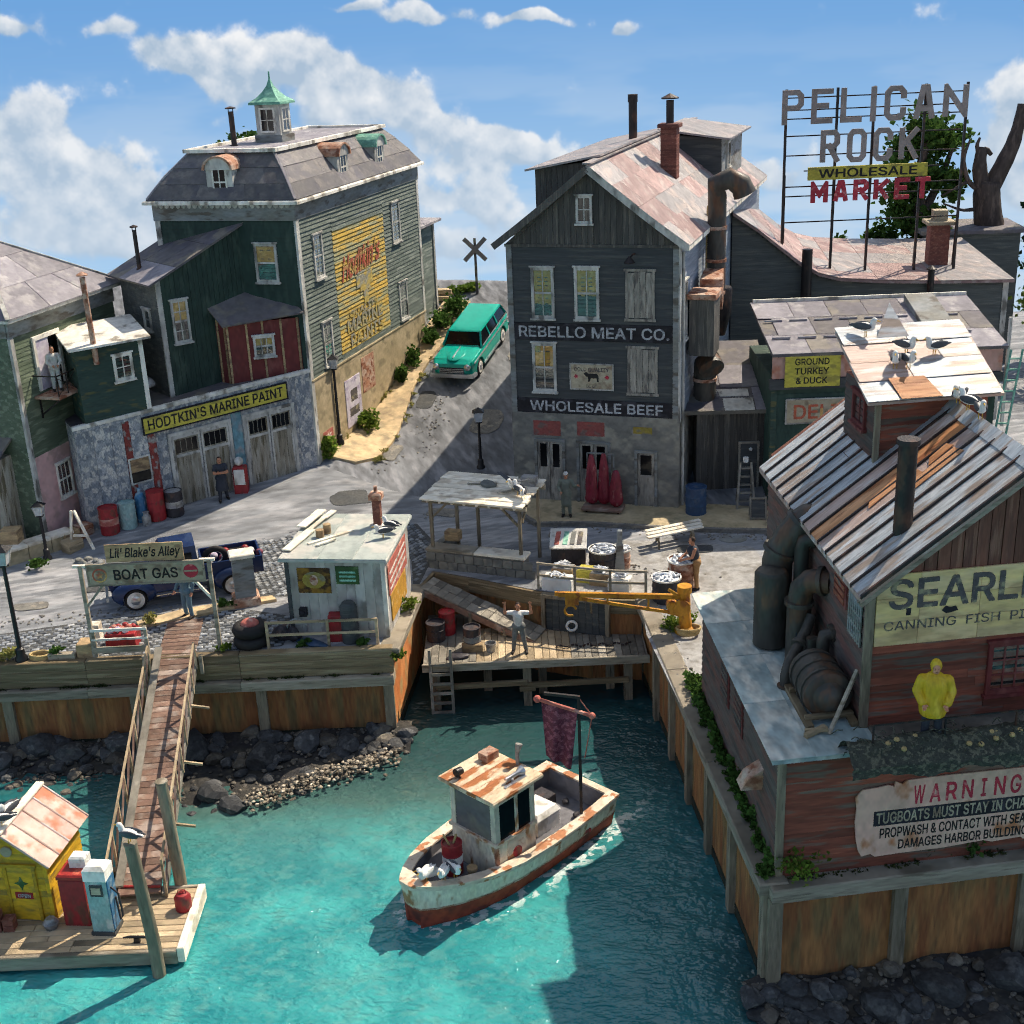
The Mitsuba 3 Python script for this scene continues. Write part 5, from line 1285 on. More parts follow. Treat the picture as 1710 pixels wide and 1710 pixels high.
gp = poly_prism([(.0, 6.3), (6.2, 6.3), (6.2, 6.45), (3.1, 8.68), (0, 6.45)], 0, 7.9)
put(E_ + '__gable_wall', FE.m((np.column_stack([gp[0][:, 0], gp[0][:, 2] + .03, gp[0][:, 1]]), gp[1])), 'brown_board')
for m in vboards(FE, .02, 6.18, 6.44, lambda u: hE(u) - .08, .27, .035, .02): put(E_ + '__gable_board', m, 'brown_board')
put(E_ + '__gable_rail', FE.b(0, 6.2, -.06, 0, 6.4, 6.46), 'red_clap')
LE = Fr(FE.p(0, 8, 0)[:2], FE.o[:2] - FE.p(0, 8, 0)[:2])
stuff(put(E_ + '__main_side_siding', claps(LE, 0, 8, 3.06, 6.42, .185, lip=.035), 'grey_red_clap'))
put(E_ + '__corner_post', FE.b(-.07, .1, -.075, .04, 3.05, 6.4), 'post_timber')
k = put(E_ + '__louvre', [LE.b(5.9, 6.75, -.06, 0, 5.15, 6.2)], 'red_board'); put(k + '__slat', [LE.b(5.98, 6.67, -.09, -.06, 5.22 + i * .16, 5.33 + i * .16) for i in range(6)], 'red_clap')
k = put(E_ + '__vent_grid', [LE.b(6.95, 7.75, -.05, 0, 4.75, 5.75)], 'sign_black'); put(k + '__bar', [LE.b(6.98 + i * .125, 7.04 + i * .125, -.08, -.05, 4.78, 5.72) for i in range(7)] + [LE.b(6.96, 7.74, -.076, -.05, 4.8 + j * .29, 4.85 + j * .29) for j in range(4)], 'frieze')
win(E_, FE, 2.62, 3.9, 3.55, 4.75, 'red_board', 4, 3, .1, dh=False)
put(E_ + '__door', [FE.b(4.3, 5.3, -.07, 0, 3.06, 5.0)], 'red_board')
# roof of tin strips
def PE(t, v, e=0.0):  # t: 0 eave .. 1 ridge, left slope
    return FE.p(-.35 + t * 3.45, v, 6.18 + t * 2.52 + e)
def PE2(t, v, e=0.0):
    return FE.p(6.55 - t * 3.45, v, 6.18 + t * 2.52 + e)
V0, V1 = -.38, 7.75
kr = put(E_ + '__roof', [hexa([f(0, V0, -.1), f(1, V0, -.1), f(1, V1, -.1), f(0, V1, -.1), f(0, V0), f(1, V0), f(1, V1), f(0, V1)]) for f in (PE, PE2)], 'tin_rosy')
mats = ['tin_white', 'tin_white', 'tin_white', 'tin_white', 'tin_rosy', 'tin_rust', 'tin_rosy', 'tin_white', 'tin_white', 'tin_white', 'tin_white', 'tin_white', 'tin_white', 'tin_white']
n = len(mats); w = (V1 - V0) / n
for i, m in enumerate(mats):
    a, b = V0 + i * w, V0 + (i + 1) * w
    cut = [0] + sorted(rng.uniform(.25, .8, 1 if i in (4, 9) else 0)) + [1]
    for c, d in zip(cut[:-1], cut[1:]):
        put(kr + '__tin_strip', slab([PE(c + .003, a + .02, .03), PE(d, a + .02, .03), PE(d, b - .02, .03), PE(c + .003, b - .02, .03)], .02), m)
    put(kr + '__seam', [hexa([PE(0, a - .032, .0), PE(1, a - .032, .0), PE(1, a + .032, .0), PE(0, a + .032, .0), PE(0, a - .026, .085), PE(1, a - .026, .085), PE(1, a + .026, .085), PE(0, a + .026, .085)])], 'iron')
    put(kr + '__tin_strip', slab([PE2(0, a + .02, .03), PE2(1, a + .02, .03), PE2(1, b - .02, .03), PE2(0, b - .02, .03)], .02), 'tin_rosy' if i % 2 else 'tin_white')
# loose rusted patches
for (c, d, a, b) in ((.46, .83, 1.75, 2.15), (.55, .62, 1.95, 2.6), (.3, .5, 2.3, 2.62), (.66, .82, 2.2, 2.5)):
    put(kr + '__patch', slab([PE(c, a, .07), PE(d, a + .05, .07), PE(d - .02, b, .08), PE(c + .03, b - .06, .08)], .015), 'tin_rust')
put(kr + '__ridge_cap', [hexa([PE(.93, V0, .06), PE(1, V0, .12), PE(1, V1, .12), PE(.93, V1, .06), PE(.93, V0, .075), PE(1, V0, .135), PE(1, V1, .135), PE(.93, V1, .075)]), hexa([PE2(.93, V0, .06), PE2(1, V0, .12), PE2(1, V1, .12), PE2(.93, V1, .06), PE2(.93, V0, .075), PE2(1, V0, .135), PE2(1, V1, .135), PE2(.93, V1, .075)])], 'tin_white')
put(E_ + '__barge_board', [bar(PE(0, V0 + .05, -.14), PE(1, V0 + .05, -.14), .06, .16), bar(PE2(0, V0 + .05, -.14), PE2(1, V0 + .05, -.14), .06, .16)], 'pale_timber')
# roof monitor
mk = put(E_ + '__roof_monitor', FE.b(1.38, 3.95, 4.0, 6.3, 7.0, 8.98), 'red_clap')
MF = Fr(FE.p(1.38, 4.0, 0)[:2], FE.x); ML = Fr(FE.p(1.38, 6.3, 0)[:2], FE.p(1.38, 4.0, 0)[:2] - FE.p(1.38, 6.3, 0)[:2])
for i in range(11):
    z = 7.05 + i * .175
    put(mk + '__siding_board', claps(MF, 0, 2.57, z, z + .175, .175), 'red_clap'); 
stuff(put(mk + '__side_siding', claps(ML, 0, 2.3, 7.05, 8.95, .175), 'grey_red_clap'))
put(mk + '__corner_post', MF.b(-.06, .06, -.06, .04, 7.0, 8.95), 'post_timber')
win(mk, ML, .75, 1.65, 8.0, 8.75, 'red_board', 2, 1, .08, dh=False)
PMn = lambda u, v, e=0: FE.p(u, v, 8.97 + .30 * (v - 3.6) + e)
mr = put(E_ + '__monitor_roof', slab([PMn(1.0, 3.58), PMn(4.15, 3.58), PMn(4.35, 6.65), PMn(1.15, 6.65)], .07), 'tin_rosy')
for r in range(4):
    a, b = 3.55 + r * .78, 3.55 + (r + 1) * .78 + .06
    s = 1.0 + .05 * r; e = 4.13 + .06 * r
    cs = [s, s + (.75, 1.3, 2.2, 1.6)[r], e]
    for j, (c, d) in enumerate(zip(cs[:-1], cs[1:])):
        put(mr + '__sheet', slab([PMn(c - .02, a, .05 + .012 * (3 - r) * 0 + .01 * (r % 2)), PMn(d - .04, a, .05 + .01 * (r % 2)), PMn(d - .02, b, .03 + .01 * (r % 2)), PMn(c, b, .03 + .01 * (r % 2))], .015), 'tin_rosy' if (r, j) in ((1, 0), (2, 0)) else 'tin_white')
put(mr + '__rust_sheet', slab([PMn(1.75, 3.53, .075), PMn(2.7, 3.53, .075), PMn(2.55, 4.35, .09), PMn(1.7, 4.35, .09)], .012), 'tin_rust')
put(mr + '__curled_sheet', [slab([PMn(2.0, 6.1, .06), PMn(2.8, 6.1, .06), PMn(2.5, 6.75, .55)], .02)], 'tin_white')
st = PE(.36, .78)
put(E_ + '__chimney', [cyl(st - [0, 0, .2], st + [0, 0, 1.85], .19, n=16), tube([st + [0, 0, 1.85], st + [0, 0, 1.9], st + [0, 0, 1.95]], [.24, .24, .23], 16)], 'iron', smooth=40, label='dark round chimney stack')

# signs on the cannery
SG = thing('name_sign', "peeling pale yellow plank sign reading SEARLE'S across the cannery gable", 'sign')
for a, b in ((.12, 1.02), (1.03, 2.3), (2.31, 4.9)):
    for i in range(3): put(SG + '__plank', FE.b(a, b, -.085 - .008 * rng.random(), -.04, 4.93 + i * .525, 4.93 + (i + 1) * .525 - .008), 'searle_yellow')
put(SG + '__lettering', text(FE, "SEARLE'S", 2.42, 5.75, .62, 4.1, -.094, .008), 'letter_grey')
put(SG + '__small_lettering', text(FE, 'CANNING  FISH  PIER', 2.0, 5.27, .2, 3.4, -.094, .006, bold=False), 'letter_grey')
put(SG + '__small_lettering', text(FE, 'CO.', 3.55, 5.0, .17, .4, -.094, .006, bold=False), 'letter_grey')
put(SG + '__hole', FE.m((lambda m: (np.column_stack([m[0][:, 0], -.095 - m[0][:, 2], m[0][:, 1]]), m[1]))(poly_prism([(1.5, 5.62), (1.58, 5.72), (1.68, 5.68), (1.8, 5.7), (1.85, 5.6), (1.7, 5.56), (1.6, 5.55)], 0, .006))), 'sign_black')
put(SG + '__hole', FE.b(.75, .85, -.096, -.09, 5.58, 5.74), 'sign_black')
WS = thing('warning_sign', 'ragged pinkish cream board with red WARNING lettering on the lower cannery wall', 'sign')
rag = [(1.72, .5), (1.66, .8), (1.62, 1.2), (1.64, 1.55), (1.6, 1.8), (1.75, 1.98), (2.05, 2.0), (2.3, 2.03), (2.42, 1.98), (2.45, 2.1), (2.6, 2.02), (2.7, 2.1), (3.4, 2.12), (6.1, 2.1), (6.1, .3), (5.4, .32), (5.35, .38), (4.7, .34), (4.5, .4), (3.6, .33), (2.6, .32), (2.1, .3), (2.0, .38), (1.8, .34)]
m = poly_prism(rag, 0, .035)
put(WS + '__board', FEl.m((np.column_stack([m[0][:, 0], -.045 - m[0][:, 2], m[0][:, 1]]), m[1])), 'warn_board')
put(WS + '__band', FEl.b(2.02, 6.05, -.086, -.081, 1.06, 1.42), 'sign_black')
for i, (c, x) in enumerate(zip('WARNING', np.linspace(2.98, 5.1, 7))): put(WS + '__red_letter', text(FEl, c, x, 1.52, .42, .11 if c == 'I' else .24, -.081, .006), 'letter_red')
put(WS + '__lettering', text(FEl, 'TUGBOATS MUST STAY IN CHANNEL', 4.0, 1.12, .25, 3.85, -.087, .005), 'sign_cream')
put(WS + '__lettering', text(FEl, 'PROPWASH & CONTACT WITH SEAWALL', 4.05, .75, .23, 3.75, -.081, .005), 'letter_black')
put(WS + '__lettering', text(FEl, 'DAMAGES HARBOR BUILDINGS', 4.1, .44, .22, 3.0, -.081, .005), 'letter_black')

# ---------------------------------------------------------------- machinery on the cannery ledge
def duct(name, pts, r, label, flange=(), mat='duct', n=16):
    k = thing(name, label, 'duct')
    q = [FE.p(*p) for p in pts]
    put(k + '__pipe', tube(q, r, n), mat, smooth=40)
    for i in flange:
        d = basis(q[min(i + 1, len(q) - 1)] - q[max(i - 1, 0)])[0]
        put(k + '__flange', cyl(q[i] - d * .05, q[i] + d * .05, (r if np.ndim(r) == 0 else r[i]) + .06, n=n), mat, smooth=30)
    return k
duct('elbow_duct', [(-.72, 4.4, 3.06), (-.72, 4.4, 4.6), (-.72, 4.4, 5.0), (-.66, 4.36, 5.3), (-.45, 4.3, 5.7), (-.22, 4.25, 6.0), (-.05, 4.22, 6.1), (.06, 4.22, 6.12)], .36, 'thickest dark elbow duct bending from the ledge up into the cannery wall', (0, 3, 5))
duct('round_tank', [(-.95, 4.0, 3.06), (-.95, 4.0, 3.12), (-.95, 4.0, 4.9), (-.95, 4.0, 5.0), (-.95, 4.0, 5.06)], [.3, .4, .4, .33, .1], 'upright round topped dark tank standing before the thickest elbow duct', ())
duct('elbow_duct', [(-.5, 3.2, 3.06), (-.5, 3.2, 4.5), (-.46, 3.15, 4.85), (-.32, 3.0, 5.08), (-.1, 2.8, 5.15), (.06, 2.7, 5.16)], .28, 'rust tinged elbow duct nearest the front, entering the cannery wall', (1, 4))
duct('elbow_duct', [(.0 - .28, 3.9, 3.06), (-.28, 3.9, 5.5), (-.24, 3.85, 5.7), (-.1, 3.8, 5.78), (.06, 3.75, 5.78)], .17, 'thin grey elbow pipe between the two thick ducts', (3,))
duct('elbow_pipe', [(-1.12, 1.95, 3.06), (-1.12, 1.95, 3.35), (-1.02, 2.05, 3.6), (-.7, 2.4, 3.85), (-.45, 2.7, 4.05), (-.3, 2.85, 4.3)], .12, 'small bent pipe rising from a flange on the ledge roof', (0, 3))
duct('vent_pipe', [(-.25, 2.1, 3.06), (-.25, 2.1, 4.0), (-.22, 2.1, 4.15), (-.05, 2.1, 4.2), (.05, 2.1, 4.2)], .15, 'short pipe bending into the cannery wall above the motor', (3,))
duct('vent_pipe', [(-.45, 2.25, 3.06), (-.45, 2.25, 4.05)], .13, 'short upright open pipe behind the motor', ())
one('water_meter_box', [FE.b(-.62, -.4, 2.95, 3.2, 3.4, 3.85)], 'drum_blue', 'small blue grey box among the cannery ducts', 'box')
mk = thing('old_motor', 'big round dark green motor housing on a timber sled beside the cannery', 'machine')
put(mk + '__drum', [tube([FE.p(-.62, .35, 3.62), FE.p(-.62, .42, 3.62), FE.p(-.62, 1.6, 3.62), FE.p(-.62, 1.7, 3.62)], [.42, .52, .52, .4], 20)], 'duct', smooth=40)
put(mk + '__end_cap', [tube([FE.p(-.62, .36, 3.62), FE.p(-.62, .2, 3.62), FE.p(-.62, .14, 3.62)], [.36, .24, .1], 16)], 'duct', smooth=40)
put(mk + '__skid', [FE.m(bar((-1.1, .0, 3.12), (-1.1, 1.9, 3.12), .14)), FE.m(bar((-.15, .0, 3.12), (-.15, 1.9, 3.12), .14)), FE.m(bar((-1.15, .3, 3.22), (-.1, .3, 3.22), .1)), FE.m(bar((-1.15, 1.5, 3.22), (-.1, 1.5, 3.22), .1))], 'quay_timber')
put(mk + '__rib', [cyl(FE.p(-.62, v, 3.62), FE.p(-.62, v + .06, 3.62), .55, n=20) for v in (.6, 1.0, 1.4)], 'duct')
one('leaning_pole', bar(FE.p(-.78, -.2, 3.08), FE.p(-.04, .35, 4.2), .07), 'pale_timber', 'pale pole leaning against the corner of the cannery', 'pole')
for i, (u, v, w, d) in enumerate(((-1.3, -.25, .5, .25), (-.95, 2.6, .6, .3))):
    one('scrap_timber', [FE.m(bar((u, v, 3.12), (u + w, v + d, 3.14), .1)), FE.m(bar((u + .05, v + .2, 3.12), (u + w, v + .05, 3.2), .08))], 'quay_timber', ('loose timbers at the front corner of the ledge roof', 'loose timbers beside the small bent pipe')[i], 'timber')
# nets heaped on the front ledge
g = np.random.default_rng(21)
nt = thing('fishing_net', 'dark heap of fishing net draped over the front edge of the cannery ledge', 'net')
xs_, ys_ = np.linspace(1.15, 7.5, 110), np.linspace(0, 1, 16)
V = []
for u in xs_:
    hgt = .22 + .25 * meshkit.fbm(np.array([u * 1.1, 3, 1.0]), 3)
    for s in ys_:
        a = s * 1.0
        v = -.05 - .78 * min(1, s * 1.5); z = 3.06 + hgt * math.sin(min(1, s * 1.5) * math.pi) * 1.0 - (max(0, s - .66) / .34) * (.1 + .3 * meshkit.fbm(np.array([u * 1.7, 9, 2.0]), 3))
        b = meshkit.fbm(np.array([[u * 5, s * 9, .3], [u * 5, s * 9, 7.3]]), 3) - .5
        V.append(FEl.p(u, v + .14 * b[0] - .08 * (s > .66), z + .16 * b[1]))
nn = len(ys_)
F = q2t([[i * nn + j, i * nn + j + 1, (i + 1) * nn + j + 1, (i + 1) * nn + j] for i in range(len(xs_) - 1) for j in range(nn - 1)])
put(nt + '__mesh', (np.array(V), F), 'net_grey', smooth=True)
ms = []
for i in range(240):
    u = g.uniform(1.2, 7.4); v = g.uniform(-.85, -.1); z = 3.2 + g.uniform(-.15, .3)
    a = g.uniform(0, 6.28); L = g.uniform(.1, .3)
    p = FEl.p(u, v, z); q = p + [L * math.cos(a), L * math.sin(a) * .5, g.uniform(-.12, .08)]
    ms.append(tube([p, (p + q) / 2 + [0, 0, .05], q], .013, 5, False))
stuff(put(nt + '__rope', ms, 'net_grey'))
for i in range(16):
    put(nt + '__float', ball(FEl.p(g.uniform(1.6, 6.5), g.uniform(-.8, -.4), 3.3 + g.uniform(-.12, .12)), (.06, .06, .05), 1), 'rope')
rk = thing('ledge_railing', 'thin dark iron rail along the cannery ledge behind the net heap', 'railing')
put(rk + '__rail', [FEl.m(bar((1.6, -.5, 3.75), (9, -.5, 3.75), .03))], 'iron')
for u in (1.7, 3.2, 4.7, 6.2): put(rk + '__post', FEl.m(bar((u, -.5, 3.05), (u, -.5, 3.76), .035)), 'iron')

# ---------------------------------------------------------------- white gas shack
G_ = thing('gas_shack', 'small white plank shack with a pale green flat roof on the quay edge', 'shed')
FG = Fr((-6.78, 35.2), (.99, -.14)); WG, DG = 2.95, 3.4
RG = Fr(FG.p(WG, 0, 0)[:2], (.14, .99))
put(G_ + '__wall', FG.b(0, WG, 0, DG, 0, 2.5), 'shack_white')
for m in vboards(FG, .02, WG - .02, 0, 2.5, .3, .02): put(G_ + '__board', m, 'shack_white')
for m in vboards(RG, .02, DG, 0, 2.5, .3, .02): put(G_ + '__board', m, 'shack_white')
put(G_ + '__corner_board', [FG.b(WG - .08, WG + .05, -.05, .08, 0, 2.48)], 'trim_bright'); put(G_ + '__corner_board', [FG.b(-.05, .07, -.05, .05, 0, 2.48)], 'charcoal_clap')
kr = put(G_ + '__roof', FG.m(cham(-.18, WG + .16, -.2, DG + .15, 2.5, 2.6, .03)), 'shack_roof')
for a, b in ((-.17, 1.0), (1.02, 2.1), (2.12, 3.08)): put(kr + '__felt', FG.m(cham(a, b, -.19, DG + .14, 2.6, 2.615, .005)), 'shack_roof')
k = put(G_ + '__poster', FG.b(.32, 1.32, -.05, -.02, 1.45, 2.25), 'ochre_poster', label='dark ochre poster on the front of the white shack')
put(k + '__print', [FG.m((lambda m: (np.column_stack([.82 + m[0][:, 0], -.051 - m[0][:, 2], 1.87 + m[0][:, 1]]), m[1]))(poly_prism([(.36 * math.cos(t), .27 * math.sin(t)) for t in np.linspace(0, 6.28, 20, endpoint=False)], 0, .004)))], 'poster_yellow')
put(k + '__figure', [FG.m((lambda m: (np.column_stack([.82 + m[0][:, 0], -.056 - m[0][:, 2], 1.87 + m[0][:, 1]]), m[1]))(poly_prism([(.13 * math.cos(t), .17 * math.sin(t)) for t in np.linspace(0, 6.28, 14, endpoint=False)], 0, .004)))], 'rusty_copper')
k = put(G_ + '__poster', FG.b(1.5, 2.2, -.05, -.02, 1.75, 2.32), 'green_poster', label='small green poster on the front of the white shack'); put(k + '__print', [FG.b(1.6, 2.1, -.054, -.05, 2.1 - i * .13, 2.16 - i * .13) for i in range(3)], 'copper')
put(G_ + '__side_advert', [RG.b(.35, 2.9, -.045, -.02, 1.2, 2.2)], 'pink_poster', label='faded red and cream advert painted on the sunlit side')
put(G_ + '__side_advert', [RG.b(.5, 2.6, -.045, -.02, .3, 1.15)], 'gold_poster')
put(G_ + '__side_print', [RG.m(bar((.5, -.05, 1.35 + i * .25), (2.7, -.05, 1.5 + i * .25), .012, .07)) for i in range(3)], 'trim_bright')
cb = FG.p(2.25, 2.55, 2.6); CG = Fr(cb[:2], FG.x)
ck = part(G_, 'chimney', [CG.b(-.12, .12, -.12, .12, 2.62, 3.5)], 'brick', 'rusty square stove chimney'); put(ck + '__base', cyl(cb, cb + [0, 0, .06], .26, n=14), 'white_paint'); put(ck + '__head', [CG.m(cham(-.2, .2, -.2, .2, 3.5, 3.72, .05)), cyl(cb + [0, 0, 1.1], cb + [0, 0, 1.32], .06, n=8)], 'rusty_copper')
for i, (a, b, w, lab) in enumerate((((-.05, .3, 2.68), (.25, 2.0, 2.68), .28, 'nearest white board on the left edge of the shack roof'), ((.1, 1.5, 2.66), (.5, 3.3, 2.74), .14, 'long narrow pale plank along the left of the shack roof'), ((-.1, 2.1, 2.72), (.2, 3.5, 2.76), .3, 'far white board overhanging the shack roof'), ((.55, 3.6, 2.7), (.42, 2.9, 2.72), .2, 'short white board at the back left of the shack roof'))):
    one('loose_board', FG.m(bar(a, b, w, .04)), 'white_plank', lab, 'board')
for i, (a, b, lab) in enumerate((((.45, .9, 2.64), (1.55, 2.0, 2.64), 'longer pale batten lying across the shack roof'), ((.75, .75, 2.66), (1.2, 1.25, 2.67), 'shorter pale batten lying across the shack roof'))):
    one('roof_batten', FG.m(bar(a, b, .12, .05)), 'white_plank', lab, 'board')
one('paint_can', [cyl(FG.p(.65, 1.55, 2.62), FG.p(.65, 1.55, 2.85), .13, n=12), cyl(FG.p(.8, 1.85, 2.62), FG.p(.8, 1.85, 2.92), .12, n=12)], 'crate', 'two small tins beside the planks on the shack roof', 'can', smooth=40)
one('wall_speaker', [FG.b(.3, .52, -.2, -.02, .72, .98), move(ball((0, 0, 0), (.07, .07, .07), 1), FG.p(.41, -.22, .86))], 'sign_black', 'small black lamp box on the lower left of the shack wall', 'lamp')
one('oxygen_cylinder', [tube([FG.p(1.86, -.3, .0), FG.p(1.86, -.3, 1.15), FG.p(1.86, -.3, 1.28), FG.p(1.86, -.3, 1.32)], [.26, .26, .18, .05], 16)], 'charcoal_clap', 'dark grey gas cylinder standing against the white shack', 'cylinder', smooth=40)
def plank_rail(name, label, pts, zs, mat, r=.045, post=1):
    k = thing(name, label, 'railing')
    for z in zs: put(k + '__rail', [bar((*a, z), (*b, z), .05, .07) for a, b in zip(pts[:-1], pts[1:])], mat)
    for p in pts[::post]: put(k + '__post', bar((p[0], p[1], 0), (p[0], p[1], max(zs) + .04), .08), mat)
    return k
plank_rail('wooden_railing', 'weathered wooden rail on the quay edge in front of the white shack', [(-7.4, 34.35), (-5.6, 34.33), (-4.15, 34.3)], (.45, .85), 'dock_plank')

# ---------------------------------------------------------------- fish stand with white plank roof
H = thing('fish_stand', 'open timber stand with a bleached plank roof on a stone plinth above the inlet', 'stand')
FH = Fr((-2.75, 40.25), (3.45, -1.35)); WH, DH = 3.35, 1.75
put(H + '__plinth', [FH.b(-.1, WH + .05, -.25, .2, -.4, .62), FH.b(-.1, .15, -.25, DH + .1, -.2, .6)], 'grey_stone')
for i in range(11):
    for j in range(3): put(H + '__stone', FH.m(cham(-.1 + i * .345 + (.1 if j % 2 else 0), -.1 + (i + 1) * .345 - .02 + (.1 if j % 2 else 0), -.29 - .02 * rng.random(), -.2, -.3 + j * .3, -.3 + (j + 1) * .3 - .02, .02)), 'grey_stone')
put(H + '__counter', FH.m(cham(-.12, 1.6, -.3, .3, .64, .72, .02)), 'pale_timber'); put(H + '__counter', FH.m(cham(1.65, WH + .1, -.34, .26, .66, .76, .02)), 'white_plank')
HT = lambda u, v: 2.42 + .06 * v
for u, v in ((.08, -.1), (WH - .1, -.1), (WH - .05, DH - .2), (.25, DH - .1), (1.0, DH)):
    put(H + '__post', FH.m(bar((u, v, 0), (u, v, HT(u, v)), .1)), 'post_timber')
for a, b in (((.1, -.1, 1.75), (.7, -.1, 2.35)), ((WH - .15, -.1, 1.75), (WH - .75, -.1, 2.35)), ((1.0, DH, 1.7), (.4, DH, 2.4)), ((WH - .1, .1, 1.8), (WH - .1, .7, 2.35))):
    put(H + '__brace', FH.m(bar(a, b, .07)), 'post_timber')
put(H + '__beam', [FH.m(bar((-.2, -.12, 2.38), (WH + .15, -.12, 2.38), .1, .14)), FH.m(bar((-.2, DH, 2.5), (WH + .15, DH, 2.5), .1, .14))], 'pale_timber')
for i in range(8): put(H + '__rafter_end', FH.m(bar((.1 + i * .44, -.4, 2.46), (.1 + i * .44, .3, 2.5), .07, .1)), 'white_plank')
for i in range(7):
    v0 = -.45 + i * .36
    put(H + '__roof_plank', FH.m(cham(-.18 + .05 * rng.random(), WH + .05 + .12 * rng.random(), v0, v0 + .35, 2.5 + .055 * (v0 + .45) + .012 * (i % 2), 2.56 + .055 * (v0 + .45) + .012 * (i % 2), .012)), 'white_plank')
put(H + '__box', [FH.b(WH - .55, WH - .05, 1.3, 1.65, 2.62, 2.95)], 'galv')
one('fish_crate', FH.m(bx(.25, .75, .5, .85, .72, 1.05)), 'crate', 'small wooden crate on the left of the fish stand counter', 'crate')
for i, (a, b) in enumerate((((1.0, 1.0, 2.66), (2.0, 1.15, 2.7)), ((2.3, .4, 2.66), (2.95, .75, 2.72)), ((2.5, 1.9, 2.7), (3.2, 1.95, 2.7)))):
    one('roof_lath', FH.m(bar(a, b, .07, .05)), 'grey_plank', ('long grey lath on the left of the stand roof', 'short lath by the gulls on the stand roof', 'short lath at the back of the stand roof')[i], 'lath')
one('folded_tarp', FH.m(rock((1.75, 1.0, 2.72), (.28, .2, .12), 55, 2)), 'cloth_grey', 'small grey heap of tarp on the bleached stand roof', 'tarp')

# ---------------------------------------------------------------- lower dock, ramp and ladder
K = thing('inlet_dock', 'low plank dock on timber posts across the back of the boat inlet', 'dock')
x = -2.95
while x < 3.95:
    w = rng.uniform(.2, .26)
    put(K + '__plank', cham(x, min(x + w - .012, 4.0), 35.38 + rng.normal(0, .02), 38.9 if x < -1.5 else 37.6 - .1 * x if x < 2 else 36.95, -1.33, -1.25 + rng.normal(0, .006), .012), 'dock_plank' if -1.4 < x < 1.6 else 'grey_plank'); x += w
put(K + '__edge_beam', cham(-2.98, 4.05, 35.28, 35.37, -1.5, -1.24, .02), 'pale_timber')
put(K + '__joist', [bx(-2.9, 4, y, y + .14, -1.52, -1.335) for y in (35.6, 36.5)], 'quay_timber')
for x, y in ((-2.6, 35.5), (.25, 35.55), (.75, 36.3), (3.4, 35.6), (2.9, 36.4), (-1.0, 36.6)): put(K + '__post', bx(x - .13, x + .13, y - .13, y + .13, -4, -1.34), 'post_timber')
for a, b in (((-2.6, 35.4, -2.1), (.25, 35.4, -2.05)), ((.0, 35.38, -2.25), (.5, 35.38, -2.25)), ((.25, 35.4, -2.15), (3.4, 35.4, -2.1))): put(K + '__brace', bar(a, b, .1, .17), 'quay_timber')
LD = thing('boarding_ladder', 'grey wooden ladder hanging from the left end of the inlet dock into the water', 'ladder')
for x in (-2.72, -2.08): put(LD + '__stile', bar((x, 35.16, -3.0), (x, 35.24, -.72), .09), 'grey_plank')
for i in range(6): put(LD + '__rung', bar((-2.72, 35.16, -2.85 + i * .33), (-2.08, 35.16, -2.85 + i * .33), .05, .09), 'grey_plank')
RM = thing('plank_ramp', 'grey plank ramp leading from the street down to the inlet dock', 'ramp')
a0, a1 = np.array([-2.9, 38.65, .02]), np.array([.75, 36.95, -1.22]); dv = a1 - a0; nv = np.cross([0, 0, 1], dv); nv /= np.linalg.norm(nv)
n = 15
for i in range(n):
    for s in (-1, 0):
        p, q = a0 + dv * (i + .03) / n, a0 + dv * (i + .97) / n
        o0, o1 = nv * .47 * s + nv * .01, nv * .47 * (s + 1) - nv * .01
        t = np.array([0, 0, .045]) + [0, 0, rng.normal(0, .006)]
        put(RM + '__plank', hexa([p + o0, q + o0, q + o1, p + o1, p + o0 + t, q + o0 + t, q + o1 + t, p + o1 + t]), 'grey_plank')
for s in (-.45, .45): put(RM + '__stringer', bar(a0 + nv * s - [0, 0, .12], a1 + nv * s - [0, 0, .12], .07, .2), 'brown_plank')
for q in ((-1.5, 37.45, -.55), (-.4, 37.0, -.95)): put(RM + '__post', bar((q[0], q[1], -1.25), q, .1), 'post_timber')
dk = thing('dock_gate', 'dark double plank door in the wall behind the inlet dock', 'door')
FDk = Fr((.95, 37.45), (2.9, -1.05))
put(dk + '__frame', [FDk.b(-.12, 0, -.12, .1, -1.25, -.1), FDk.b(2.0, 2.12, -.12, .1, -1.25, -.1), FDk.b(-.12, 2.12, -.125, .1, -.1, .02)], 'post_timber')
for m in vboards(FDk, .01, 1.99, -1.25, -.1, .22, .03): put(dk + '__plank', m, 'charcoal_clap')
put(dk + '__backing', FDk.b(0, 2, -.005, .05, -1.25, -.1), 'weed')

# ---------------------------------------------------------------- jib crane
J = thing('jib_crane', 'yellow iron jib crane with a hook at the corner of the inlet', 'crane')
put(J + '__foot', [lathe([(.0, .0), (.34, 0), (.34, .1), (.2, .22)], 14, (5.0, 34.3, 0))], 'crane_yellow', smooth=35)
put(J + '__column', [tube([(5.0, 34.3, .1), (4.98, 34.3, .6), (4.96, 34.3, 1.45)], [.22, .17, .16], 12), cyl((4.96, 34.3, 1.3), (4.96, 34.3, 1.5), .22, n=12)], 'crane_yellow', smooth=40)
put(J + '__jib', [bar((4.85, 34.33, 1.16), (1.15, 34.45, 1.36), .09, .12), bar((4.85, 34.23, 1.16), (1.25, 34.35, 1.36), .03, .14)], 'crane_yellow')
put(J + '__strut', [bar((4.55, 34.3, .66), (1.75, 34.42, 1.2), .07, .09)], 'crane_yellow')
for a, b, w, h in (((3.9, 34.32, .8), (3.9, 34.32, 1.2), .1, .05), ((2.7, 34.36, 1.05), (2.7, 34.36, 1.28), .1, .05), ((4.95, 34.3, .55), (4.5, 34.3, .68), .12, .12)): put(J + '__tie', bar(a, b, w, h), 'crane_yellow')
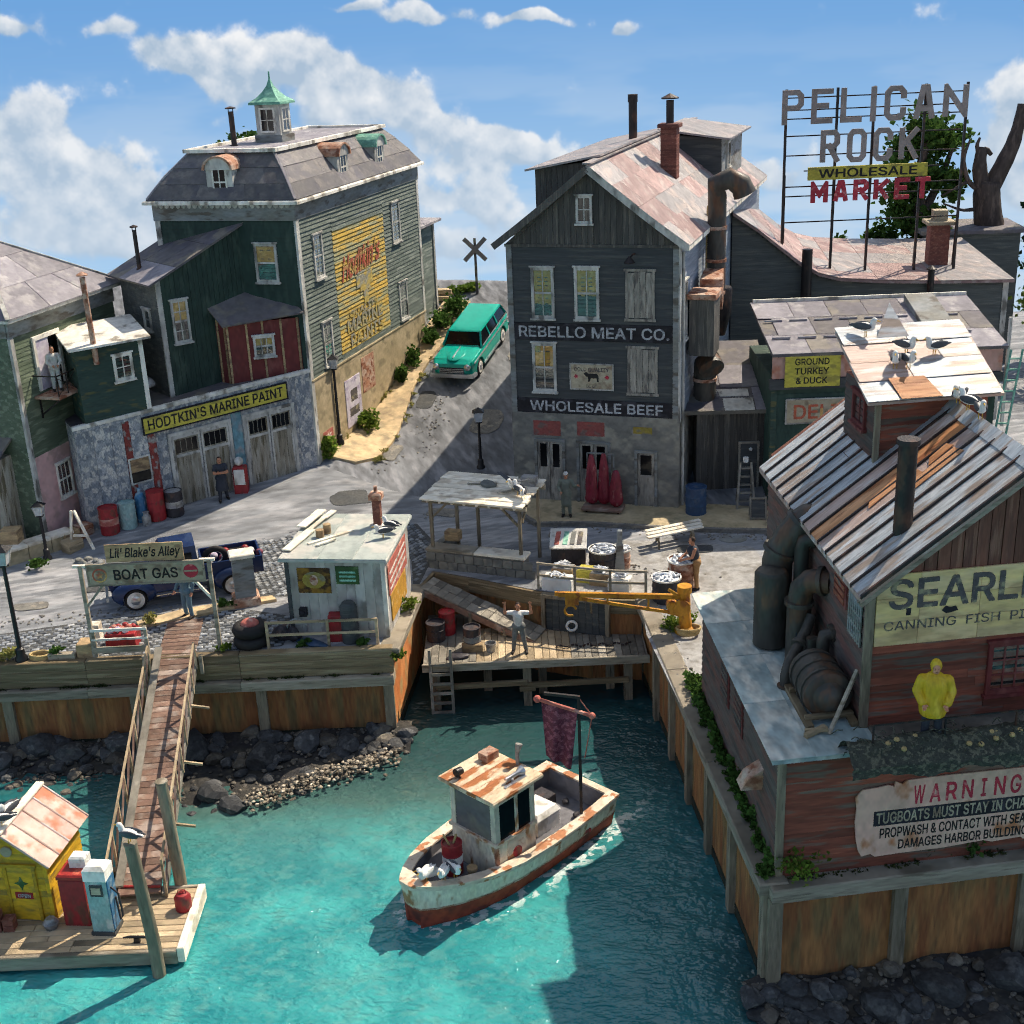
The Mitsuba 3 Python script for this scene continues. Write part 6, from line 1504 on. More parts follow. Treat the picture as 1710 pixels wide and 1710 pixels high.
put(J + '__winch', [tube([(4.6, 34.05, .85), (4.6, 34.5, .85)], .17, 12), tube([(4.85, 34.1, .9), (4.85, 34.0, .9)], [.25, .25], 14), bar((4.7, 34.0, 1.35), (4.45, 33.95, 1.55), .08)], 'crane_yellow')
put(J + '__block', [bx(1.45, 1.85, 34.33, 34.5, 1.0, 1.3)], 'crane_yellow')
an = np.linspace(.2, 5.2, 14)
put(J + '__hook', tube([(1.6 + .17 * math.cos(t), 34.42, .8 + .17 * math.sin(t)) for t in an], .035, 8), 'crane_yellow', smooth=True)
put(J + '__rope_coil', [tube([(5.05 + (.3 + .02 * i) * math.cos(t), 34.05 + (.22) * math.sin(t), .1 + .05 * i) for t in np.linspace(0, 6.28, 18)], .035, 6, False) for i in range(4)], 'rope')
import manifold3d as m3

def hz(x, y): return float(gz(np.float64(x), np.float64(y)))

class Lf:
    """A full 3-D local frame (x forward, y left, z up) with pitch and roll."""
    def __init__(s, o, head, pitch=0.0, rollx=0.0, k=1.0):
        h, p, r = math.radians(head), math.radians(pitch), math.radians(rollx)
        x = np.array([math.cos(h) * math.cos(p), math.sin(h) * math.cos(p), math.sin(p)])
        y = np.array([-math.sin(h), math.cos(h), 0]); z = np.cross(x, y)
        y, z = y * math.cos(r) + z * math.sin(r), z * math.cos(r) - y * math.sin(r)
        s.o, s.R = np.array(o, float), np.stack([x, y, z]) * k
    def m(s, mesh):
        return np.asarray(mesh[0]) @ s.R + s.o, mesh[1]
    def p(s, *q):
        return np.asarray(q, float) @ s.R + s.o

def mm(man):
    m = man.to_mesh()
    return np.array(m.vert_properties[:, :3], float), np.array(m.tri_verts)

def ext(poly, w, axis):
    """The polygon extruded symmetrically by w: axis y takes (x, z) profiles, axis x takes (y, z), axis z takes (x, y) with z range w."""
    cs = m3.CrossSection([[tuple(map(float, q)) for q in poly]], m3.FillRule.NonZero)
    if axis == 'z':
        return m3.Manifold.extrude(cs, w[1] - w[0]).translate((0, 0, w[0]))
    e = m3.Manifold.extrude(cs, w).translate((0, 0, -w / 2))
    if axis == 'y':
        return e.rotate((90, 0, 0))
    return e.rotate((90, 0, 0)).rotate((0, 0, 90))

def ell(c, r, n=24):
    return m3.Manifold.sphere(1.0, n).scale(tuple(r)).translate(tuple(c))

def wheel(k, L, x, y, r, w=.2, hub='chrome', wall=True):
    a = L.p(x, y - w / 2, r); b = L.p(x, y + w / 2, r); d = (b - a) / np.linalg.norm(b - a)
    wk = put(k + '__wheel', tube([a, a + d * .03, b - d * .03, b], [r * .9, r, r, r * .9], 20), 'tyre', smooth=40)
    for s, e in ((a, -1), (b, 1)):
        if wall: put(wk + '__whitewall', tube([s, s + d * e * .012], [r * .78, r * .72], 20), 'white_paint', smooth=30)
        put(wk + '__hub_cap', tube([s, s + d * e * .02, s + d * e * .045], [r * .45, r * .42, r * .2], 16), hub, smooth=40)

# ---------------------------------------------------------------- turquoise station wagon on the hill
W = thing('station_wagon', 'shiny turquoise old station wagon coming down the hill street', 'car')
L = Lf((-1.50, 58.55, 2.70), 180 + 70.3, -13.0, k=1.06)
side = [(2.42, .3), (2.5, .42), (2.5, .72), (2.42, .88), (2.1, .98), (1.2, 1.04), (.95, 1.06), (-2.3, 1.06), (-2.48, .98), (-2.52, .5), (-2.45, .3)]
front = [(-.93, .28), (-.97, .45), (-.96, .8), (-.88, .98), (-.7, 1.06), (.7, 1.06), (.88, .98), (.96, .8), (.97, .45), (.93, .28)]
topv = [(2.5, .62), (2.3, .86), (1.8, .97), (-2.2, .97), (-2.45, .85), (-2.52, .7), (-2.52, -.7), (-2.45, -.85), (-2.2, -.97), (1.8, -.97), (2.3, -.86), (2.5, -.62)]
body = ext(side, 2.2, 'y') ^ ext(front, 5.6, 'x') ^ ext(topv, (0, 2), 'z')
for x in (1.55, -1.5):
    for s in (-1, 1): body = body - m3.Manifold.cylinder(.5, .43, .43, 24, True).rotate((90, 0, 0)).translate((x, s * .9, .36))
for s in (-1, 1): body = body + (ell((1.75, s * .72, .82), (.78, .2, .16)) ^ m3.Manifold.cube((6, 3, 2), True).translate((0, 0, 1.3))) + ell((-1.9, s * .82, .9), (.65, .13, .15))
body = body + ell((1.6, 0, .98), (.75, .42, .1))
put(W + '__body', L.m(mm(body)), 'car_green', smooth=32, r=.5)
gl0 = [(1.02, 1.04), (.52, 1.52), (-2.1, 1.52), (-2.35, 1.04)]
cab = ext([(1.0, 1.02), (.5, 1.53), (-2.12, 1.53), (-2.4, 1.02)], 1.9, 'y') ^ ext([(-.88, 1.0), (-.7, 1.54), (.7, 1.54), (.88, 1.0)], 5.4, 'x')
put(W + '__windows', L.m(mm(cab)), 'glass', r=.5)
rf = ext([(.58, 1.5), (.5, 1.56), (.2, 1.62), (-1.9, 1.62), (-2.15, 1.56), (-2.2, 1.5)], 1.9, 'y') ^ ext([(-.76, 1.48), (-.72, 1.56), (-.55, 1.63), (.55, 1.63), (.72, 1.56), (.76, 1.48)], 5.4, 'x')
put(W + '__roof', L.m(mm(rf)), 'car_green', smooth=32, r=.5)
for s in (-1, 1):
    for a, b, w in (((1.03, s * .87, 1.03), (.54, s * .72, 1.52), .07), ((-.1, s * .885, 1.03), (-.1, s * .715, 1.52), .07), ((-1.15, s * .885, 1.03), (-1.15, s * .715, 1.52), .07), ((-2.36, s * .87, 1.03), (-2.12, s * .71, 1.52), .09)):
        put(W + '__pillar', L.m(bar(a, b, w)), 'car_green', r=.5)
    put(W + '__side_trim', [L.m(bar((2.2, s * .95, .84), (-2.3, s * .985, .9), .035, .05)), L.m(bar((.95, s * .93, 1.07), (-2.3, s * .9, 1.07), .035, .035))], 'chrome')
    put(W + '__sill_trim', L.m(bar((1.1, s * .965, .3), (-1.05, s * .965, .3), .04, .05)), 'chrome')
    put(W + '__headlight', L.m(tube([(2.38, s * .7, .76), (2.5, s * .7, .76), (2.54, s * .7, .76)], [.13, .14, .09], 14)), 'chrome', smooth=40)
    for x in (1.55, -1.5): wheel(W, L, x, s * .84, .35)
put(W + '__bumper', [L.m(bar((2.6, -.95, .42), (2.6, .95, .42), .1, .16)), L.m(bar((2.6, .95, .42), (2.3, 1.02, .42), .1, .16)), L.m(bar((2.6, -.95, .42), (2.3, -1.02, .42), .1, .16))], 'chrome')
put(W + '__bumper', [L.m(bar((-2.6, -.95, .42), (-2.6, .95, .42), .1, .16))], 'chrome')
gk = put(W + '__grille', L.m(bx(2.47, 2.53, -.55, .55, .5, .74)), 'sign_black')
put(gk + '__bar', [L.m(bx(2.5, 2.55, -.55, .55, .53 + i * .075, .56 + i * .075)) for i in range(3)], 'chrome')
put(W + '__bonnet_trim', L.m(bar((2.2, 0, 1.08), (1.2, 0, 1.1), .04, .03)), 'chrome')
put(W + '__wiper', [L.m(bar((.98, y, 1.07), (.8, y + .35, 1.24), .015)) for y in (-.5, .1)], 'sign_black')

# ---------------------------------------------------------------- dark blue pickup behind the boat gas sign
U = thing('pickup_truck', 'dark blue old pickup truck with loaded bed parked behind the boat gas sign', 'truck')
L = Lf((-10.95, 38.75, 0), 180 + 17.5)
hood = ext([(2.2, .55), (2.3, .9), (2.2, 1.18), (.85, 1.3), (.85, .5)], .95, 'y') ^ ext([(-.47, .4), (-.46, 1.0), (-.3, 1.3), (.3, 1.3), (.46, 1.0), (.47, .4)], 6, 'x')
cabm = ext([(.9, .5), (.9, 1.25), (.55, 1.82), (-.55, 1.85), (-.62, .5)], 1.56, 'y') ^ ext([(-.78, .4), (-.78, 1.2), (-.62, 1.86), (.62, 1.86), (.78, 1.2), (.78, .4)], 6, 'x')
m = hood + cabm
for s in (-1, 1):
    m = m + (ell((1.5, s * .68, .55), (.72, .26, .42)) - m3.Manifold.cylinder(.6, .4, .4, 24, True).rotate((90, 0, 0)).translate((1.5, s * .8, .38)))
    m = m + m3.Manifold.cube((1.5, .3, .06), True).translate((0, s * .82, .42))
put(U + '__body', L.m(mm(m)), 'blue_truck', smooth=32, r=.5)
bed = m3.Manifold.cube((1.95, 1.5, .55), True).translate((-1.65, 0, .92)) - m3.Manifold.cube((1.83, 1.36, .55), True).translate((-1.65, 0, 1.0))
for s in (-1, 1): bed = bed + (ell((-1.6, s * .8, .58), (.62, .2, .4)) - m3.Manifold.cylinder(.6, .4, .4, 24, True).rotate((90, 0, 0)).translate((-1.6, s * .85, .38)))
put(U + '__bed', L.m(mm(bed)), 'blue_truck', smooth=32, r=.45)
for s in (-1, 1):
    put(U + '__side_window', L.m(bx(-.4, .5, s * .71 - .02, s * .71 + .02, 1.28, 1.66)), 'glass')
    for x in (1.5, -1.6): wheel(U, L, x, s * .74, .36)
    put(U + '__headlight', L.m(ball((2.05, s * .55, .95), (.12, .12, .12))), 'chrome', smooth=True)
    put(U + '__running_board', L.m(bx(-.75, .85, s * .86 - .1, s * .86 + .1, .44, .47)), 'chrome')
put(U + '__windscreen', L.m(hexa([[.88, -.6, 1.27], [.9, -.6, 1.27], [.9, .6, 1.27], [.88, .6, 1.27], [.6, -.52, 1.72], [.62, -.52, 1.72], [.62, .52, 1.72], [.6, .52, 1.72]])), 'glass')
put(U + '__bumper', L.m(bar((2.35, -.8, .5), (2.35, .8, .5), .08, .14)), 'chrome')
put(U + '__tail_lamp', L.m(cyl((-2.66, .68, .7), (-2.7, .68, .7), .05, n=8)), 'chrome')
for i, (x, y, lab) in enumerate(((-1.15, .3, 'upright spare tyre with a white rim in the pickup bed'), (-1.9, -.35, 'second tyre lying in the back of the pickup bed'))):
    tk = thing('spare_tyre', lab, 'tyre')
    an = np.linspace(0, 2 * np.pi, 21)
    c = np.array([x, y, 1.22 if i == 0 else .95])
    pts = [L.p(*(c + ([.33 * math.cos(t), .1 * math.sin(t), .33 * math.sin(t)] if i == 0 else [.33 * math.cos(t), .33 * math.sin(t), .03]))) for t in an]
    put(tk + '__tread', tube(pts, .1, 8, False), 'tyre', smooth=True); put(tk + '__wall', tube([p + (L.p(*c) - p) * .25 for p in pts], .035, 6, False), 'white_paint', smooth=True)
fl = thing('net_floats', 'heap of round red and white net floats in the pickup bed', 'floats'); labels[fl]['kind'] = 'stuff'
for j in range(3): put(fl + '__float_heap', [ball(L.p(-1.0 - .2 * i + .05 * (i % 2), -.4 + .28 * (i % 3), 1.1), (.13, .13, .12), 1) for i in range(j, 9, 3)], ('drum_red', 'poster_white', 'net')[j], smooth=True)
pm = thing('concrete_pillar', 'weathered grey concrete block pillar with a pale cap behind the blue pickup', 'pillar')
PF = Fr((-8.62, 37.5), (.96, .28))
put(pm + '__shaft', PF.b(-.3, .35, 0, .55, 0, 1.65), 'frieze'); put(pm + '__cap', PF.m(cham(-.36, .42, -.06, .6, 1.65, 1.78, .03)), 'white_plank'); put(pm + '__base', PF.m(cham(-.4, .45, -.1, .65, 0, .3, .05)), 'rusty_copper')
isl = Polygon([(-11.9, 36.5), (-10.6, 37.3), (-9.2, 37.75), (-7.9, 38.05), (-7.7, 37.75), (-9.0, 37.3), (-10.4, 36.6), (-11.7, 36.1)])
setting('kerb', poly_prism(isl, 0, .1), 'sand_walk')

# ---------------------------------------------------------------- boat
Bt = thing('fishing_boat', 'rust streaked white and red small fishing boat with a square wheelhouse under way', 'boat')
LB = Lf((-2.9, 25.05, WZ), 45.6, k=1.04)
xs_ = np.array([0, .18, .5, 1.0, 1.7, 2.6, 3.6, 4.6, 5.5, 6.15]); hb = np.array([.13, .3, .55, .83, 1.08, 1.24, 1.28, 1.26, 1.22, 1.18]); sh = np.array([1.16, 1.13, 1.08, 1.02, .95, .9, .88, .89, .92, .95])
def hull(z0, z1, f0, f1, out=0.0):
    """The hull shell between two levels given as fractions of the sheer height."""
    P0 = [(x + (.22 * (1 - z0) if i == 0 else 0), (b + out) * f0, z0 * s) for i, (x, b, s) in enumerate(zip(xs_, hb, sh))]
    P1 = [(x + (.22 * (1 - z1) if i == 0 else 0), (b + out) * f1, z1 * s) for i, (x, b, s) in enumerate(zip(xs_, hb, sh))]
    ring = lambda P: [(x, -y, z) for x, y, z in P] + [(x, y, z) for x, y, z in reversed(P)]
    a, b = ring(P0), ring(P1); n = len(a)
    return np.array(a + b, float), q2t([[i, (i + 1) % n, n + (i + 1) % n, n + i] for i in range(n)])
put(Bt + '__bottom', LB.m(hull(-.5, .44, .72, .90)), 'hull_red', smooth=25)
put(Bt + '__boot_stripe', LB.m(hull(.43, .47, .905, .91, .012)), 'rusty_copper', smooth=25)
put(Bt + '__topside', LB.m(hull(.44, 1.0, .90, 1.0)), 'hull_white', smooth=25)
put(Bt + '__rub_rail', LB.m(hull(.93, 1.0, 1.0, 1.005, .035)), 'boat_deck', smooth=25)
ring_o = [(x, -b - .05, s) for x, b, s in zip(xs_, hb, sh)] + [(x, b + .05, s) for x, b, s in zip(xs_[::-1], hb[::-1], sh[::-1])]
ring_i = [(max(x, .42) if b < .5 else min(x, 5.95), -max(b - .24, .02), s) for x, b, s in zip(xs_, hb, sh)] + [(max(x, .42) if b < .5 else min(x, 5.95), max(b - .24, .02), s) for x, b, s in zip(xs_[::-1], hb[::-1], sh[::-1])]
n = len(ring_o)
V = np.array(ring_o + ring_i + [(x, y, z + .05) for x, y, z in ring_o] + [(x, y, z + .05) for x, y, z in ring_i])
F = []
for i in range(n):
    j = (i + 1) % n
    F += [[2 * n + i, 2 * n + j, 3 * n + j, 3 * n + i], [i, j, 2 * n + j, 2 * n + i], [n + i, 3 * n + i, 3 * n + j, n + j], [i, n + i, n + j, j]]
put(Bt + '__gunwale', LB.m((V, q2t(F))), 'boat_deck', smooth=25)
inner = [(x, max(b - .22, .02)) for x, b in zip(xs_, hb)]
def floor_poly(x0, x1, z, off=.2):
    xx = np.linspace(x0, x1, 12); bb = np.maximum(np.interp(xx, xs_, hb) - off, .02)
    return [(x, -b) for x, b in zip(xx, bb)] + [(x, b) for x, b in zip(xx[::-1], bb[::-1])]
put(Bt + '__foredeck', LB.m(poly_prism(floor_poly(.35, 1.95, 0), .62, .68)), 'boat_grey')
put(Bt + '__cockpit_floor', LB.m(poly_prism(floor_poly(1.95, 6.0, 0), .36, .42)), 'boat_grey')
V = [];
xx = np.linspace(.4, 6.0, 16); bb = np.maximum(np.interp(xx, xs_, hb) - .22, .02); ss = np.interp(xx, xs_, sh)
for s in (-1, 1):
    Vs = np.array([[x, s * b, z] for x, b, h in zip(xx, bb, ss) for z in (.36, h)]); Fq = [[2 * i, 2 * i + 1, 2 * i + 3, 2 * i + 2] for i in range(15)]
    V.append((Vs, q2t(Fq)))
put(Bt + '__bulwark', [LB.m(v) for v in V] + [LB.m(bx(5.92, 5.96, -.98, .98, .36, .95))], 'boat_grey')
put(Bt + '__side_deck', LB.m(bx(1.95, 4.1, -1.04, -.75, .42, .66)), 'boat_deck')
def cabin(x0, x1, y0, y1, z0, z1):
    c = put(Bt + '__wheelhouse', [LB.m(bx(x0, x1, y0, y1, z0, z0 + 1.0))], 'hull_white', label='square white wheelhouse with rust streaks')
    put(c + '__top_band', LB.m(bx(x0, x1, y0, y1, z1 - .2, z1)), 'hull_white')
    for x in (x0, x1 - .15):
        for y in (y0, y1 - .15): put(c + '__post', LB.m(bx(x, x + .15, y, y + .15, z0 + 1.0, z1 - .2)), 'hull_white')
    put(c + '__post', LB.m(bx((x0 + x1) / 2, (x0 + x1) / 2 + .1, y0, y0 + .09, z0 + 1.0, z1 - .16)), 'hull_white')
    put(c + '__windscreen', LB.m(bx(x0 + .02, x0 + .05, y0 + .1, y1 - .1, z0 + 1.0, z1 - .16)), 'roof_dark', label='grey misty front window')
    put(c + '__side_pane', LB.m(bx(x0 + .1, x1 - .1, y0 + .02, y0 + .05, z0 + 1.0, z1 - .16)), 'glass')
    put(c + '__side_pane', LB.m(bx(x0 + .1, x1 - .1, y1 - .05, y1 - .02, z0 + 1.0, z1 - .16)), 'glass')
    put(c + '__back_panel', LB.m(bx(x1 - .05, x1 - .01, y0 + .1, y1 - .1, z0 + 1.0, z1 - .16)), 'boat_deck')
    put(c + '__sill', [LB.m(bx(x0 - .05, x1 + .02, y0 - .05, y1 + .05, z0 + .98, z0 + 1.05))], 'boat_deck')
    put(c + '__corner_trim', [LB.m(bx(x0 - .02, x0 + .07, y0 - .025, y0 + .05, z0, z0 + .97))], 'rusty_copper')
    dk = put(Bt + '__wheelhouse_door', [LB.m(bx(x0 + .35, x0 + .95, y0 - .03, y0 - .002, z0 + .1, z0 + .95))], 'boat_deck'); put(dk + '__lifebuoy_mark', [LB.m(cyl((x0 + .65, y0 - .03, z0 + .55), (x0 + .65, y0 - .06, z0 + .55), .14, n=14))], 'drum_red')
    r = put(Bt + '__wheelhouse_roof', LB.m(cham(x0 - .2, x1 + .15, y0 - .18, y1 + .18, z1, z1 + .09, .03)), 'boat_roof')
    for i in range(5):
        w = (y1 - y0 + .34) / 5; put(r + '__plank', LB.m(cham(x0 - .19, x1 + .14, y0 - .17 + i * w + .006, y0 - .17 + (i + 1) * w - .006, z1 + .085, z1 + .10, .005)), 'boat_roof', r=.4 + .02 * i)
    put(r + '__searchlight', [LB.m(cyl((x0 + .1, .3, z1 + .09), (x0 + .1, .3, z1 + .22), .03, n=8)), LB.m(tube([(x0, .3, z1 + .25), (x0 + .18, .3, z1 + .25), (x0 + .22, .3, z1 + .25)], [.11, .09, .03], 12))], 'black_paint', smooth=40)
    put(r + '__horn', [LB.m(tube([(x1 - .75, y0 + .18, z1 + .2), (x1 - .35, y0 + .18, z1 + .2), (x1 - .2, y0 + .18, z1 + .2)], [.05, .06, .13], 12)), LB.m(bar((x1 - .6, y0 + .1, z1 + .09), (x1 - .6, y0 + .1, z1 + .2), .05)), LB.m(bx(x1 - .9, x1 - .2, y0 + .02, y0 + .1, z1 + .09, z1 + .13))], 'chrome', smooth=40)
    put(r + '__exhaust', [LB.m(tube([(x1 + .05, y0 + .55, z1), (x1 + .05, y0 + .55, z1 + .4), (x1 + .12, y0 + .55, z1 + .62)], [.04, .05, .09], 10))], 'galv', smooth=40)
    put(r + '__hatch', LB.m(bx(x1 - .4, x1 - .0, .2, .5, z1 + .1, z1 + .3)), 'rusty_copper')
cabin(2.05, 3.38, -.92, .55, .5, 2.72)
dr_ = thing('oil_drum', 'red oil drum with a white band standing on the boat foredeck', 'barrel')
def drum(k, base, r, h, mat, band=None, lid=None, tilt=None, n=18):
    b = np.array(base, float)
    pr = [(0, 0), (r, 0), (r, h * .32), (r * 1.05, h * .34), (r, h * .36), (r, h * .64), (r * 1.05, h * .66), (r, h * .68), (r, h), (r * .94, h), (r * .92, h - .03), (0, h - .03)]
    put(k + '__body', lathe(pr, n, b), mat, smooth=35)
    put(k + '__rim', lathe([(r * .93, h - .01), (r * 1.04, h - .01), (r * 1.04, h + .02), (r * .93, h + .02)], n, b), mat, smooth=35)
    if band: put(k + '__band', lathe([(r * 1.012, h * .37), (r * 1.012, h * .63)], n, b), band, smooth=True)
    if lid: put(k + '__lid', lathe([(r * .95, h), (r * .6, h + .03), (0, h + .04)], n, b), lid, smooth=True)
drum(dr_, LB.p(1.52, .02, .68), .25, .82, 'drum_red', 'white_paint')
put(dr_ + '__sticks', [LB.m(bar((1.5, .0, 1.3), (1.35, .1, 1.75), .04)), LB.m(bar((1.55, .05, 1.3), (1.62, -.05, 1.68), .04))], 'rope')
one('fish_cooler', [LB.m(cham(4.05, 4.85, -.35, .45, .42, .85, .04)), LB.m(hexa([[4.02, -.38, .86], [4.88, -.38, .86], [4.88, .48, .86], [4.02, .48, .86], [4.1, -.3, 1.0], [4.8, -.3, 1.0], [4.8, .4, .98], [4.1, .4, .98]]))], 'white_paint', 'white ice chest on the boat stern deck', 'cooler')
one('engine_box', LB.m(cham(3.5, 4.0, .1, .8, .42, .8, .04)), 'drum_dark', 'dark engine box beside the white ice chest on the boat', 'box')
one('bollard', [LB.m(cyl((1.6, -.55, .68), (1.6, -.55, .98), .1, n=10)), LB.m(cyl((1.6, -.55, .95), (1.6, -.55, 1.02), .13, n=10))], 'crate', 'stubby wooden bollard behind the gulls on the boat foredeck', 'bollard', smooth=40)
one('gear_box', LB.m(cham(5.0, 5.5, .35, .85, .42, .7, .03)), 'drum_dark', 'small dark box in the stern corner of the boat', 'box')
mk = thing('boat_mast', 'black iron mast with a short boom at the stern of the fishing boat', 'mast')
mb = LB.p(4.95, -1.0, .42)
put(mk + '__pole', bar(mb, mb + [0, 0, 3.95], .075), 'iron'); put(mk + '__base', [bar(mb + [-.15, -.1, .05], mb + [.15, .1, .05], .3, .1)], 'drum_red')
put(mk + '__boom', [bar(mb + [0, 0, 3.92], mb + [-.85, .12, 4.0], .07)], 'iron')
NK = thing('hanging_net', 'wine red fishing net hanging from a short spar on the boat mast', 'net')
sp0, sp1 = mb + [-1.02, .1, 3.86], mb + [.32, -.08, 3.42]
put(NK + '__spar', [tube([sp0, sp1], .05, 8), ball(sp0, (.1, .1, .1), 1), ball(sp1, (.09, .09, .09), 1)], 'pink_poster')
V = []; gu, gv = 22, 30
for i in range(gu):
    for j in range(gv):
        s, t = i / (gu - 1), j / (gv - 1)
        p = sp0 + (sp1 - sp0) * (.07 + .66 * s * (1 - .3 * t) + .06 * t) - np.array([0, 0, 1.72 * t * (.93 + .07 * s)])
        V.append(p + np.array([0, 1, 0]) * (.1 * math.sin(s * 11 + t * 1.5) * (.4 + .6 * t) + .05 * (meshkit.noise(np.array([s * 8, t * 8, 1.])) - .5)))
put(NK + '__mesh', (np.array(V), q2t([[i * gv + j, (i + 1) * gv + j, (i + 1) * gv + j + 1, i * gv + j + 1] for i in range(gu - 1) for j in range(gv - 1)])), 'net', smooth=True)
put(NK + '__line', [tube([sp1, mb + [.12, -.04, 2.2]], .015, 5), tube([mb + [0, 0, 3.9], sp1], .015, 5)], 'pink_poster')
stuff(put(Bt + '__gear', [LB.m(rock((x, y, .5), (.12, .1, .08), 700 + i)) for i, (x, y) in enumerate(((5.3, -.5), (5.6, .1), (3.8, .9), (1.1, .35), (.95, -.3), (3.9, -.7)))], 'drum_dark'))

# ---------------------------------------------------------------- floating fuel dock with the yellow hut
FK = thing('floating_dock', 'floating plank dock with pale edge boards below the gangway', 'dock')
put(FK + '__hull', bx(-16, -8.1, 24.2, 27.2, -3.3, -2.56) if False else cat([bx(-16, -8.12, 24.22, 26.3, -3.3, -2.56), bx(-16, -10.4, 26.3, 27.4, -3.3, -2.56)]), 'weed')
y = 24.15
while y < 27.3:
    w = rng.uniform(.17, .22)
    xe = -8.1 if y < 26.25 else -10.4
    cutx = rng.uniform(-12, -9.5)
    for a, b in ((-16, cutx), (cutx, xe)):
        if b > a: put(FK + '__plank', cham(a + .006, b - .006, y, y + w - .012, -2.55, -2.46 + rng.normal(0, .004), .012), 'dock_plank')
    y += w
put(FK + '__edge_board', cham(-8.12, -7.95, 24.05, 26.42, -2.8, -2.40, .02), 'white_plank'); put(FK + '__edge_board', cham(-16, -8.13, 24.0, 24.13, -2.8, -2.45, .02), 'pale_timber')
put(FK + '__edge_board', cham(-10.3, -8.13, 26.36, 26.46, -2.8, -2.44, .02), 'pale_timber')
YH = thing('yellow_hut', 'weathered yellow board hut with a pinkish tin gable roof on the floating dock', 'hut')
FY = Fr((-13.05, 25.58), (.99, -.14), -2.46); wy, dy = 1.78, 1.7
RY = Fr(FY.p(wy, 0, 0)[:2], (.14, .99), -2.46)
gp = poly_prism([(0, 0), (wy, 0), (wy, 1.72), (wy / 2, 2.42), (0, 1.72)], 0, dy)
put(YH + '__wall', FY.m((np.column_stack([gp[0][:, 0], gp[0][:, 2] + .01, gp[0][:, 1]]), gp[1])), 'shed_yellow')
lim = lambda h: (0, wy) if h < 1.72 else ((h - 1.72) / .7 * wy / 2, wy - (h - 1.72) / .7 * wy / 2)
clap_parts(YH, FY, 0, wy, 0, 2.36, 'shed_yellow', .17, lim=lim, cuts=False)
clap_parts(YH, RY, 0, dy, 0, 1.72, 'shed_yellow', .17, cuts=False)
dk = put(YH + '__door', [FY.b(.72, .8, -.07, 0, .0, 1.5), FY.b(1.44, 1.52, -.07, 0, .0, 1.5), FY.b(.68, 1.56, -.075, 0, 1.5, 1.58)], 'shed_yellow')
put(dk + '__panel', FY.b(.81, 1.43, -.055, 0, .02, 1.5), 'shed_yellow'); put(dk + '__diamond', FY.m((lambda m: (np.column_stack([1.12 + m[0][:, 0], -.056 - m[0][:, 2], 1.05 + m[0][:, 1]]), m[1]))(poly_prism([(0, .2), (.06, .05), (.18, 0), (.06, -.05), (0, -.2), (-.06, -.05), (-.18, 0), (-.06, .05)], 0, .006))), 'green_poster')
put(dk + '__placard', FY.b(.92, 1.36, -.065, -.055, .62, .8), 'drum_red'); put(dk + '__lettering', text(FY, 'OPEN', 1.14, .66, .09, .32, -.066, .004), 'letter_white')
put(YH + '__corner_board', [FY.b(wy - .06, wy + .04, -.045, .06, 0, 1.72)], 'shed_yellow'); put(YH + '__clock_sign', [FY.m(cyl((.9, -.03, 1.92), (.9, -.07, 1.92), .14, n=14))], 'sign_cream'); 
PY = lambda s, t, v, e=0: FY.p(wy / 2 + s * t * (wy / 2 + .2), v, 2.5 - t * .86 + e)
for s in (-1, 1):
    rk = put(YH + '__roof', slab([PY(s, 0, -.22), PY(s, 1, -.22), PY(s, 1, dy + .2), PY(s, 0, dy + .2)], .04), 'tin_pinkish')
    for i in range(4): put(rk + '__sheet', slab([PY(s, .01, -.22 + i * .53 + .01, .02), PY(s, 1.02, -.22 + i * .53 + .01, .02), PY(s, 1.02, -.22 + (i + 1) * .53 - .01, .02), PY(s, .01, -.22 + (i + 1) * .53 - .01, .02)], .012), 'tin_pinkish')
    for i in range(5): put(rk + '__seam', bar(PY(s, 0, -.22 + i * .53, .03), PY(s, 1.02, -.22 + i * .53, .03), .04, .03), 'tin_rosy')
put(YH + '__ridge_cap', bar(PY(1, 0, -.24, .05), PY(1, 0, dy + .22, .05), .2, .05), 'white_plank')
GP = thing('fuel_pump', 'pale blue and white fuel pump with a hose at the floating dock edge', 'pump')
FPp = Fr((-10.2, 24.72), (.985, -.1), -2.46)
put(GP + '__body', FPp.m(cham(0, .5, 0, .42, .1, 1.75, .06)), 'drum_teal'); put(GP + '__base', FPp.b(-.04, .54, -.04, .46, 0, .1), 'charcoal_clap'); put(GP + '__crown', FPp.m(cham(-.02, .52, -.02, .44, 1.5, 1.86, .08)), 'white_paint')
put(GP + '__side_panel', FPp.b(.5, .53, .02, .4, .15, 1.5), 'pump_blue'); dk = put(GP + '__dial', FPp.b(.1, .4, -.03, 0, 1.1, 1.4), 'charcoal_clap'); put(dk + '__face', FPp.b(.14, .36, -.04, -.03, 1.16, 1.34), 'sign_cream')
put(GP + '__hose', tube([FPp.p(.53, .15, 1.25), FPp.p(.72, .1, 1.1), FPp.p(.74, .1, .5), FPp.p(.62, .2, .3), FPp.p(.56, .25, .9)], .025, 6), 'drum_dark', smooth=True)
IC = thing('ice_chest_machine', 'red drinks cooler with a white top between the yellow hut and the fuel pump', 'cooler')
FI = Fr((-10.98, 25.1), (.985, -.1), -2.46)
put(IC + '__body', FI.m(cham(0, .62, 0, .6, .0, 1.3, .04)), 'drum_red'); put(IC + '__lid', FI.m(cham(-.02, .64, -.02, .64, 1.3, 1.42, .04)), 'pump_red'); put(IC + '__top_box', FI.m(cham(.2, .6, .3, .62, 1.42, 1.7, .04)), 'white_paint')
rb = thing('fuel_can', 'round red fuel can on the right end of the floating dock', 'can')
